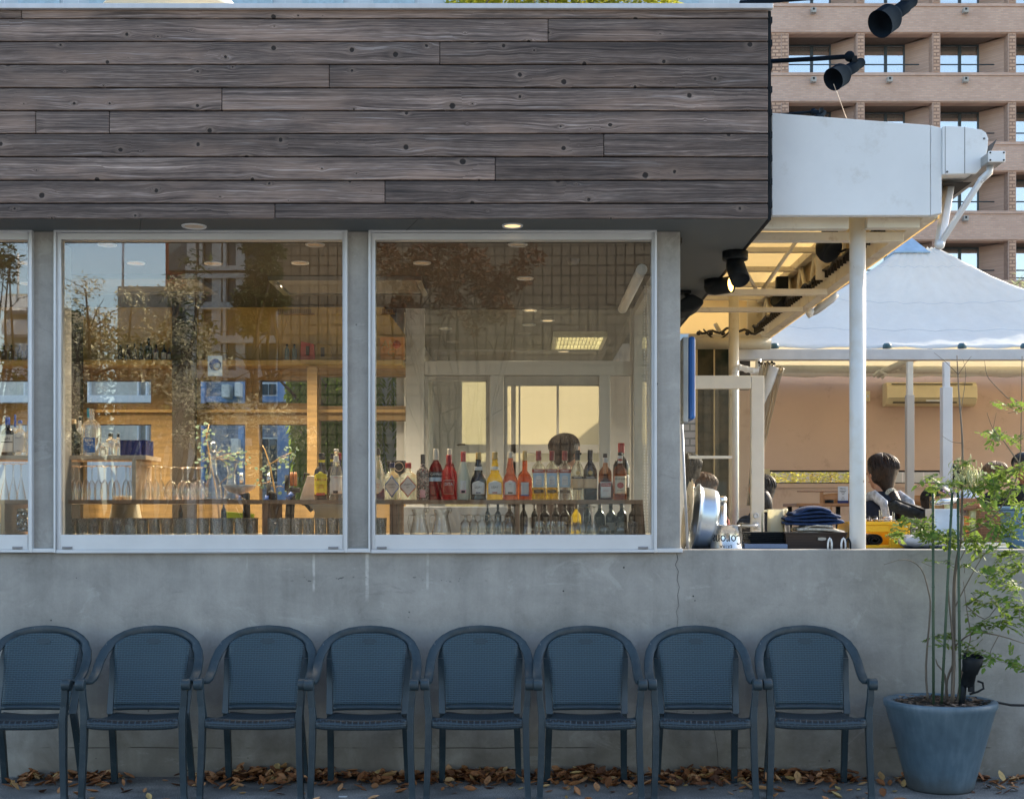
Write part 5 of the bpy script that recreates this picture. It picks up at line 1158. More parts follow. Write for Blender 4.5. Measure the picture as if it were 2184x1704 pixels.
bottle(*b4(38,210,470), 'rose amber bell shaped bottle with pale label turned to the back', L['rose'], 'bell', 'silver', .13, [('p',.10,.41,.80,'pink','arch'),('p',.11,.40,.74,'white','arch',1),('p',.13,.165,.3,'black',None,2),('t','LEJAY',.33,3,'black')], group=g1)
bottle(*b4(220,362,560), 'brown orange bottle hidden behind the orange brandy bottle', L['amber'], 'spirit', None, group=g1, Y=YS+0.1)
bottle(*b4(215,380,458), 'bright orange round shouldered bottle with pale picture label', L['orange'], 'squat', 'gold', .20, [('p',.085,.36,.55,'grey'),('p',.085,.105,.56,'blue',None,1)], group=g1)
for (a,b,bd,nm_) in ((383,542,'yellow','left vodka bottle of the pair filled with yellow'),(547,693,'yellow','right vodka bottle of the pair filled with yellow'),(697,852,'clear','clear vodka bottle in front of the standing man')):
    bottle(*b4(a,b,458), nm_+' with dark red cap', L['clear'] if bd=='clear' else L['pale'], 'vodka', 'darkred', .20,
     [('p',.55,.625,.93,'red'),('t','SMIRNOFF',.588,5.6,'white',0,.75),('p',.255,.548,.80,'sky'),('p',.30,.50,.45,'white','arch',1),('t','No21',.40,4.5,'navy'),('t','VODKA',.35,3.2,'navy'),('p',.14,.205,.70,'black'),('t','VODKA',.172,3,'gold')], liquid=('yellow',.25) if bd=='yellow' else None, group=g1)
bottle(*b4(855,1000,448), 'pale wine bottle with black capsule and peach label', L['pale'], 'wine', 'black', .205, [('p',.425,.475,.96,'black'),('t','SANGRIA',.45,4.6,'white'),('p',.235,.424,.96,'peach'),('p',.21,.234,.7,'black'),('p',.50,.58,.33,'gold','oval')], group=g1)
bottle(*b4(1003,1155,448), 'dark wine bottle with black capsule and peach label', L['dark'], 'wine', 'black', .205, [('p',.425,.475,.96,'black'),('t','SANGRIA',.45,4.6,'white'),('p',.235,.424,.96,'peach'),('p',.50,.59,.36,'gold','oval')], group=g1)
bottle(*b4(1185,1330,490), 'amber bottle with white neck band behind the square orange liqueur', L['amber'], 'spirit', 'black', .08, [('p',.78,.91,.95,'white')], Y=YS+0.1, group=g1)
bottle(*b4(1178,1345,600), 'squat dark square bottle with copper neck and white label', L['brown'], 'squat', 'copper', .30, [('p',.06,.48,.62,'white'),('p',.36,.455,.6,'red',None,1),('t','COINTREAU',.405,3.9,'white'),('t','LIQUEUR',.25,3,'red')], sq=.5, group=g1)
bottle(*b4(1355,1545,365), 'tall dark wine bottle with red capsule at the back right end', L['green'], 'wine', 'red', .18, [('p',.22,.44,.9,'grey')], Y=YS+0.11, group=g1)
bottle(*b4(1360,1512,475), 'amber whiskey bottle with cream label and red rose mark', L['amber'], 'spirit', 'black', .06, [('p',.77,.93,.98,'white'),('p',.81,.87,.35,'red','oval',1),('p',.13,.50,.85,'cream'),('t','FOUR ROSES',.435,5.2,'black',0,.75),('p',.24,.37,.50,'red','oval',1),('t','BOURBON',.20,3.2,'black')], group=g1)
# ---------------- middle window bottles
g2 = 'bottles at the right side of the middle window'
def r2(a, b, t0): return (373.2+a*.2253, 373.2+b*.2253, 799.8+t0*.2253)
bottle(*r2(1375,1440,738), 'dark coffee liqueur bottle just behind the front one', L['dark'], 'spirit', 'black', .09, [('p',.80,.85,.99,'yellow')], Y=YS+0.12, group=g2)
bottle(*r2(1445,1530,742), 'dark coffee liqueur bottle farthest back', L['dark'], 'spirit', 'black', .09, [('p',.82,.87,.99,'yellow')], Y=YS+0.16, group=g2)
bottle(*r2(1322,1446,738), 'dark coffee liqueur bottle with big yellow arched label', L['dark'], 'spirit', 'black', .09, [('p',.80,.85,.99,'yellow'),('p',.12,.60,.90,'yellow','arch'),('p',.10,.155,.62,'red'),('t','KAHLUA',.43,7.5,'red',0,.85),('t','COFFEE',.31,4.2,'red'),('t','LIQUEUR',.265,4.2,'red')], group=g2)
bottle(*r2(1520,1600,735), 'red and blue capped bottle behind the syrup bottle', L['blue'], 'spirit', 'darkred', .15, Y=YS+0.1, group=g2)
bottle(*r2(1465,1588,700), 'clear syrup bottle with white label and white cap', L['clear'], 'syrup', 'white', .04, [('p',.74,.86,.95,'white'),('p',.12,.48,.9,'white'),('t','SIROP',.44,3.4,'red'),('p',.13,.18,.35,'black',None,1)], group=g2)
# ---------------- upper shelf
g3 = 'bottles on the pale upper shelf'
def r1(a, b, t0): return (a*.2253, b*.2253, 799.8+t0*.2253)
ub = dict(zb=UZ+0.0005, group=g3)
bottle(*r1(15,130,400), 'black gin bottle with white label at the left frame edge', L['dark'], 'spirit', 'blue', .2, [('p',.10,.55,.92,'white'),('t','GIN',.44,8.5,'black',.15),('p',.34,.37,.9,'black',None,1)], **ub)
bottle(*r1(118,168,375), 'slim clear bottle with blue cap behind the two gins', L['clear'], 'spirit', 'blue', .3, Y=YS+0.1, **ub)
bottle(*r1(138,243,430), 'clear gin bottle with pale silver label and blue cap', L['clear'], 'square', 'blue', .09, [('p',.10,.62,.86,'grey'),('t','IMPACT',.50,4.6,'navy',0,.8),('p',.52,.66,.40,'white','oval',1),('t','GIN',.14,4.6,'navy')], sq=.5, **ub)
bottle(*r1(240,300,437), 'clear bottle with blue cap half hidden by the window frame', L['clear'], 'spirit', 'blue', .09, [('p',.3,.5,.9,'white')], **ub)
bottle(*r1(640,760,420), 'dark green decanter bottle with cork stopper', L['green'], 'round', 'cork', .12, **ub)
bottle(*r1(725,790,395), 'dark bottle with white striped neck label behind the decanter', L['dark'], 'spirit', 'black', .08, [('p',.55,.9,.9,'white')], Y=YS+0.1, **ub)
bottle(*r1(780,950,317), 'tall clear square tequila bottle with blue label and cyan neck strip', L['clear'], 'square', None, .1, [('p',.07,.38,.55,'blue'),('t','Sauza',.325,9.0,'white'),('t','100%',.26,3.2,'white'),('t','AGAVE',.225,3.2,'white')], sq=.5, **ub).location
m = MB(); c_ = P(190,930,YS); m.box(X_(188,YS), X_(193,YS), YS-0.022, YS-0.020, Z_(892,YS), Z_(871,YS)); tag(m.build('neck_strip', capc['cyan']), 'cyan paper strip over the neck of the tequila bottle', 'strip')
bottle(*r1(948,1000,645), 'tiny bottle with white label beside the tequila bottle', L['brown'], 'pharm', 'silver', .15, [('p',.1,.5,.9,'white')], **ub)
bottle(*r1(1002,1092,553), 'clear pharmacy bottle with black cap and white label', L['clear'], 'pharm', 'black', .16, [('p',.38,.60,.9,'white')], **ub)
bottle(*r1(1092,1145,556), 'second black capped pharmacy bottle half hidden by the blue tin', L['clear'], 'pharm', 'black', .14, [('p',.4,.60,.9,'white')], Y=YS+0.06, **ub)
for (a,b,yo,lb_) in ((1135,1325,0,'dark blue glossy tin at the right end of the upper shelf'),(1310,1382,0.05,'second dark blue tin behind the first one')):
    x0, x1 = X_(a*.2253,YS-.08+yo), X_(b*.2253,YS-.08+yo); z1 = Z_(799.8+615*.2253,YS-.08+yo)
    t_ = thing('tin_box', ((x0+x1)/2,YS+yo,UZ), lb_, 'tin box', 'blue tins on the upper shelf')
    MB().box(x0,x1,YS-.08+yo,YS+.03+yo+(0.05 if yo else 0),UZ+.0005,z1-.006).build('box_body', mat("navy_tin",(0.012,0.02,0.13),0.18,var=0.2), t_, bevel=.003)
    MB().box(x0-.001,x1+.001,YS-.081+yo,YS+.031+yo+(0.05 if yo else 0),z1-.0055,z1).build('lid', MATS["navy_tin"], t_, bevel=.002)
# small silhouettes on the ochre ledge
LZ = Z_(768, Y1-0.2)+0.001
for i,(px,w_,yt) in enumerate(((257,10,735),(272,13,735),(287,10,733),(301,10,733),(317,14,721),(333,11,735),(350,11,735),(361,9,742))):
    bottle(px-w_/2,px+w_/2,yt, ('small black silhouette bottle number %s from the left on the ochre ledge' % ('one','two','three','four','five the tallest','six','seven','eight')[i]), L['dark'] if i<5 else L['blue'], 'pharm' if i<2 else 'spirit', 'black', .12, [('p',.1,.5,.9,'grey')] if i>4 else None, Y=Y1-0.14, zb=LZ, seg=14, group='small bottles on the ochre ledge')
for px in (612,628): bottle(px-5,px+5,734,'small blue bottle on the ochre ledge, %s of the pair' % ('left' if px<620 else 'right'), mat("blue_green_glass",(0.05,0.12,0.14),0.2), 'pharm','black',.12,Y=Y1-0.14, zb=LZ, seg=14, group='small bottles on the ochre ledge')
for px in (8,24,42,58): bottle(px-5,px+6,736,'tiny tawny bottle on the ledge behind the left window, %s' % {8:'leftmost',24:'second',42:'third',58:'rightmost'}[px], mat("tawny_glass",(0.12,0.07,0.02),0.3), 'spirit','black',.12,Y=Y1-0.14, zb=LZ, seg=12, group='small bottles on the ochre ledge')
for (a,b,y0,col,lb_) in ((640,672,728,(0.42,0.05,0.04),'red book cover leaning on the ochre ledge'),(672,708,731,(0.30,0.20,0.05),'olive brown book cover leaning on the ochre ledge')):
    t_ = thing('book', P((a+b)/2,766,Y1-.12), lb_, 'book', 'books leaning on the ledge')
    m = MB(); m.prism(pr([(a,767.6),(b,767.6),(b-3,y0+6),(a+2,y0)], Y1-.14), Y1-.14, Y1-.115); m.build('cover', mat("book_"+str(a),col,0.6,var=.2), t_)
    m = MB(); m.pbox(a+12,a+20,y0+10,y0+30,Y1-.1425,Y1-.1405); m.build('cover_print', ink['black'], t_)
t_ = thing('sign_board', P(838,748,Y1-.1), 'orange board with the letters AMG at the right end of the ledge', 'board')
MB().pbox(811,863,719,767.5,Y1-.12,Y1-.10).build('board', mat("orange_card",(0.62,0.26,0.05),0.6,var=.15), t_)
q = text_mb('AM',22*Y1/F,(X_(830,Y1-.12),Y1-.1215,Z_(735,Y1-.12))); q.build('lettering', ink['gold'], t_, recalc=False); q = text_mb('G',22*Y1/F,(X_(834,Y1-.12),Y1-.1215,Z_(753,Y1-.12))); q.build('lettering', ink['gold'], t_, recalc=False)
m = MB(); m.lathe([(0.03,0),(0.03,0.001),(0,0.0012)], P(846,735,Y1-.1212), 20, M=Matrix.Rotation(PI/2,3,'X')); m.build('round_mark', mat("red_disc",(0.55,0.1,0.03),0.6), t_)
# white round-logo sticker on the inside of the pane
m = MB(); m.pbox(443,474,759,802,YW+.03,YW+.032); st = m.build('window_sticker', mat("white_sticker",(0.75,0.75,0.72),0.6), bevel=.0008); tag(st, 'white sticker with a blue round emblem on the middle window', 'sticker')
Cs = P(459,778,YW+.0294); qx = Matrix.Rotation(PI/2,3,'X')
MB().lathe([(.034,0),(0,.0002)], Cs, 28, M=qx).build('emblem', ink['blue'], st)
MB().lathe([(.020,0),(0,.0002)], Cs+Vector((.010,-.0006,-.008)), 24, M=qx).build('emblem', lab['white'], st)
# ---------------- glassware
def shell(prof, th=0.0012):
    inner = [(max(0.0,r-th), z+ (th if i == 0 else 0)) for i, (r, z) in enumerate(prof)]
    return prof+inner[::-1]
def gl_thing(name, prof, px, label, cat, group, zb=None, Y=YS, flip=False, H=None, parts=None, seg=20, m_=None):
    zb = SHT+.0006 if zb is None else zb; c = (X_(px,Y),Y,zb)
    if flip: h = max(z for _, z in prof); prof = [(r, h-z) for r, z in prof][::-1]
    mb = MB().lathe(prof, c, seg); o = mb.build(name, m_ or clear); tag(o, label, cat, group)
    return o
def flute_prof(H, rb, rf): return [(0,0),(rf,0.0),(rf,0.002),(rf*.3,.006),(.004,.012),(.0035,H*.38),(.006,H*.42),(rb*.6,H*.52),(rb,H*.72),(rb*.92,H*.9),(rb*.8,H)]
protos = {}
def place(kind, prof_fn, px, Y, zb, label, cat, group, flip=True, bowl=True):
    key = kind
    if key not in protos:
        prof, split = prof_fn; h = max(z for _, z in prof)
        t_ = thing(kind, (X_(px,Y),Y,zb), label, cat, group)
        base = [q for q in prof if q[1] <= split+1e-6]; bw_ = [q for q in prof if q[1] >= split-1e-6]
        def fl_(p): return [(r, h-z) for r, z in p][::-1] if flip else p
        if len(base) > 1: MB().lathe(fl_(base), (X_(px,Y),Y,zb), 18, cap0=False, cap1=False).build('stem', clear, t_)
        MB().lathe(fl_(bw_), (X_(px,Y),Y,zb), 20, cap0=False, cap1=False).build('bowl', clear, t_); protos[key] = t_; return t_
    return dup(protos[key], (X_(px,Y),Y,zb), label, group)
ordn = ['first','second','third','fourth','fifth','sixth','seventh','eighth','ninth','tenth','eleventh','twelfth','thirteenth','fourteenth','fifteenth','sixteenth']
zf = SHT+.0007; Hf = Z_(993,YS)-zf
fp = ([(0,0),(.034,0),(.034,.0015),(.01,.006),(.0042,.012),(.0038,Hf*.38),(.006,Hf*.42),(.016,Hf*.5),(.024,Hf*.68),(.0245,Hf*.8),(.021,Hf*.999)], Hf*.42)
for i,px in enumerate((158,169,184,196,210,223,238,248,269,277)): place('champagne_flute', fp, px, YS-.04+(i%2)*.09, zf, 'upturned champagne flute under the pale shelf, %s from the left' % ordn[i], 'glass', 'flutes upturned under the pale shelf')
for i,px in enumerate((311,318,331,343)): place('champagne_flute', fp, px, YS-.04+(i%2)*.09, zf, 'upturned champagne flute right of the pale shelf upright, %s from it' % ordn[i], 'glass', 'flutes upturned right of the pale shelf')
Hc = Z_(988,YS)-zf
cp_ = ([(0,0),(.034,0),(.034,.0015),(.01,.005),(.004,.012),(.0038,Hc*.36),(.0045,Hc*.38),(.012,Hc*.55),(.022,Hc*.8),(.030,Hc*.999)], Hc*.38)
for i,px in enumerate((10,28,45)): place('trumpet_flute', cp_, px, YS, zf, 'trumpet shaped upturned flute in the left window, %s' % ('leftmost','middle','rightmost')[i], 'glass', 'trumpet flutes in the left window')
Hw = Z_(996,YS)-zf
wp_ = ([(0,0),(.036,0),(.036,.0015),(.01,.005),(.0042,.012),(.0038,Hw*.36),(.006,Hw*.40),(.022,Hw*.47),(.038,Hw*.62),(.041,Hw*.74),(.036,Hw*.9),(.031,Hw*.999)], Hw*.40)
for i,px in enumerate((365,390,401,421,429)): place('wine_glass', wp_, px, YS-.05+(i%2)*.1, zf, 'upturned wine glass left of the stoppered decanter, %s' % ordn[i], 'glass', 'wine glasses left of the decanter')
# decanter, carafe, fruit bowl
c = (X_(455,YS),YS,zf); Hd = Z_(962,YS)-zf
t_ = thing('decanter', c, 'glass decanter with a round stopper among the upturned glasses', 'decanter')
MB().lathe([(0,0),(.048,0),(.052,.008),(.052,.04),(.045,Hd*.3),(.030,Hd*.45),(.02,Hd*.6),(.018,Hd*.9),(.024,Hd)], c, 24, cap1=False).build('vessel', clear, t_)
MB().sphere((c[0],c[1],c[2]+Hd+.026),(.022,.018,.028),14,8).lathe([(.013,0),(.02,.008),(0,.009)],(c[0],c[1],c[2]+Hd-.004),14).build('stopper', clear, t_)
c = (X_(491,YS),YS+.03,zf); Hd = Z_(987,YS)-zf; MBx = MB().lathe([(0,0),(.036,0),(.042,.01),(.042,.05),(.026,Hd*.5),(.022,Hd*.75),(.036,Hd)], c, 22, cap1=False); tag(MBx.build('carafe', clear), 'open waisted glass carafe right of the decanter', 'carafe')
c = (X_(512,YS),YS-.02,zf); Hd = Z_(1034,YS)-zf; t_ = thing('fruit_bowl', c, 'wide frosted glass bowl on a foot in the middle window', 'bowl')
MB().lathe([(0,0),(.042,0),(.03,.008),(.012,.02),(.01,.035)], c, 22).build('foot', clear, t_)
MB().lathe([(.01,.035),(.05,.045),(.085,Hd*.75),(.10,Hd),(.097,Hd),(.08,Hd*.78),(.04,.05),(0,.045)], c, 28).build('bowl', mat("frosted_glass",(0.42,0.44,0.44),0.3,var=.05), t_)
tray = MB().lathe([(0,.0),(.07,.0),(.1,.006),(.098,.009),(0,.003)], (X_(458,YS),YS,SHT+.0001), 24, sy=.8); tag(tray.build('silver_tray', mat("silver_metal",(0.6,0.6,0.6),0.2,metal=.9)), 'small silver tray under the decanter', 'tray')
# beer taps and cream machine
for i,(px,yt,lb_) in enumerate(((515,1009,'chrome beer tap with black neck behind the fruit bowl'),(573,1009,'chrome beer tap with a blue nozzle in the middle'))):
    Yt = 8.2; t_ = thing('beer_tap', P(px,1070,Yt), lb_, 'beer tap', 'beer taps')
    q = P(px,yt,Yt); MB().lathe([(0,0),(.010,0),(.014,-.045),(.009,-.07),(0,-.07)][::-1], q, 14).build('tap_handle', mat("silver_metal",(0.6,0.6,0.6),0.2,metal=.9), t_)
    m = MB(); m.tube([q+Vector((0,0,-.06)), q+Vector((0,0,-.14)), q+Vector((0,.0,-.16))], .013, 12); m.tube([q+Vector((0,0,-.12)), q+Vector((0.03,0,-.13)), q+Vector((.035,0,-.3)), q+Vector((.04,0,-.42))], .022, 12); m.build('tap_body', M['black'], t_)
    m = MB(); m.tube([q+Vector((-.006,-.02,-.14)), q+Vector((-.012,-.03,-.19))], .012, 10); m.build('nozzle', mat("blue_plastic",(0.01,0.07,0.32),0.4), t_)
Yt = 8.2; t_ = thing('wooden_handle_tap', P(626,1075,Yt), 'pair of wooden tap handles with a blue nozzle left of the cream machine', 'beer tap', 'beer taps')
m = MB()
for px in (622,630): m.lathe([(0,0),(.011,0),(.012,.06),(.008,.085),(0,.085)], P(px,1036,Yt), 12)
m.build('tap_handle', mat("teak_handle",(0.33,0.13,0.04),0.4,var=.2), t_)
m = MB(); m.tube([P(612,1045,Yt),P(640,1045,Yt)], .016, 12); m.tube([P(622,1048,Yt),P(620,1066,Yt),P(616,1130,Yt)], .028, 12); m.tube([P(612,1013,Yt),P(612,1046,Yt)], .014, 10); m.build('tap_body', M['black'], t_)
m = MB(); m.tube([P(624,1052,Yt-.05),P(612,1064,Yt-.06)], .016, 10); m.build('nozzle', MATS["blue_plastic"], t_)
t_ = thing('coffee_machine', P(690,1135,8.3), 'cream angular coffee machine behind the coffee liqueur bottles', 'machine')
m = MB(); m.prism(pr([(655,1014),(735,1014),(735,1106),(668,1106),(671,1092),(660,1078),(638,1068)],8.2), 8.2, 8.6); m.build('housing', mat("cream_enamel",(0.62,0.58,0.47),0.35,var=.04), t_, bevel=.006)
m = MB(); m.tube([P(648,1022,8.2),P(650,1010,8.2),P(660,1012,8.2)], .006, 8); m.tube([P(642,1072,8.22),P(652,1075,8.2),P(665,1090,8.2)], .012, 8); m.build('handle', M['black'], t_)
# green beer gear under the shelf
for i,(px,w_,lb_) in enumerate(((385,10,'dark bottle under the shelf beside the wine glasses'),(477,11,'dark bottle under the shelf left of the centre'),(523,11,'dark bottle under the shelf below the fruit bowl'),(583,13,'dark bottle under the shelf right of the upright'),(617,14,'dark bottle under the shelf below the wooden handles'))):
    bottle(px-w_/2,px+w_/2,1060,lb_,L['dark'],'spirit',None,zb=BT+.001,Y=8.25,group='dark bottles stored under the bar shelf',seg=16)
m = MB(); m.prism(pr([(472,1090),(540,1096),(536,1112),(470,1112)],8.3),8.3,8.35); tag(m.build('green_tray', mat("green_yellow_tray",(0.25,0.35,0.03),0.5)), 'green and yellow tray edge under the shelf in the middle window', 'tray')
# lamp shade like cream jug reflecting (cream pitcher under pale shelf)
c = (X_(268,8.15),8.15,BT+.001); t_ = thing('cream_pitcher', c, 'big cream tapered pitcher under the shelf near the upright', 'pitcher')
Hp = Z_(1058,8.15)-BT; MB().lathe([(0,0),(.115,0),(.11,.02),(.075,Hp*.9),(.08,Hp),(0,Hp)], c, 24).build('vessel', mat("cream_enamel",(0.62,0.58,0.47),0.35,var=.04), t_)
# textured tumblers
def m_tumbler(nm_, br):
    t = NT(nm_); v = t.coord(); x,y,z = t.sep(v); vo = t.n('ShaderNodeTexVoronoi'); t.l(v, vo.inputs['Vector']); vo.inputs['Scale'].default_value = 110
    g = t.n('ShaderNodeBsdfGlossy'); g.inputs['Roughness'].default_value = .12; t.l(t.bump(vo.outputs['Distance'],1.0,.006), g.inputs['Normal']); a = t.n('ShaderNodeBsdfTransparent'); a.inputs[0].default_value=(.95,.96,.95,1)
    tl = t.n('ShaderNodeBsdfTranslucent'); tl.inputs[0].default_value=(br,br,br*.95,1); mx = t.n('ShaderNodeMixShader'); mx.inputs[0].default_value=.35; t.l(a.outputs[0],mx.inputs[1]); t.l(g.outputs[0],mx.inputs[2])
    m2 = t.n('ShaderNodeMixShader'); t.l(t.math('MULTIPLY', t.step(vo.outputs['Distance'],.2,.55), .45), m2.inputs[0]); t.l(mx.outputs[0],m2.inputs[1]); t.l(tl.outputs[0],m2.inputs[2]); return t.done(m2.outputs[0])
tum = m_tumbler("hammered_glass", .9)
Ht = Z_(1105,7.78)-BT
tp = None
k = 0
for px in list(range(148,560,26))+[583,607,633,658,684,710,735]:
    s_ = px > 570; Yt = 7.72 if s_ else 7.8
    lb_ = 'bright hammered tumbler right of the upright, %s in the row' % ordn[(px-583)//25] if s_ else 'dim hammered tumbler left of the upright, %s in the row' % (ordn+['seventeenth'])[k]
    if tp is None:
        c = (X_(px,Yt),Yt,BT+.001); tp = thing('tumbler', c, lb_, 'tumbler', 'hammered tumblers along the bottom of the middle window')
        MB().lathe([(0,0),(.030,0),(.033,.004),(.035,Ht*.99),(.033,Ht),(.031,.006),(0,.005)], c, 20).build('wall', tum, tp); MB().lathe([(.0351,Ht*.97),(.0355,Ht*.99),(.034,Ht+.0008),(.0325,Ht*.99)], c, 20, ring=True).build('rim', clear, tp)
    else: dup(tp, (X_(px,Yt),Yt,BT+.001), lb_)
    k += 1
dup(tp, (X_(812,7.76),7.76,BT+.001), 'diamond cut tumbler at the left end of the right window', 'tumblers in the right window')
# jugs
def jug(px, w, y0, label):
    Y = 7.8; c = Vector((X_(px,Y),Y,BT+.001)); H = Z_(y0,Y)-c.z; r = w*Y/F/2; t_ = thing('glass_jug', c, label, 'jug', 'glass jugs under the bar shelf')
    MB().lathe([(0,0),(r,0),(r*1.02,.006),(r*.95,H*.2),(r*.70,H*.62),(r*.66,H*.7),(r*.72,H*.82),(r*.86,H*.98),(r*.84,H)], c, 26, cap1=False).build('vessel', clear, t_)
    m = MB(); m.tube([c+Vector((r*.7,0,H*.86)),c+Vector((r*.78,0,H)),c+Vector((r*1.0,-.0,H*1.04))], [.016,.016,.006], 8, sx=.4); m.build('spout', clear, t_)
    m = MB(); m.tube([c+Vector((-r*.7,-.01,H*.75)),c+Vector((-r*1.05,-.015,H*.72)),c+Vector((-r*1.15,-.015,H*.5)),c+Vector((-r*1.05,-.01,H*.2)),c+Vector((-r*.9,0,H*.12))], .007, 10); m.build('handle', clear, t_)
jug(895,40,1086,'clear glass jug, left of the pair under the bar shelf'); jug(942,42,1086,'clear glass jug, right of the pair under the bar shelf')
Hs = Z_(1097,YS-.08)-BT
sp_ = ([(0,0),(.030,0),(.031,.003),(.012,.008),(.009,.02),(.012,.032),(.030,.05),(.034,Hs*.7),(.030,Hs*.999)], .032)
for i,px in enumerate((993,1010,1028,1046,1062,1080,1088)): place('stem_goblet', sp_, px, 7.77+(i%2)*.08, BT+.001, 'upturned short goblet between jugs and middle upright, %s' % ordn[i], 'glass', 'upturned goblets under the bar shelf')
Hq = Z_(1080,YS)-BT
sf = ([(0,0),(.028,0),(.028,.0015),(.008,.005),(.0035,.01),(.0034,Hq*.5),(.006,Hq*.54),(.018,Hq*.66),(.0245,Hq*.82),(.022,Hq*.999)], Hq*.54)
for i,px in enumerate((1220,1233,1244,1257,1267)): place('sherry_glass', sf, px, 7.76+(i%2)*.07, BT+.001, 'upturned slim stemmed glass under the dark wine bottle, %s' % ordn[i], 'glass', 'upturned stemmed glasses under the shelf')
Ho = Z_(1112,7.76)-BT
op = ([(0,0),(.028,0),(.030,.004),(.036,Ho*.4),(.030,Ho*.9),(.029,Ho)], .0)
for i,px in enumerate((1150,1174,1197)): place('curved_tumbler', op, px, 7.76, BT+.001, 'clear curved tumbler right of the middle upright, %s' % ordn[i], 'tumbler', 'curved tumblers under the bar shelf', flip=False)
gl_thing('tall_tumbler', [(0,0),(.034,0),(.034,.004),(.028,Z_(1103,7.76)-BT),(.0,Z_(1103,7.76)-BT)], 1124, 'upturned tall tumbler against the middle upright', 'tumbler', None, zb=BT+.001, Y=7.76)
for i,(px,w_) in enumerate(((1289,13),(1325,14))): gl_thing('glass_bowl', [(0,.055),(w_*.0018,.053),(w_*.0026,.035),(w_*.0029,0),(w_*.0028,0),(w_*.0025,.034),(0,.052)], px, 'upturned small glass bowl at the right end, %s' % ('left one','right one'), 'bowl', 'upturned bowls', zb=BT+.001, Y=7.78) if False else gl_thing('glass_bowl', [(0,.055),(w_*.0018,.053),(w_*.0026,.035),(w_*.0029,0),(w_*.0028,0),(w_*.0025,.034),(0,.052)], px, 'upturned small glass bowl at the right end, %s' % ('left one','right one')[i], 'bowl', 'upturned bowls', zb=BT+.001, Y=7.78)
m = MB()
for k in range(7): m.lathe([(.028,0),(.033,.012),(.031,.012),(.026,0)], (X_(1350,7.8),7.8,BT+.002+k*.0105), 18, ring=True)
tag(m.build('cup_stack', tum), 'stack of clear cups at the right end under the shelf', 'cups')
# wine bottles stored behind
ws = [(1040,12,'dark'),(1062,14,'dark'),(1087,22,'dark'),(1117,16,'green'),(1140,14,'green'),(1162,22,'dark'),(1185,16,'dark'),(1205,20,'dark'),(1229,20,'gold'),(1253,16,'green'),(1279,22,'green'),(1303,22,'green'),(1326,22,'green'),(1350,18,'green')]
for i,(px,w_,mm) in enumerate(ws):
    bottle(px-w_/2,px+w_/2,1072+ (i%3)*1.5,'dark wine bottle stored behind the glasses, %s from the left' % ordn[i] if mm!='gold' else 'golden white wine bottle stored among the dark ones',L[mm],'wine','black' if i%2 else 'white',.16,[('p',.12,.38,.8,'white' if i in (11,12) else 'peach')] if i in (8,11,12) else None,zb=BT+.001 if BT+.001+0.0<10 else 0,Y=8.12,group='wine bottles stored under the bar shelf',seg=18)
# left window, low: steel canister and foil bag
c = P(8,1138,7.85); c.z = BT+.001; t_ = thing('steel_canister', c, 'steel canister with a cream base low in the left window', 'canister')
MB().lathe([(0,0),(.036,0),(.036,.045),(.038,.047),(.038,.07),(0,.07)], c, 20).build('body', mat("silver_metal",(0.6,0.6,0.6),0.2,metal=.9), t_); MB().lathe([(.0385,.048),(.0395,.058),(.0385,.068)], c, 20, ring=True).build('rim', MATS["silver_metal"], t_)
r_ = random.Random(9); m = MB(); rows_ = []
for i in range(12): rows_.append([P(36+24*j/9,1133-49*i/11,7.85)+Vector((0,r_.uniform(-.012,.012)-.03*math.sin(PI*j/9)*math.sin(PI*min(1,i/9)),0)) for j in range(10)])
m.grid(rows_, smooth=False); tag(m.build('foil_bag', mat("silver_foil",(0.7,0.7,0.7),0.15,metal=1), solid=.002), 'crumpled silver foil bag low in the left window', 'bag')
# eucalyptus sprigs in the bar
eg = m_leaf("eucalyptus_leaf",(0.10,0.16,0.12),(0.20,0.28,0.20))
def sprig(label, stem_px, leaf_pts, Y, seed):
    t_ = thing('eucalyptus_branch', P(stem_px[0][0],stem_px[0][1],Y), label, 'plant', 'eucalyptus branches in the bar'); r = random.Random(seed)
    m = MB(); m.tube([P(a,b,Y) for a,b in stem_px], [.007*(1-.7*i/len(stem_px)) for i in range(len(stem_px))], 6)
    for (a,b) in leaf_pts:
        s_ = min(stem_px, key=lambda q: (q[0]-a)**2+(q[1]-b)**2); m.tube([P(s_[0],s_[1],Y), P((s_[0]+a)/2+3,(s_[1]+b)/2-4,Y), P(a,b,Y)], .002, 4)
    m.build('stem', M['brownwood'], t_); m = MB()
    for (a,b) in leaf_pts:
        for _ in range(9):
            c = P(a+r.uniform(-14,14), b+r.uniform(-12,12), Y+r.uniform(-.06,.06)); q = Matrix.Rotation(r.uniform(0,6),3,'Z')@Matrix.Rotation(r.uniform(.6,2.5),3,'X'); rr_ = r.uniform(.009,.016); b0 = len(m.v)
            for k in range(8): m.v.append(c+q@Vector((rr_*math.cos(k*PI/4), rr_*.8*math.sin(k*PI/4), 0)))
            m.face(range(b0,b0+8))
    m.build('leaf', eg, t_, recalc=False); return t_
sprig('eucalyptus branch rising behind the decanter', [(470,1120),(460,1040),(448,980),(440,930),(446,905)], [(430,915),(446,925),(434,945),(440,965),(430,985),(475,960),(480,985),(500,975),(520,985),(515,965),(440,1010),(495,1010)], 8.5, 1)
sprig('bare twiggy eucalyptus branch behind the beer taps', [(600,1120),(585,1040),(575,990),(565,960),(560,950)], [(600,985),(612,975),(622,965),(560,1000),(575,1010),(555,1030),(605,1040)], 8.6, 2)
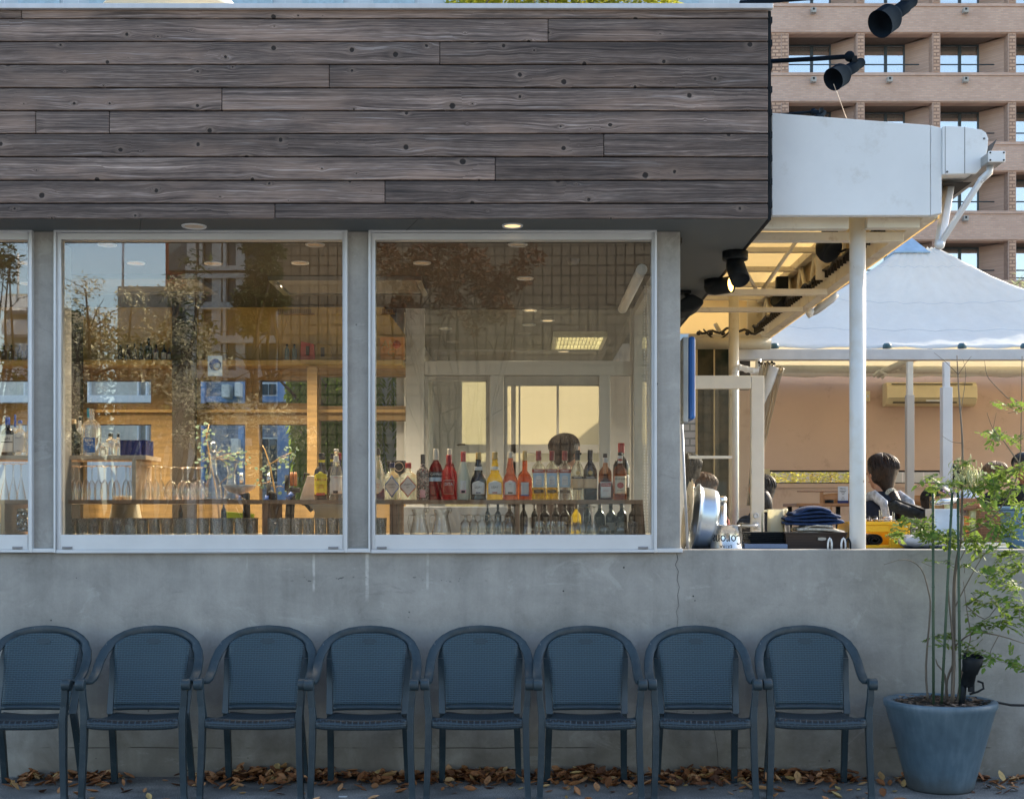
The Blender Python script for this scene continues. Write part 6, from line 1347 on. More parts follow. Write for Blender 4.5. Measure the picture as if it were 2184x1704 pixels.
# man behind the bar etc. is in the people section
bx = MB(); k9 = thing('black_scale', P(855,1005,8.3), 'black round faced machine behind the two diamond label bottles', 'machine')
MB().prism(pr([(824,982),(864,982),(860,1020),(832,1020)],8.4), 8.4, 8.5).build('body', M['black'], k9, bevel=.004)
q = MB(); [q.quad(*[P(851,995,8.395)+Vector((r_*math.cos(a),0,r_*math.sin(a))) for r_,a in ((.026,k*.35),(.029,k*.35),(.029,k*.35+.35),(.026,k*.35+.35))]) for k in range(18)]; q.build('dial_ring', M['pale'], k9, recalc=False)
stb = thing('steel_worktop', (X_(930,8.6),8.6,0.25), 'grey steel worktop behind the jugs', 'worktop'); MB().box(X_(850,8.7),X_(1096,8.7),8.7,9.3,0.26,Z_(1080,8.7)).build('cabinet', mat("blue_grey_steel",(0.36,0.39,0.43),0.4,metal=.2), stb, bevel=.004)
# ================= chairs
def make_chair(loc, label):
    t_ = thing('garden_chair', loc, label, 'chair', 'blue chairs lined up against the wall')
    O = Vector(loc); X0, Y0 = O.x, O.y
    # arm frame: band swept from one scroll over the back to the other; local x right, y towards the wall, z up
    half = [(.272,.005,.618),(.272,.06,.597),(.271,.13,.588),(.270,.20,.597),(.270,.27,.628),(.267,.33,.680),(.255,.375,.726),(.230,.41,.766),(.200,.435,.791),(.160,.450,.813),(.112,.458,.829),(.058,.460,.8365)]
    path = [Vector(p) for p in half]+[Vector((0,.4605,.8405))]+[Vector((-p[0],p[1],p[2])) for p in half[::-1]]
    n = len(path); rows_ = []
    for i, p in enumerate(path):
        t = (path[min(i+1,n-1)]-path[max(i-1,0)]).normalized()
        s = min(i, n-1-i)/(n/2)      # 0 at the scroll, 1 at the top
        sg = 1 if i < n/2 else -1
        radial = Vector((sg, 0, 0))
        if s > .3:
            tx = Vector((t.x, 0, t.z)); pr0 = Vector((t.z, 0, -t.x)) if tx.length > .05 else Vector((sg,0,0)); pr0.normalize()
            if pr0.x*p.x < 0 or (abs(p.x) < .02 and pr0.z < 0): pr0 = -pr0
            k = min(1, (s-.3)/.2); radial = Vector((sg,0,0)).lerp(pr0, k).normalized()
        if abs(p.x) < 1e-6: radial = Vector((0,0,1))
        wv = (radial - t*radial.dot(t)).normalized(); nv = t.cross(wv).normalized()
        hw = 0.0245; ht_ = 0.008
        q = []
        for (a, b) in ((-1,-.55),(-1,.55),(-.8,1),(0,1.15),(.8,1),(1,.55),(1,-.55),(.8,-1),(0,-.8),(-.8,-1)): q.append(O+p+wv*hw*a*(-1 if False else 1)+nv*ht_*b)
        rows_.append(q)
    m = MB(); m.grid(rows_, closed=True); b0 = 0; k_ = len(rows_[0]); m.face(range(k_)); m.face([len(m.v)-1-i for i in range(k_)])
    m.build('arm_frame', M['chair'], t_)
    for s in (-1, 1):
        m = MB(); cc = O+Vector((s*.272-.0235, -.004, .594)); q = Matrix.Rotation(PI/2,3,'Y'); m.lathe([(.022,0),(.0285,.002),(.0295,.005),(.0295,.042),(.0285,.045),(.022,.047)], cc, 20, M=q)
        m.build('arm_end', M['chair'], t_)
        # front leg with the arm post
        m = MB()
        secs = [(.262,-.002,.575,.0165,.014),(.262,.0,.53,.0165,.016),(.257,.004,.48,.0165,.018),(.252,.002,.425,.018,.022),(.252,0,.40,.0175,.022),(.256,-.008,.2,.0165,.019),(.263,-.016,.02,.0155,.017),(.264,-.018,.0,.018,.02)]
        m.grid([[O+Vector((s*x+dx*w_, y+dy*d, z)) for dx,dy in ((-1,-1),(1,-1),(1,1),(-1,1))] for x,y,z,w_,d in secs], smooth=False, closed=True); m.face((0,1,2,3)); L_=len(m.v); m.face((L_-4,L_-1,L_-2,L_-3)); m.build('leg', M['chair'], t_, bevel=.003)
        m = MB()
        secs = [(.200,.315,.40,.018,.016),(.205,.36,.25,.0175,.015),(.212,.425,.0,.0165,.014)]
        m.grid([[O+Vector((s*x+dx*w_, y+dy*d, z)) for dx,dy in ((-1,-1),(1,-1),(1,1),(-1,1))] for x,y,z,w_,d in secs], smooth=False, closed=True); m.face((0,1,2,3)); L_=len(m.v); m.face((L_-4,L_-1,L_-2,L_-3)); m.build('leg', M['chair'], t_, bevel=.003)
        # side posts of the back, upper wedge and lower strap
        def by(z): return .300+.152*((z-.40)/.45)**.9 if z > .4 else .300
        m = MB()
        for (zz, segs) in (((.764,.690),((.2015,.2165),(.1975,.2335))),((.688,.54,.40),((.1975,.2335),(.191,.226),(.184,.222)))):
            rws = []
            for z, (xi, xo) in zip(zz, segs): rws.append([O+Vector((s*xi,by(z)-.022,z)),O+Vector((s*xo,by(z)-.006,z)),O+Vector((s*xo,by(z)+.008,z)),O+Vector((s*xi,by(z)-.006,z))])
            b0 = len(m.v); m.grid(rws, smooth=False, closed=True); m.face((b0,b0+1,b0+2,b0+3)); L_=len(m.v); m.face((L_-4,L_-1,L_-2,L_-3))
        m.build('side_post', M['chair'], t_, bevel=.002)
    def by(z): return .300+.152*((z-.40)/.45)**.9 if z > .4 else .300
    def hwz(z): # half width of the woven panel
        if z < .752: return .182+.0235*(z-.43)/.322
        return .2055*math.sqrt(max(0.0,1-((z-.752)/.0745)**2.0))
    m = MB(); rows_ = []
    zs_ = [.447+.0155*k for k in range(21)]+[.766,.776,.787,.797,.806,.814,.820,.8245]
    for z in zs_:
        h = hwz(z); rows_.append([O+Vector((h*(j/7-1), by(z)-.004-.022*(h*(j/7-1)/.2)**2, z)) for j in range(15)])
    m.grid(rows_); m.build('backrest', M['weave'], t_, solid=.005, off=0)
    m = MB(); rows_ = []
    for z in (.422,.446): rows_.append([O+Vector((.183*(j/7-1), by(z)-.008-.022*((j/7-1)*.91)**2, z)) for j in range(15)])
    m.grid(rows_); m.build('bottom_rail', M['chair'], t_, solid=.012, off=0)
    m = MB(); b0 = len(m.v)
    for k in range(20):
        a = 2*PI*k/20; x = .040*abs(math.cos(a))**1.4*(1 if math.cos(a)>0 else -1); z = .781+.018*abs(math.sin(a))**1.2*(1 if math.sin(a)>0 else -1); m.v.append(O+Vector((x,by(z)-.009,z)))
    m.face(range(b0,b0+20)); m.build('plaque', mat("plaque_plastic",(0.026,0.046,0.06),0.5), t_, solid=.001)
    m = MB(); rows_ = []
    for (y, z, hw) in ((.325,.400,.180),(.30,.398,.182),(.22,.390,.195),(.12,.394,.215),(.05,.408,.228),(.01,.4185,.233),(-.010,.416,.234),(-.020,.405,.234),(-.023,.388,.234),(-.022,.374,.234)):
        d = .011 if z > .37 else 0; rows_.append([O+Vector((hw*(j/8-1), y-.008*(1-(j/8-1)**2)*(1 if y<.05 else 0), z-(.012*(1-(j/8-1)**2) if y>=-.01 else .010*(1-abs(j/8-1)**6)) )) for j in range(17)])
    m.grid(rows_); m.build('seat', M['weaveseat'], t_, solid=.006, off=1)
    return t_
cx = [-2.631,-2.013,-1.407,-.828,-.229,.358,.952,1.553]
cl_ = ['blue grey woven plastic armchair cut off by the left edge of the photo','blue grey woven plastic armchair, second from the left','blue grey woven plastic armchair, third from the left','blue grey woven plastic armchair, fourth from the left below the pillar between the windows','blue grey woven plastic armchair, fifth from the left','blue grey woven plastic armchair, third from the right end','blue grey woven plastic armchair standing in front of the wall crack','blue grey woven plastic armchair at the right end next to the big pot']
c0 = make_chair((cx[0],6.90,0), cl_[0])
for i in range(1, 8): dup(c0, (cx[i], 6.90+(.0,.0,.014,-.010,.008,-.006,.004,.016)[i], 0), cl_[i], rz=(0,.03,-.012,.018,-.008,.012,-.02,-.03)[i])
c0.rotation_euler = (0,0,.0)
dup(c0, (-3.23,6.9,0), 'blue grey woven plastic armchair wholly left of the frame') if False else None
# ================= pot and plant
PXc, PYc = X_(2005,7.17), 7.17
gz = NT("blue_glazed_pot"); v = gz.coord(); x,y,z = gz.sep(v); st_ = gz.noise(gz.comb(gz.math('MULTIPLY',x,30.0),gz.math('MULTIPLY',y,30.0),gz.math('MULTIPLY',z,2.0)),1.0,4); bg_ = gz.noise(v,4,5,.6)
a_ = gz.math('ADD',gz.math('MULTIPLY',st_,.45),gz.math('MULTIPLY',bg_,.55)); pc = gz.ramp(a_,[(.32,(.055,.092,.125)),(.5,(.082,.132,.175)),(.72,(.14,.20,.25))])
vo = gz.n('ShaderNodeTexVoronoi'); gz.l(v, vo.inputs['Vector']); vo.inputs['Scale'].default_value = 12; pc = gz.mix(gz.math('MULTIPLY',gz.math('SUBTRACT',1.0,gz.step(vo.outputs['Distance'],.07,.1)),gz.step(gz.noise(v,6,2),.5,.55)), pc, (.05,.06,.06))
lo_ = gz.math('SUBTRACT',1.0,gz.step(gz.math('ADD',z,gz.math('MULTIPLY',gz.math('SUBTRACT',bg_,.5),.25)),.0,.14)); pc = gz.mix(gz.math('MULTIPLY',lo_,.7),pc,(.07,.065,.055))
potm = gz.done(gz.bsdf(pc,.38,0,gz.bump(bg_,.15,.01)))
pot = thing('plant_pot', (PXc,PYc,0), 'big tapered blue glazed pot at the right end of the chairs', 'pot')
RZ = .478
MB().lathe([(0,0),(.165,0),(.175,.012),(.178,.03),(.285,RZ-.045),(.296,RZ-.03),(.297,RZ-.004),(.293,RZ),(.262,RZ),(.256,RZ-.006),(.25,RZ-.03),(.24,RZ-.06),(0,RZ-.06)], (PXc,PYc,0), 48).build('vessel', potm, pot)
MB().lathe([(.252,RZ-.022),(.15,RZ-.012),(0,RZ-.010)], (PXc,PYc,0), 24).build('soil', mat("dark_soil",(.03,.022,.016),.9,var=.5,vs=60,bump=.6), pot)
r_ = random.Random(12); m = MB()
for k in range(420):
    a = r_.uniform(0,2*PI); rr_ = .24*math.sqrt(r_.random()); p = Vector((PXc+rr_*math.cos(a),PYc+rr_*math.sin(a),RZ-.018+r_.uniform(0,.02))); q = Matrix.Rotation(r_.uniform(0,6),3,'Z')@Matrix.Rotation(r_.uniform(-.6,.6),3,'X'); s_ = r_.uniform(.008,.02)
    b = len(m.v); m.v += [p+q@Vector((-s_,-s_*.4,0)),p+q@Vector((s_,-s_*.3,.002)),p+q@Vector((s_*.9,s_*.4,0)),p+q@Vector((-s_,s_*.4,.003))]; m.face((b,b+1,b+2,b+3))
chipm = NT("bark_chips"); g_ = chipm.n('ShaderNodeNewGeometry'); chm = chipm.done(chipm.bsdf(chipm.ramp(g_.outputs['Random Per Island'],[(.0,(.03,.02,.014)),(.6,(.11,.07,.045)),(1,(.28,.2,.15))]),.85)); m.build('mulch', chm, pot, recalc=False)
# stakes
stk = mat("green_plastic_stake",(.05,.085,.05),.5,var=.15)
YP_ = 7.17
for i,(a,b,lb_) in enumerate((((1990,1053),(1991,1504),'green garden stake, left of the three in the blue pot'),((2031,1050),(2008,1506),'green garden stake, middle and leaning, in the blue pot'),((2043,1050),(2048,1508),'green garden stake, right of the three in the blue pot'))):
    m = MB(); p0, p1 = P(b[0],b[1],YP_-.08), P(a[0],a[1],YP_-.02); m.tube([p0,p1],.0075,8)
    for k in range(1,9): q = p0.lerp(p1,k/9); m.tube([q,q+Vector((0,0,.006))],.0088,8)
    tag(m.build('garden_stake', stk), lb_, 'stake', 'stakes in the blue pot')
def PP(px, py, dy=0): return P(px, py, YP_+dy)
def leafy(label, cat, stems, clusters, seed, name='potted_tree', mt=None, size=.042, per=30):
    t_ = thing(name, (PXc,PYc,RZ-.02), label, cat); m = MB()
    for pts, r0, r1 in stems:
        n = len(pts); P_ = [PP(*p) for p in pts]
        # smooth a little
        Q = []; 
        for i in range(n-1):
            for k in range(3):
                t = k/3; p0 = P_[max(i-1,0)]; p1 = P_[i]; p2 = P_[i+1]; p3 = P_[min(i+2,n-1)]
                Q.append(.5*((2*p1)+(p2-p0)*t+(2*p0-5*p1+4*p2-p3)*t*t+(3*p1-p0-3*p2+p3)*t**3))
        Q.append(P_[-1]); N_ = len(Q); m.tube(Q, [.75*(r0+(r1-r0)*i/(N_-1)) for i in range(N_)], 7)
    r = random.Random(seed)
    lm = MB()
    for (px, py, dy, w_, h_, k_) in clusters:
        c = PP(px, py, dy); root = c+Vector((0,0.02,-.05))
        for s_ in range(max(2,int(k_*1.1))):
            # one pinnate spray: arching rachis with paired leaflets
            e = c+Vector((r.uniform(-1,1)*w_*YP_/F, r.uniform(-.13,.13), r.uniform(-1,1)*h_*YP_/F))
            dr = Vector((r.gauss(0,1), r.gauss(0,.7), r.gauss(.05,.35))).normalized(); Ls = r.uniform(.07,.13)
            p0 = e-dr*Ls*.5; n_ = r.randint(4,6)
            m.tube([root.lerp(p0,.3), p0], .0014, 4, caps=False) if r.random() < .25 else None
            pts = [p0+dr*Ls*k/n_+Vector((0,0,-.03*(k/n_)**2)) for k in range(n_+1)]
            m.tube(pts, .0011, 3, caps=False)
            sd_ = dr.cross(Vector((r.gauss(0,.25),r.gauss(0,.25),1))).normalized()
            for k, q in enumerate(pts):
                for sg in ((-1,1) if k < n_ else (0,)):
                    d = (sd_*sg*.95+dr*.65+Vector((0,0,r.gauss(-.12,.25)))).normalized(); s = size*r.uniform(.7,1.2)*(.8 if k==0 else 1); up = sd_.cross(dr).normalized()
                    wv = d.cross(up+Vector((r.gauss(0,.2),r.gauss(0,.2),0))).normalized()*s*.23; b = len(lm.v)
                    bend = Vector((0,0,-s*.12))
                    lm.v += [q, q+d*s*.35+wv+up*s*.05, q+d*s*.7+wv*.75+bend*.5, q+d*s+bend, q+d*s*.7-wv*.75+bend*.5, q+d*s*.35-wv+up*s*.05, q+d*s*.5+bend*.2]
                    lm.face((b,b+1,b+6),True); lm.face((b+1,b+2,b+6),True); lm.face((b+2,b+3,b+6),True); lm.face((b+3,b+4,b+6),True); lm.face((b+4,b+5,b+6),True); lm.face((b+5,b,b+6),True)
    m.build('trunk', bark, t_); lm.build('foliage', mt, t_, recalc=False); return t_
pl_leaf = m_leaf("fresh_green_leaf",(.045,.12,.025),(.20,.28,.055),.35)
stems = [
 ([(2031,1507,0),(2034,1400,.01),(2035,1257,0),(2040,1200,0),(2050,1137,.02),(2053,1000,.02),(2052,930,0),(2046,850,-.01),(2043,800,0),(2041,758,0)], .015, .003),
 ([(2043,800,0),(2062,772,.01),(2072,760,0)], .003, .001), ([(2043,798,0),(2020,775,0),(1992,752,0)], .003, .001), ([(2049,880,0),(2060,800,0),(2053,765,0)],.003,.001),
 ([(2050,945,0),(2030,942,0),(2010,930,0)],.003,.001),
 ([(1979,1492,.02),(1975,1420,.02),(1984,1301,.02),(1980,1260,.02),(1964,1212,.03),(1930,1193,.03),(1885,1204,.03)], .009, .0015),
 ([(2022,1507,.03),(2015,1440,.03),(2000,1418,.03),(1996,1405,.02)], .010, .003), ([(2036,1410,0),(2020,1450,.02),(2018,1500,.02)], .008, .010),
 ([(2028,1500,-.03),(2036,1420,-.05),(2030,1340,-.04),(2022,1250,-.02),(2026,1180,0),(2016,1150,0),(1975,1130,-.03),(1948,1128,-.04)], .009, .002),
 ([(2052,1000,.02),(2080,1060,.02),(2125,1085,0),(2184,1120,-.02)], .006, .003), ([(2048,1140,.02),(2080,1130,0),(2120,1100,0),(2160,1040,0),(2175,980,0),(2178,900,0),(2180,760,0)], .007, .003),
 ([(2175,990,0),(2140,940,0),(2118,915,0),(2105,880,0)], .005, .0015), ([(2118,915,0),(2125,880,0)],.002,.001),([(2150,850,0),(2120,820,0),(2105,800,0),(2100,770,0)], .004, .0015), ([(2184,865,0),(2160,850,0),(2150,850,0)],.004,.004),
 ([(2034,1380,0),(2075,1350,-.02),(2130,1355,-.02),(2184,1372,-.02)], .007, .003), ([(2040,1500,0),(2058,1400,.02),(2070,1360,.03),(2062,1300,.05),(2055,1240,.05)], .007, .002),
 ([(2034,1300,0),(2070,1230,.02),(2110,1170,.02),(2160,1160,0)], .005, .002), ([(2036,1220,0),(2060,1170,0),(2084,1140,0)], .004, .002),
 ([(2060,1290,0),(2100,1320,-.03),(2130,1290,-.04),(2165,1270,-.04)], .004, .002), ([(2130,1355,0),(2110,1400,0),(2140,1412,0),(2180,1418,0)], .003, .001)]
cl2 = [(1945,1118,-.04,32,14,13),(1925,1140,-.04,14,6,4),(1968,1128,-.02,22,12,8),(2012,1140,0,28,14,10),(2050,1150,0,30,16,10),(2095,1150,0,30,18,11),(2140,1165,0,30,18,10),(2175,1190,0,14,16,4),(2085,1120,0,26,14,6),
 (2160,1110,0,26,20,9),(2175,1060,0,20,26,9),(2125,1030,0,26,18,10),(2150,1000,0,32,18,11),(2090,1035,0,24,20,9),(2050,1030,0,22,18,7),(2000,1035,-.02,20,10,5),(1985,1022,-.02,12,6,3),(2045,985,0,12,9,3),(2110,1070,0,28,16,7),(2135,1130,0,26,12,6),
 (2145,862,0,20,5,4),(2130,925,0,22,8,6),(2165,925,0,16,6,3),(2060,1210,0,14,10,3),(2110,1225,-.02,26,18,7),(2155,1230,-.02,24,22,8),(2100,1275,-.02,20,16,6),(2140,1275,-.03,26,18,8),(2175,1300,-.03,14,30,7),(2085,1318,0,16,14,4),(2120,1318,-.02,20,12,5),
 (2020,1362,-.04,20,12,6),(2078,1335,0,20,10,4),(2078,1388,-.04,26,20,8),(2105,1400,-.04,16,12,4),(2165,1400,-.02,16,20,5),(2178,1330,0,12,20,4),(2005,1195,0,10,6,2),(2170,1200,0,18,12,4)]
leafy('young green compound leaved tree growing in the big blue pot', 'tree', stems, cl2, 77, mt=pl_leaf)
# dry seed tassels
m = MB(); r_ = random.Random(8)
for k in range(170):
    p = PP(r_.gauss(2058,16), r_.gauss(1008,14), r_.uniform(-.06,.06)); e = p+Vector((r_.gauss(0,.012),r_.gauss(0,.012),-r_.uniform(.03,.06))); m.tube([p,p.lerp(e,.5)+Vector((r_.gauss(0,.006),0,0)),e],[.002,.0028,.0015],4)
tag(m.build('seed_tassels', mat("straw_seed",(.50,.50,.26),.6,var=.2)), 'pale straw coloured seed tassels hanging in the potted tree', kind='stuff')
# spotlight in the pot with cable
t_ = thing('garden_spotlight', PP(2062,1500,-.05), 'black garden spotlight on a spike in the blue pot', 'spotlight')
a, b = PP(2062,1462,-.08), PP(2077,1398,-.12); q = (b-a).to_track_quat('Z','Y').to_matrix(); L_ = (b-a).length
MB().lathe([(0,0),(.028,0),(.035,.01),(.035,L_*.42),(.042,L_*.45),(.045,L_*.6),(.052,L_*.75),(.052,L_),(.046,L_),(.044,L_*.85),(0,L_*.85)], a, 22, M=q).build('lamp_head', M['black'], t_)
m = MB(); m.tube([PP(2050,1505,-.08), PP(2054,1480,-.08), PP(2056,1455,-.08)], .016, 8); m.box(PP(2056,0).x-.006, PP(2056,0).x+.02, YP_-.11, YP_-.08, Z_(1470,YP_), Z_(1432,YP_)); m.build('spike', M['black'], t_)
m = MB(); m.tube([PP(2085,1452,-.1), PP(2096,1456,-.1), PP(2098,1468,-.1), PP(2085,1475,-.1), PP(2068,1480,-.1)], .006, 7); m.build('lead', M['black'], t_)
m = MB(); pts = [PP(2078,1512,-.1),PP(2090,1503,-.1),PP(2110,1494,-.05),PP(2130,1498,.0),PP(2155,1503,.1),PP(2190,1504,.15),PP(2260,1500,.18)]; m.tube(pts,.007,8); tag(m.build('power_cable', M['black']), 'black power cable leaving the blue pot to the right', 'cable')
# ================= fallen leaves
r_ = random.Random(44); m = MB()
piles = [(60,14,40),(130,30,60),(215,25,70),(430,12,30),(480,30,90),(560,55,170),(680,40,130),(790,30,90),(860,25,80),(930,20,50),(985,30,120),(1040,30,140),(1180,25,70),(1250,45,150),(1320,20,70),(1440,25,70),(1510,45,150),(1580,30,100),(1660,40,110),(1740,30,100),(1800,14,40),(1860,20,12),(1960,30,12),(2090,40,14),(2160,30,20)]
spots = []
for (px, sd_, n_) in piles:
    for _ in range(int(n_*.8)):
        Yl = 7.49-abs(r_.gauss(0,.11)); spots.append((X_(r_.gauss(px,sd_),7.4), min(7.47,Yl), n_))
for _ in range(110): spots.append((r_.uniform(-3,3.2), r_.uniform(6.7,7.4), 1))
for _ in range(110): q_ = r_.choice(piles); spots.append((X_(r_.gauss(q_[0],55),7.2), 7.35-abs(r_.gauss(0,.17)), 8))
for (x_, y_, n_) in spots:
    h = r_.random()*min(.055,n_*.00035)*(1 if y_ > 7.28 else .3)+.004; s_ = r_.uniform(.014,.045); q = Matrix.Rotation(r_.uniform(0,6.28),3,'Z')@Matrix.Rotation(r_.gauss(0,.45 if n_ > 20 else .2),3,'X')@Matrix.Rotation(r_.gauss(0,.35),3,'Y'); c = Vector((x_,y_,h)); b = len(m.v); cu = r_.uniform(.1,.9)
    pr_ = [(-1,.06),(-.55,.36),(0,.48),(.5,.34),(1,.02)]
    for (u, w_) in pr_:
        for sg in (-1, 0, 1): m.v.append(c+q@Vector((u*s_, sg*w_*s_, (abs(sg)*w_*cu+ .35*u*u*cu)*s_)))
    zmin = min(v_.z for v_ in m.v[b:]); 
    if zmin < .002:
        for i in range(b, len(m.v)): m.v[i].z += .002-zmin
    for i in range(4):
        for j in range(2): m.face((b+i*3+j, b+i*3+j+1, b+i*3+j+4, b+i*3+j+3), True)
lfm = NT("dry_leaf"); g_ = lfm.n('ShaderNodeNewGeometry'); rd = g_.outputs['Random Per Island']; nn = lfm.noise(lfm.coord(), 60, 3)
lc = lfm.ramp(rd,[(0,(.08,.03,.014)),(.3,(.22,.085,.03)),(.6,(.40,.165,.06)),(.85,(.55,.29,.14)),(1,(.50,.36,.14))]); lc = lfm.mix(lfm.math('MULTIPLY',lfm.step(nn,.5,.7),.4), lc, (.05,.025,.015))
tag(m.build('fallen_leaves', lfm.done(lfm.bsdf(lc,.6)), recalc=False), 'brown fallen leaves heaped along the foot of the wall', kind='stuff')
m = MB(); m.box(X_(722,6.95),X_(740,6.95),6.95,6.97,.001,.004); tag(m.build('paper_scrap', M['whitep']), 'tiny white paper scrap lying on the asphalt between chairs', 'litter')
# ================= things on the counter behind the low wall
alum = mat("dull_aluminium",(.50,.56,.62),.3,metal=.85,var=.12,vs=3,dirt=((.25,.28,.32),12,.4)); steel = mat("bright_steel",(.66,.64,.60),.2,metal=.9,var=.1)
CT_ = CT+.0008
def tilt(ax_, ang): return Matrix.Rotation(ang,3,ax_)
# basin on its side
Yb = 7.95; c = P(1475,1102,Yb); t_ = thing('aluminium_basin', P(1495,1171,Yb), 'large aluminium basin standing on its side against the concrete corner', 'basin')
r_b = 68*Yb/F; q = tilt('Z',-.0)@tilt('Y',PI/2+.13)
MB().lathe([(r_b,-.002),(r_b+.012,-.002),(r_b+.012,.006),(r_b,.006),(r_b*.97,.03),(r_b*.95,.09),(r_b*.90,.115),(r_b*.80,.125),(0,.125),(0,.122),(r_b*.79,.122),(r_b*.88,.112),(r_b*.94,.03),(r_b*.985,.0)], P(1481,1103,Yb), 48, M=q, ring=True).build('bowl', alum, t_)
Yk = 7.9; t_ = thing('wok_lid', P(1465,1171,Yk), 'thin round metal lid leaning on its edge left of the basin', 'lid')
r_l = 74*Yk/F; MB().lathe([(0,.03),(r_l*.6,.02),(r_l,.002),(r_l+.006,.0),(r_l,-.004),(0,.026)], P(1466,1097,Yk), 40, M=tilt('Y',PI/2+.12)).build('disc', mat("tarnished_steel",(.55,.48,.36),.3,metal=.7), t_)
MB().sphere(P(1475,1024,Yk), .012, 10, 6).build('knob', M['black'], t_)
Yk = 8.15; c = P(1536,1172,Yk); c.z = CT_; t_ = thing('steel_canister', c, 'tall steel canister with clamped lid behind the tin bucket', 'canister')
hh = Z_(1070,Yk)-c.z; MB().lathe([(0,0),(.044,0),(.042,.01),(.038,hh),(0,hh)], c, 28).build('body', steel, t_); MB().lathe([(.041,hh-.004),(.043,hh),(.042,hh+.022),(.03,hh+.034),(0,hh+.036)], c, 28).build('lid', steel, t_)
m = MB(); m.tube([c+Vector((.04,-.01,hh-.03)),c+Vector((.047,-.012,hh-.08)),c+Vector((.043,-.012,hh-.13))],.003,6); m.build('handle', M['black'], t_)
Yk = 7.85; c = P(1550,1172,Yk); c.z = CT_; hb = Z_(1121,Yk)-c.z; t_ = thing('tin_bucket', c, 'upside down tin bucket with black beer lettering', 'bucket')
ra, rb = 37*Yk/F, 30*Yk/F
MB().lathe([(ra+.003,0),(ra+.003,.004),(ra,.006),(rb,hb),(rb+.002,hb+.002),(rb*.95,hb+.004),(rb*.93,hb-.003),(0,hb-.003)], c, 36).build('bucket_body', steel, t_)
for (tx, sz, zz, off, sp) in (('Corona',30,.42,-.012,.85),('EXTRA',11,.10,-.02,.9)):
    q = text_mb(tx, sz*Yk/F, (0,0,0), sx=.8)
    rr_ = ra+(rb-ra)*zz+.0015; R180 = []
    for v_ in q.v:
        xx, zl = -v_.x+off, -v_.z+zz*hb; r__ = ra+(rb-ra)*(zl/hb)+.0018; a = xx/r__; R180.append(Vector((c.x+r__*math.sin(a), c.y-r__*math.cos(a), c.z+zl)))
    q.v = R180; q.build('lettering', ink['black'], t_, recalc=False)
# tray stack
Yk = 8.0; r_ = random.Random(2)
tr_ = thing('blue_grey_tray', P(1632,1171,7.8), 'flat blue grey tray under the black plates', 'tray'); MB().box(X_(1588,7.8),X_(1680,7.8),7.8,8.2,CT_,Z_(1160,7.8)).build('tray_body', mat("blue_grey_plastic_tray",(.20,.25,.36),.4), tr_, bevel=.004)
zz = Z_(1160,7.8)+.001
for k in range(6):
    dx = r_.uniform(-.006,.006); x0, x1 = X_(1589,Yk)+dx, X_(1676,Yk)+dx
    m = MB(); m.box(x0+.01,x1-.01,Yk-.13,Yk+.13,zz,zz+.004); m.box(x0,x1,Yk-.14,Yk+.14,zz+.0042,zz+.0095)
    tag(m.build('black_tray', M['black'], bevel=.0015), 'glossy black flat serving tray, %s from the bottom of its stack' % ordn[k], 'tray', 'stack of black trays'); zz += .0115
# translucent pitcher
Yk = 8.05; c = P(1655,1140,Yk); c.z = CT_+.09; t_ = thing('plastic_pitcher', c, 'milky plastic pitcher with a handle behind the black trays', 'pitcher')
milky = fabric("milky_plastic",(.72,.70,.60),.45,(.9,.86,.66)); hh = Z_(1086,Yk)-c.z
MB().lathe([(0,0),(.050,0),(.052,.01),(.050,hh*.95),(.0505,hh),(.0485,hh),(.048,.01),(0,.008)], c, 28, sq=.2).build('vessel', milky, t_)
m = MB(); m.tube([c+Vector((.048,0,hh*.9)),c+Vector((.062,0,hh*.97)),c+Vector((.072,0,hh*.985))],[.02,.014,.005],10,sx=.5); m.build('spout', milky, t_)
m = MB(); m.tube([c+Vector((-.048,-.01,hh*.93)),c+Vector((-.07,-.01,hh*.93)),c+Vector((-.083,-.01,hh*.86)),c+Vector((-.085,-.01,hh*.4)),c+Vector((-.084,-.01,.0))],.0065,8); m.build('handle', milky, t_)
zc = thing('storage_box', (c.x,c.y+.02,CT_), 'low dark storage box under the milky pitcher', 'box'); MB().box(c.x-.09,c.x+.06,c.y-.055,c.y+.08,CT_,CT_+.089).build('box_body', M['black'], zc, bevel=.003)
# brown basket with towels
Yk = 7.82; t_ = thing('storage_basket', P(1740,1171,Yk), 'brown slotted plastic basket holding folded blankets', 'basket')
bm_ = mat("brown_glossy_plastic",(.035,.022,.018),.3,var=.1)
m = MB(); z0, z1 = CT_, Z_(1136,Yk); nrm = 0
def rbox(x0,x1,y0,y1,z,f): 
    cx_,cy_=(x0+x1)/2,(y0+y1)/2; return [(cx_+(p-cx_)*f,cy_+(q-cy_)*f,z) for p,q in ((x0,y0),(x1,y0),(x1,y1),(x0,y1))]
x0,x1 = X_(1675,Yk),X_(1806,Yk); rws=[]
for k in range(13):
    z = z0+(z1-z0)*k/12; f = .93+.07*k/12+(.004 if k%2 else 0); rws.append(rbox(x0,x1,Yk,Yk+.28,z,f))
m.grid(rws,smooth=False,closed=True); m.face((0,3,2,1)); m.build('basket_body', bm_, t_, recalc=True, solid=.004, off=-1)
m = MB(); r1_ = rbox(x0-.004,x1+.004,Yk-.004,Yk+.284,z1+.004,1); 
m.box(x0-.005,x1+.005,Yk-.006,Yk+.004,z1-.006,z1+.003); m.box(x0-.005,x0+.004,Yk+.0045,Yk+.28,z1-.006,z1+.003); m.box(x1-.004,x1+.005,Yk+.0045,Yk+.28,z1-.006,z1+.003); m.build('rim', bm_, t_, bevel=.002)
m = MB(); cH = P(1753,1149,Yk-.001); 
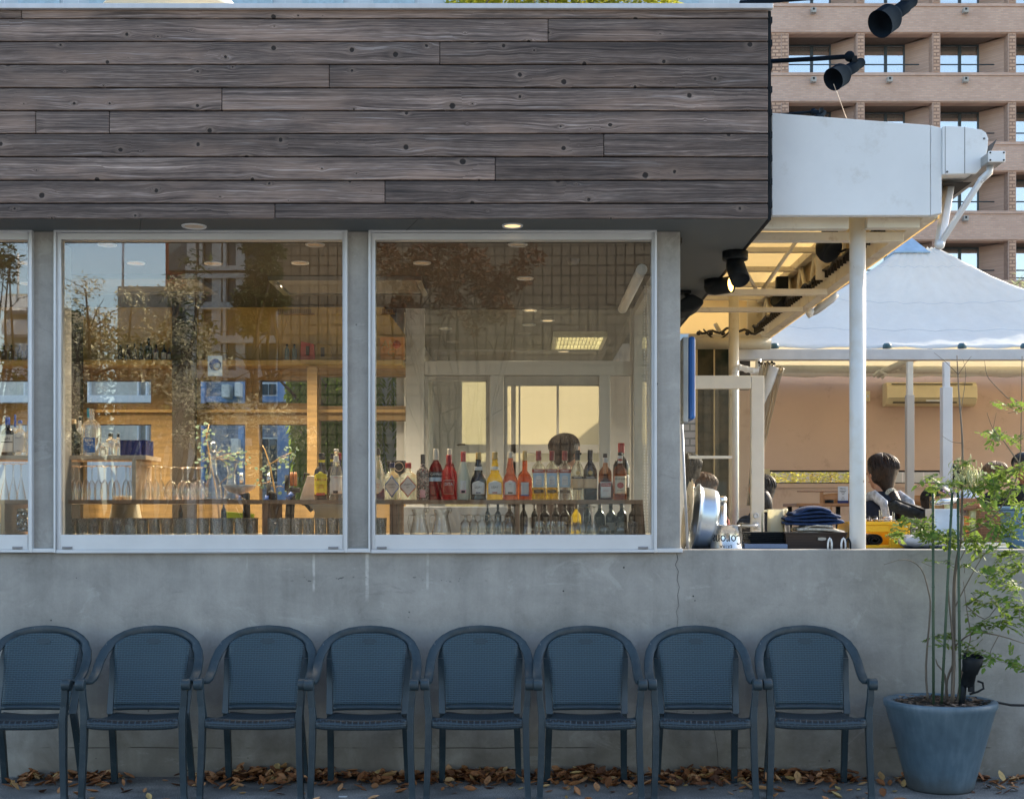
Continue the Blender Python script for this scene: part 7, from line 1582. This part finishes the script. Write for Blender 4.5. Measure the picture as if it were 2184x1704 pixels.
tubep = [cH+Vector((a*.028*1.0,-.003,b*.012)) for a,b in ((-1,0),(-.8,.8),(0,1),(.8,.8),(1,0),(.8,-.8),(0,-1),(-.8,-.8),(-1,0))]
m.tube(tubep,.0025,6); m.build('handle_slot', bm_, t_); q = MB(); q.box(cH.x-.026,cH.x+.026,Yk-.0035,Yk-.001,cH.z-.010,cH.z+.010); 
clo = mat("cream_knit",(.52,.47,.40),.9,var=.18,vs=60,bump=.6,bs=160); q.build('blanket_seen_through_slot', clo, t_, bevel=.004)
def folded(name, px0, px1, py0, py1, Y, D_, layers, mt, label, cat, seed, sag=.2, group=None):
    """cloth laid back and forth; its folded edge faces the camera"""
    r = random.Random(seed); zb_, zt_ = Z_(py1,Y), Z_(py0,Y); h = (zt_-zb_)/layers; xa1, xb1 = X_(px0,Y), X_(px1,Y); pts = []; cxx = (xa1+xb1)/2
    if layers == 1:
        m = MB(); rows_ = []
        for i in range(25):
            u = 2*i/24-1; ring = []
            for j in range(16):
                a = 2*PI*j/16; ring.append((cxx+(xb1-xa1)/2*u, Y+D_/2-D_/2*math.copysign(abs(math.cos(a))**.5,math.cos(a)), (zb_+zt_)/2+(zt_-zb_)/2*math.sin(a)*math.sqrt(max(.01,1-u**4))*(1+sag*.4*math.sin(i*.9+j))))
            rows_.append(ring)
        m.grid(rows_, closed=True); m.face(range(16)); L__ = len(m.v); m.face([L__-1-i for i in range(16)])
        return tag(m.build(name, mt), label, cat, group)
    for k in range(layers):
        f = 1-.42*(k/(layers-1))**1.6; hw = (xb1-xa1)/2*f; o_ = r.uniform(-.006,.006)*(k>0); zc_ = zb_+h*(k+.5); d = 1 if k%2 == 0 else -1; nn_ = 16
        for i in range(nn_+1):
            u = -d+2*d*i/nn_; edge = abs(u)**6
            z = zc_+(-.30 if i < nn_/2 else .30)*h*edge-(k/layers)*h*1.3*abs(u)**3+sag*h*.5*math.sin(u*3+seed+k*.6)
            pts.append((cxx+o_+hw*u, z))
        if k < layers-1:
            zn = zc_+h*.5-(k/layers)*h*1.3; pts.append((cxx+o_+d*(hw+h*.42), zn))
    m = MB(); nD = 6; rows_ = [[(x, Y+D_*j/nD+.004*math.sin(i*.7+j), z-.012*(abs(j/nD-.5)*2)**4) for j in range(nD+1)] for i, (x, z) in enumerate(pts)]
    m.grid(rows_); return tag(m.build(name, mt, recalc=False, solid=h*.72, off=0, subs=1), label, cat, group)
folded('folded_blanket',1697,1800,1112,1140,7.86,.22,3,clo,'cream striped knitted blanket folded in the brown basket','blanket',3)
nv = mat("navy_fleece",(.010,.028,.085),.9,var=.35,vs=25,bump=.5,bs=120)
folded('folded_blanket',1675,1800,1078,1118,7.86,.22,5,nv,'dark navy fleece blanket folded on top of the cream one','blanket',5,sag=.35)
# hooks over the wall edge
for i,(px,w_,mm,lb_) in enumerate(((1770,8,'w','white plastic hook over the wall edge left of the pair'),(1799,9,'w','white plastic hook over the wall edge next to the black one'),(1809,10,'b','small black hook ring against the white post'))):
    Yk = 7.64; m = MB(); w2 = w_*Yk/F/2; zt = Z_(1146+(2 if i else 0),Yk); zb2 = WT+.001; pts = [(px-w_/2,1171),(px-w_/2,1158),(px-w_/4,1150),(px,1147.5),(px+w_/4,1150),(px+w_/2,1158),(px+w_/2,1171)]
    m.tube([P(a,b,Yk) for a,b in pts], .0055 if mm=='w' else .005, 8, sx=2.0); tag(m.build('hook', M['whitep'] if mm=='w' else M['black']), lb_, 'hook', 'hooks on the wall edge')
# yellow crate
Yk = 7.95; x0,x1 = X_(1812,Yk),X_(1941,Yk); z0,z1 = CT_, Z_(1112,Yk); t_ = thing('yellow_crate', ((x0+x1)/2,Yk,CT_), 'bright yellow plastic crate with a black roll in its opening', 'crate')
ym = mat("yellow_plastic",(.78,.42,.015),.4,var=.06); sx0, sx1 = X_(1832,Yk), X_(1896,Yk); sz0, sz1 = z0+.018, Z_(1134,Yk)
m = MB(); m.box(x0,sx0,Yk,Yk+.008,z0,z1-.02); m.box(sx1,x1,Yk,Yk+.008,z0,z1-.02); m.box(sx0,sx1,Yk,Yk+.008,z0,sz0); m.box(sx0,sx1,Yk,Yk+.008,sz1,z1-.02)
m.box(x0,x0+.008,Yk+.0085,Yk+.3,z0,z1-.02); m.box(x1-.008,x1,Yk+.0085,Yk+.3,z0,z1-.02); m.box(x0,x1,Yk+.3,Yk+.308,z0,z1-.02); m.box(x0+.008,x1-.008,Yk+.009,Yk+.299,z0,z0+.005)
m.box(sx1+.006,sx1+.011,Yk-.005,Yk-.0003,z0,z1-.021); m.box(x1-.01,x1-.004,Yk-.005,Yk-.0003,z0,z1-.021); m.build('crate_body', ym, t_, bevel=.0015)
m = MB(); m.box(x0-.008,x1+.004,Yk-.010,Yk+.01,z1-.0195,z1); m.box(x0-.008,x0+.01,Yk+.0105,Yk+.31,z1-.0195,z1); m.box(x1-.01,x1+.004,Yk+.0105,Yk+.31,z1-.0195,z1); m.build('rim', ym, t_, bevel=.002)
m = MB(); rr_ = []; 
for k in range(60):
    a = k*.28; ra_ = .008+.00055*k; rr_.append((a, ra_))
cR = P(1866,1152,Yk+.02); rows_ = [[cR+Vector((1.35*r__*math.cos(a),yy,r__*math.sin(a)*.95)) for a,r__ in rr_] for yy in (0,.2)]; m.grid(rows_); tag(m.build('rolled_mat', mat("black_felt",(.008,.008,.009),.9), recalc=False, solid=.007), 'rolled black felt cloth inside the opening of the yellow crate', 'cloth')
# little glass lids and clips on the crate
for i,(a,b) in enumerate(((1846,1856),(1858,1872),(1882,1902))):
    Yq_ = 8.1; c = P((a+b)/2,1112,Yq_); c.z = z1+.001; w_ = (b-a)*Yq_/F/2; t2 = thing('glass_jar', c, 'small clear jar on the yellow crate, %s' % ('leftmost','middle','rightmost')[i], 'jar', 'small jars on the crate')
    MB().lathe([(0,0),(w_,0),(w_,.02),(0,.02)], c, 16).build('jar_body', clear, t2); MB().lathe([(w_*1.02,.0202),(w_*.9,.028),(0,.03)], c, 16).build('lid', M['black'] if i<2 else steel, t2)
for i,px in enumerate((1878,1906)):
    c = P(px,1100,8.15); m = MB(); m.box(c.x-.012,c.x+.012,c.y,c.y+.02,c.z-.03,c.z-.02); m.box(c.x-.008,c.x-.003,c.y,c.y+.01,c.z-.0195,c.z+.035-(i*.012)); m.box(c.x+.002,c.x+.006,c.y,c.y+.01,c.z-.0195,c.z+.03-(i*.012)); m.box(c.x-.004,c.x+.003,c.y,c.y+.01,z1+.001,c.z-.0305); tag(m.build('steel_clamp', steel, bevel=.001), 'small steel clamp standing on the yellow crate, %s one' % ('taller','shorter')[i], 'clamp', 'steel clamps')
# cushion, foil box, cap etc.
folded('grey_cushion',1930,2012,1140,1168,7.8,.26,1,mat("grey_canvas",(.40,.40,.43),.85,var=.12,vs=10,bump=.3),'grey stitched cushion lying right of the yellow crate','cushion',8,sag=.15)
folded('dark_cushion',1935,2040,1160,1171,7.85,.26,1,mat("dark_navy_canvas",(.03,.05,.09),.8),'dark blue cushion flat under the grey one','cushion',9,sag=.1)
m = MB(); a = P(1990,1060+22,8.1); t_ = thing('white_box', P(2020,1171,8.1), 'white box with a silver roll on top behind the grey cushion', 'box')
MB().pbox(1992,2044,1085,1140,8.12,8.3).build('box_body', mat("bluish_white_plastic",(.58,.66,.76),.4), t_, bevel=.004); m.tube([P(1985,1072,8.1),P(2042,1067,8.1)],.018,12); m.build('silver_roll', steel, t_)
zx = thing('metal_tray', P(2080,1171,7.9), 'shallow steel tray at the right end of the counter', 'tray'); MB().box(X_(2030,7.9),X_(2150,7.9),7.9,8.2,CT_,Z_(1157,7.9)).build('tray_body', steel, zx, bevel=.003); 
t_ = thing('brown_basket', P(2070,1100,8.25), 'brown wicker basket stack behind the potted tree leaves', 'basket'); wk = m_weave("wicker",(.25,.11,.05),.02,.01)
MB().box(X_(2028,8.25),X_(2090,8.25),8.25,8.45,Z_(1078,8.25)-.03,Z_(1062,8.25)).build('basket_body', wk, t_, bevel=.004); MB().box(X_(2090,8.2),X_(2152,8.2),8.2,8.5,CT_,Z_(1080,8.2)).build('basket_lid', wk, t_, bevel=.004)
for i,px in enumerate((2028,2078)): 
    c = P(px,1100,8.3); c.z = CT_; m = MB(); hh = Z_(1076,8.3)-CT_; m.lathe([(0,0),(.03,0),(.032,.01),(.03,hh*.7),(.04,hh),(0,hh*.98)], c, 16, sq=.4); tag(m.build('yellow_jug', mat("pale_yellow_plastic",(.72,.68,.35),.4)), 'pale yellow plastic jug among the leaves, %s one' % ('left','right')[i], 'jug', 'pale yellow jugs')
t_ = thing('blue_tub', P(2175,1140,8.0), 'blue grey plastic tub at the right edge of the counter', 'tub'); c = P(2178,1100,8.0); c.z = CT_; hh = Z_(1080,8.0)-CT_
MB().lathe([(0,0),(.10,0),(.11,.01),(.12,hh*.8),(.13,hh*.85),(.13,hh),(.12,hh),(.1,.02),(0,.02)], c, 28).build('tub_body', mat("steel_blue_plastic",(.14,.25,.36),.4), t_); MB().lathe([(.132,hh*.9),(.138,hh*.95),(.132,hh)], c, 28, ring=True).build('rim', MATS["steel_blue_plastic"], t_)
# round white board with HO..
t_ = thing('round_sign', P(2062,1075,8.35), 'round white sign with purple letters HO half hidden by leaves', 'sign')
MB().lathe([(0,0),(.085,0),(.085,-.008),(0,-.008)], P(2062,1072,8.35), 36, M=tilt('X',PI/2), sy=1).build('board', mat("white_board",(.72,.74,.76),.5), t_)
q = text_mb('HO', 26*8.33/F, P(2062,1085,8.32), sx=.85, bold=0); q.build('lettering', mat("purple_ink",(.35,.12,.22),.6), t_, recalc=False); q = text_mb('NEW', 13*8.33/F, P(2058,1062,8.32), sx=.85); q.build('lettering', mat("blue_ink",(.12,.2,.45),.6), t_, recalc=False)
cb_ = thing('cardboard_box', P(2022,1080,8.4), 'open brown cardboard box left of the round sign', 'box'); MB().box(X_(2003,8.4),X_(2030,8.4),8.4,8.6,CT_,Z_(1058,8.4)).build('box_body', mat("cardboard",(.42,.30,.15),.8), cb_); m = MB(); m.quad(P(2001,1046,8.5),P(2034,1060,8.4),P(2034,1064,8.4),P(2001,1051,8.5)); m.build('flap', MATS["cardboard"], cb_, solid=.002)
# backpack on the counter
t_ = thing('backpack', P(1935,1090,8.5), 'dark grey backpack lying between the woman and the capped head', 'backpack')
m = MB()
for (a,b,rx,rz_) in ((1922,1084,.07,.04),(1945,1090,.08,.045),(1968,1096,.07,.035),(1908,1076,.04,.035),(1985,1100,.05,.03)): m.sphere(P(a,b,8.6),(rx,.09,rz_),14,8,M=tilt('Y',.15))
bg0 = m.build('bag', mat("dark_nylon",(.014,.022,.03),.85,var=.35,vs=20,bump=.6,bs=40), t_); md_ = bg0.modifiers.new('r','REMESH'); md_.mode='VOXEL'; md_.voxel_size=.01
m = MB(); m.tube([P(1898,1070,8.48),P(1910,1064,8.47),P(1928,1072,8.46),P(1950,1080,8.47),P(1970,1088,8.48)],.007,8,sx=.5); m.build('strap', M['black'], t_)
# terrace table, menu stand, chairs
wood = mat("orange_wood",(.36,.17,.07),.5,var=.2,vs=8,stretch=(1,1,.2))
def wtable(x0,x1,Y,py,label,Dp=.7):
    z = Z_(py,Y); t_ = thing('terrace_table', ((x0+x1)/2,Y,.25), label, 'table', 'terrace tables'); MB().box(x0,x1,Y,Y+Dp,z-.03,z).build('tabletop', wood, t_, bevel=.003)
    for a in (x0+.06,x1-.06):
        for b in (Y+.06,Y+Dp-.06): MB().box(a-.02,a+.02,b-.02,b+.02,.25,z-.0305).build('leg', M['black'], t_)
    return z
zt1 = wtable(X_(1699,13.2),X_(1833,13.2),13.2,1073,'wooden topped terrace table left of the white post')
zt2 = wtable(X_(1915,13.4),X_(2090,13.4),13.4,1080,'wooden topped terrace table behind the two inner posts')
t_ = thing('menu_stand', P(1798,1072,13.35), 'white menu card stand with a blue foot on the terrace table', 'menu stand')
m = MB(); m.pbox(1788,1809,1037,1070,13.35,13.37); m.build('card', mat("white_card",(.66,.68,.70),.6), t_); m = MB(); m.pbox(1787,1810,1067.5,1073,13.33,13.349); m.build('foot', ink['navy'], t_)
q = text_mb("LADY TO HER'S", 3.0*13.3/F, P(1798,1042,13.345)) if False else text_mb("MENU", 4.5*13.3/F, P(1798,1042,13.345)); q.build('lettering', ink['black'], t_, recalc=False)
m = MB()
for (py,w_) in ((1047,14),(1050,10),(1054,5),(1061,6),(1065,9)): c = P(1798,py,13.346); m.box(c.x-w_*.0022,c.x+w_*.0022,13.346,13.349,c.z-.002,c.z+.002)
m.build('printed_line', ink['black'], t_)
m = MB(); c = P(1771,1070,13.35); m.lathe([(0,0),(.045,0),(.045,.035),(0,.035)], (c.x,13.4,zt1+.001), 16); tag(m.build('dark_ashtray', M['black']), 'small dark dish on the terrace table beside the menu', 'dish')
def wchair(px, Y, label, py=1047):
    x = X_(px,Y); zt = Z_(py,Y); t_ = thing('wooden_chair', (x,Y,.25), label, 'chair', 'wooden chairs on the terrace')
    m = MB(); rows_ = [[(x-.2+.4*j/10, Y+.03*math.sin(PI*j/10), zt-dz+(.02*math.sin(PI*j/10) if dz==0 else .0)) for j in range(11)] for dz in (0,.10)]; m.grid(rows_); m.build('back_rail', wood, t_, solid=.02)
    MB().box(x-.2,x+.2,Y-.4,Y,.25+.43,.25+.46).build('seat', wood, t_, bevel=.003)
    for s in (-1,1):
        MB().box(x+s*.2-.018,x+s*.2+.018,Y-.018,Y+.018,.25,zt+.03).build('leg', wood, t_); MB().box(x+s*.18-.018,x+s*.18+.018,Y-.39,Y-.355,.25,.25+.429).build('leg', wood, t_)
    MB().box(x-.1,x-.08,Y-.005,Y+.015,.25+.461,zt-.09).build('spindle', wood, t_)
wchair(1790,15.0,'orange wooden chair behind the menu stand',1055); wchair(1960,15.2,'orange wooden chair behind the scorched post',1060)
# cream paper on the wall beside the door
m = MB(); m.pbox(1630,1642,1000,1031,14.9,14.93); lc_ = m.build('wall_lantern', fabric("cream_paper",(.7,.62,.45),.5,(.9,.8,.5))); tag(lc_, 'small cream paper lantern box at the left end of the slit window', 'lantern')
# ================= people (one continuous body each; hair and clothes are children)
skin = mat("skin",(.50,.27,.18),.5,var=.06); skin2 = mat("tanned_skin",(.40,.22,.15),.5,var=.06)
def meta_mesh(name, balls, m_, parent, res=.012, it=6):
    """a continuous skin wrapped round overlapping balls"""
    mb = MB()
    for b in balls: mb.sphere(b[0], b[1], 12, 8)
    o = mb.build(name, m_, parent)
    md = o.modifiers.new("skin", 'REMESH'); md.mode = 'VOXEL'; md.voxel_size = res; md.use_smooth_shade = True
    md = o.modifiers.new("smooth", 'SMOOTH'); md.factor = .5; md.iterations = it
    return o
def chain(a, b, ra, rb, n=None):
    a, b = Vector(a), Vector(b); n = n or max(2, int((b-a).length/(min(ra,rb)*.4))+1)
    return [(a.lerp(b,i/n), ra+(rb-ra)*i/n) for i in range(n+1)]
def person(label, head, Y, hh, face_ang, skinm, shirt, hair, feet_z=.25, seated=False, hairlen='short', cap=None, extra=None, lean=0.0, headtilt=0.0):
    """head: (px, py) of the head centre on the picture; hh head height in metres; face_ang: 0 faces the camera, pi away"""
    hc = P(head[0], head[1], Y); s = hh/.23
    t_ = thing('person', (hc.x, Y, feet_z), label, 'person'); Rz = Matrix.Rotation(face_ang, 3, 'Z')
    def W(x, y, z): return hc+Rz@Vector((x*s, y*s, z*s))      # local: face towards -y
    ch_ = []
    # head ellipsoid, jaw, nose, ears
    hd_ = [(W(0,.0,.02),.088*s),(W(0,.015,.035),.088*s),(W(0,-.012,-.03),.066*s),(W(0,-.03,-.06),.045*s),(W(0,-.092,-.018),.013*s),(W(0,-.088,-.004),.010*s),(W(.078,.01,-.01),.017*s),(W(-.078,.01,-.01),.017*s),(W(0,-.078,-.055),.016*s),(W(.03,-.074,.012),.012*s),(W(-.03,-.074,.012),.012*s)]
    neck = chain(W(0,.02,-.07),W(0,.03,-.16),.048*s,.055*s)
    sh_z = -.22; hip_z = -.72
    torso = chain(W(0,.03,-.22),W(0,.02-lean*.3,-.45),.11*s,.105*s)+chain(W(0,.02-lean*.3,-.45),W(0,.03-lean*.5,hip_z),.105*s,.12*s)
    sh = chain(W(-.15,.03,-.24),W(.15,.03,-.24),.062*s,.062*s)+chain(W(-.09,.03,-.30),W(.09,.03,-.30),.09*s,.09*s)+chain(W(-.07,.03,-.45),W(.07,.03,-.45),.085*s,.085*s)+chain(W(-.08,.03,hip_z),W(.08,.03,hip_z),.095*s,.095*s)
    arms = []; hands = []
    for sg in (-1,1):
        el = W(sg*.21,.02,-.50); wr = W(sg*.16,-.20,-.56)
        arms += chain(W(sg*.175,.03,-.25),el,.052*s,.042*s)+chain(el,wr,.041*s,.028*s)
        pm = W(sg*.14,-.26,-.57); hands += chain(wr,pm,.026*s,.028*s)
        for k in range(4): f0 = W(sg*(.125+.014*k),-.29,-.57); hands += chain(f0,W(sg*(.118+.014*k),-.345-.01*(1.5-abs(k-1.5)),-.60),.009*s,.0075*s)
        hands += chain(W(sg*.115,-.25,-.575),W(sg*.085,-.29,-.59),.010*s,.008*s)
    legs = []
    for sg in (-1,1):
        hp_ = W(sg*.09,.03,hip_z-.02)
        if seated: kn = hp_+Rz@Vector((0,-.40*s,0)); an_ = Vector((kn.x,kn.y,feet_z+.08))
        else: kn = Vector((hp_.x,hp_.y,(hp_.z+feet_z)/2)); an_ = Vector((hp_.x,hp_.y,feet_z+.08))
        legs += chain(hp_,kn,.085*s,.058*s)+chain(kn,an_,.056*s,.036*s)+chain(an_+Vector((0,0,-.03)),an_+Rz@Vector((0,-.14*s,-.045)),.038*s,.032*s)
    meta_mesh('body', hd_+neck+torso+sh+arms+hands+legs, skinm, t_, .008, 4)
    def grow(lst, k): return [(b[0], b[1]*k) for b in lst]
    slv = []
    for sg in (-1,1):
        el = W(sg*.21,.02,-.50); wr = W(sg*.165,-.18,-.555); slv += chain(W(sg*.175,.03,-.25),el,.060*s,.052*s)+chain(el,wr,.050*s,.040*s)
    meta_mesh('shirt', grow([b for b in torso], 1.10)+grow(sh,1.12)+slv+chain(W(0,.035,-.17),W(0,.03,-.2),.062*s,.07*s), shirt, t_, .012)
    meta_mesh('trousers', grow(legs,1.12)+grow(sh[-3:],1.15), mat("dark_trousers",(.03,.035,.05),.8), t_, .016)
    # hair
    hr = [(W(0,.014,.040),.092*s),(W(0,.03,.03),.094*s),(W(.012,.025,.025),.088*s),(W(-.012,.025,.025),.088*s),(W(0,.048,-.02),.066*s),(W(.0,-.012,.055),.076*s)]
    if hairlen != 'short': hr += chain(W(0,.04,-.01),W(0,.07,-.115),.074*s,.030*s)+[(W(.045,.03,-.025),.045*s),(W(-.045,.03,-.025),.045*s)]
    if hairlen == 'short': hr += [(W(.045,.03,-.01),.045*s),(W(-.045,.03,-.01),.045*s)]
    hm = meta_mesh('hair', hr, hair, t_, .008, 5)
    m = MB(); r = random.Random(int(head[0])); c0 = W(0,.016,.035)
    for k in range(120):
        az = r.uniform(-2.15, 2.15); end = (1.75 if hairlen == 'short' else 2.1)+r.uniform(-.15,.12) - (.55 if abs(az) > 1.6 else 0); pts = []; jit = r.uniform(-.002,.009)
        for q in range(8):
            th_ = .12+(end-.12)*q/7; azq = az*(1-.25*(q/7)**2 if hairlen != 'short' else 1)+.05*math.sin(q+k); rr_ = .0985-.016*max(0,(th_-1.5))+jit*math.sin(PI*q/7)
            pts.append(W(rr_*math.sin(th_)*math.sin(azq), .016+rr_*1.04*math.sin(th_)*math.cos(azq), .035+.0945*math.cos(th_)))
        m.tube(pts, [.0035*s*(1-.5*abs(q/7-.4)) for q in range(8)], 5)
    m.build('hair_strand', hair, t_)
    if extra: extra(t_, W, s)
    # eyes and mouth
    m = MB()
    for sg in (-1,1): m.sphere(W(sg*.031,-.083,.003),.010*s,8,6)
    m.build('eye', M['black'], t_)
    m = MB(); m.tube([W(-.022,-.083,-.052),W(0,-.092,-.053),W(.022,-.083,-.052)],.004*s,6); m.build('mouth', mat("lip",(.35,.1,.09),.5), t_)
    return t_
h_brown = m_hair("dark_brown_hair",(.004,.0025,.002),(.030,.013,.007)); h_black = m_hair("black_hair",(.004,.004,.005),(.03,.028,.03)); h_blond = m_hair("light_brown_hair",(.10,.055,.025),(.32,.2,.1))
navy_k = mat("navy_knit",(.008,.012,.025),.9,var=.2,vs=80); grey_f = mat("mottled_grey_strap",(.50,.53,.58),.85,var=.35,vs=30)
def pony(t_, W, s):
    pts = [W(0,.075,-.115),W(-.005,.10,-.135),W(-.01,.125,-.18),W(-.025,.15,-.24),W(-.045,.16,-.30),W(-.06,.16,-.36)]
    m = MB(); m.tube(pts,[.026*s,.036*s,.036*s,.032*s,.022*s,.006*s],12); m.build('ponytail', h_brown, t_)
    m = MB()
    for k in range(14): a = k*2*PI/14; m.sphere(W(.028*math.cos(a),.095+.02*math.sin(a)*.5,-.125+.018*math.sin(a)),(.016*s),8,5)
    m.build('scrunchie', mat("patterned_scrunchie",(.38,.36,.30),.9,var=.6,vs=120), t_)
    m = MB()
    for sg in (-1,1): m.tube([W(sg*.095,-.04,-.15),W(sg*.10,.06,-.14),W(sg*.105,.15,-.19),W(sg*.11,.185,-.30),W(sg*.10,.185,-.42),W(sg*.09,.17,-.5)],[.025*s,.036*s,.036*s,.03*s,.02*s,.01*s],10,sx=.5)
    m.build('backpack_strap', grey_f, t_)
person('woman with a long brown ponytail and scrunchie seen from behind beside the white post', (1878,1010), 8.9, .245, PI+.45, skin, navy_k, h_brown, hairlen='long', extra=pony)
blk = mat("black_jacket",(.012,.014,.018),.8,var=.2)
def bun(t_, W, s):
    m = MB(); m.sphere(W(.05,.10,-.07),(.06*s,.06*s,.10*s),16,10,M=Matrix.Rotation(-.3,3,'Y')); m.build('ponytail', h_black, t_)
person('seated person with a black ponytail right behind the door frame', (1622,1048), 9.9, .235, PI+.5, skin, blk, h_black, seated=True, hairlen='long', extra=bun)
person('man with short dark hair behind the vodka bottles in the bar', (1209,968), 9.1, .25, PI-.9, skin, mat("dark_shirt",(.05,.035,.03),.8), h_brown)
person('person in a grey hooded top with back turned behind the right inner post', (2028,1020), 12.9, .25, PI, skin2, mat("taupe_hoodie",(.34,.29,.27),.9,var=.1), h_black, seated=True)
person('person with light brown hair behind the potted tree leaves', (2125,1018), 11.5, .25, 2.4, skin, blk, h_blond, seated=True)
person('person with black hair and dark top at the right edge of the photo', (2186,1000), 11.0, .25, -.5, skin2, blk, h_black, seated=True)
person('person with black hair seen low through the glass door', (1466,1004), 10.3, .25, PI, skin, blk, h_black, seated=True, hairlen='long')
person('person with curly brown hair seen through the glass door', (1498,1044), 10.8, .25, PI+.6, skin, mat("red_brown_top",(.25,.05,.04),.8), m_hair("curly_brown_hair",(.03,.012,.006),(.13,.06,.03)), seated=True, hairlen='long')
def capx(t_, W, s):
    m = MB(); hc = W(0,.005,.035); m.sphere(hc,(.105*s,.105*s,.095*s),22,12); m.build('cap', M['black'], t_)
    m = MB(); f = W(0,-.10,.03); g_ = W(0,-.19,.01); side = (W(1,0,0)-W(0,0,0)).normalized()
    rows_ = [[f+side*(.075*s*(j/4-1))+(g_-f)*(i/4)*(1-.35*(j/4-1)**2) for j in range(9)] for i in range(5)]; m.grid(rows_); m.build('cap_brim', M['black'], t_, solid=.006)
    m = MB(); r = random.Random(4); 
    for r_ in range(3):
        for k in range(4): 
            d = Vector((.30+.14*k-.1*r_, -.86, .34+.16*r_-.05*k)).normalized(); c = hc+Vector((d.x*.107*s,d.y*.107*s,d.z*.097*s)); m.box(c.x-.008,c.x+.006,c.y-.003,c.y+.001,c.z-.004,c.z+.004,rot=Matrix.Rotation(.5,3,'Y'),piv=c)
    m.build('cap_emblem', mat("pink_blue_patch",(.45,.28,.5),.6,var=.9,vs=60), t_)
person('person in a black cap with a coloured patch, low in front of the grey top', (2003,1078), 9.6, .25, 1.1, skin, blk, h_black, seated=True, extra=capx)
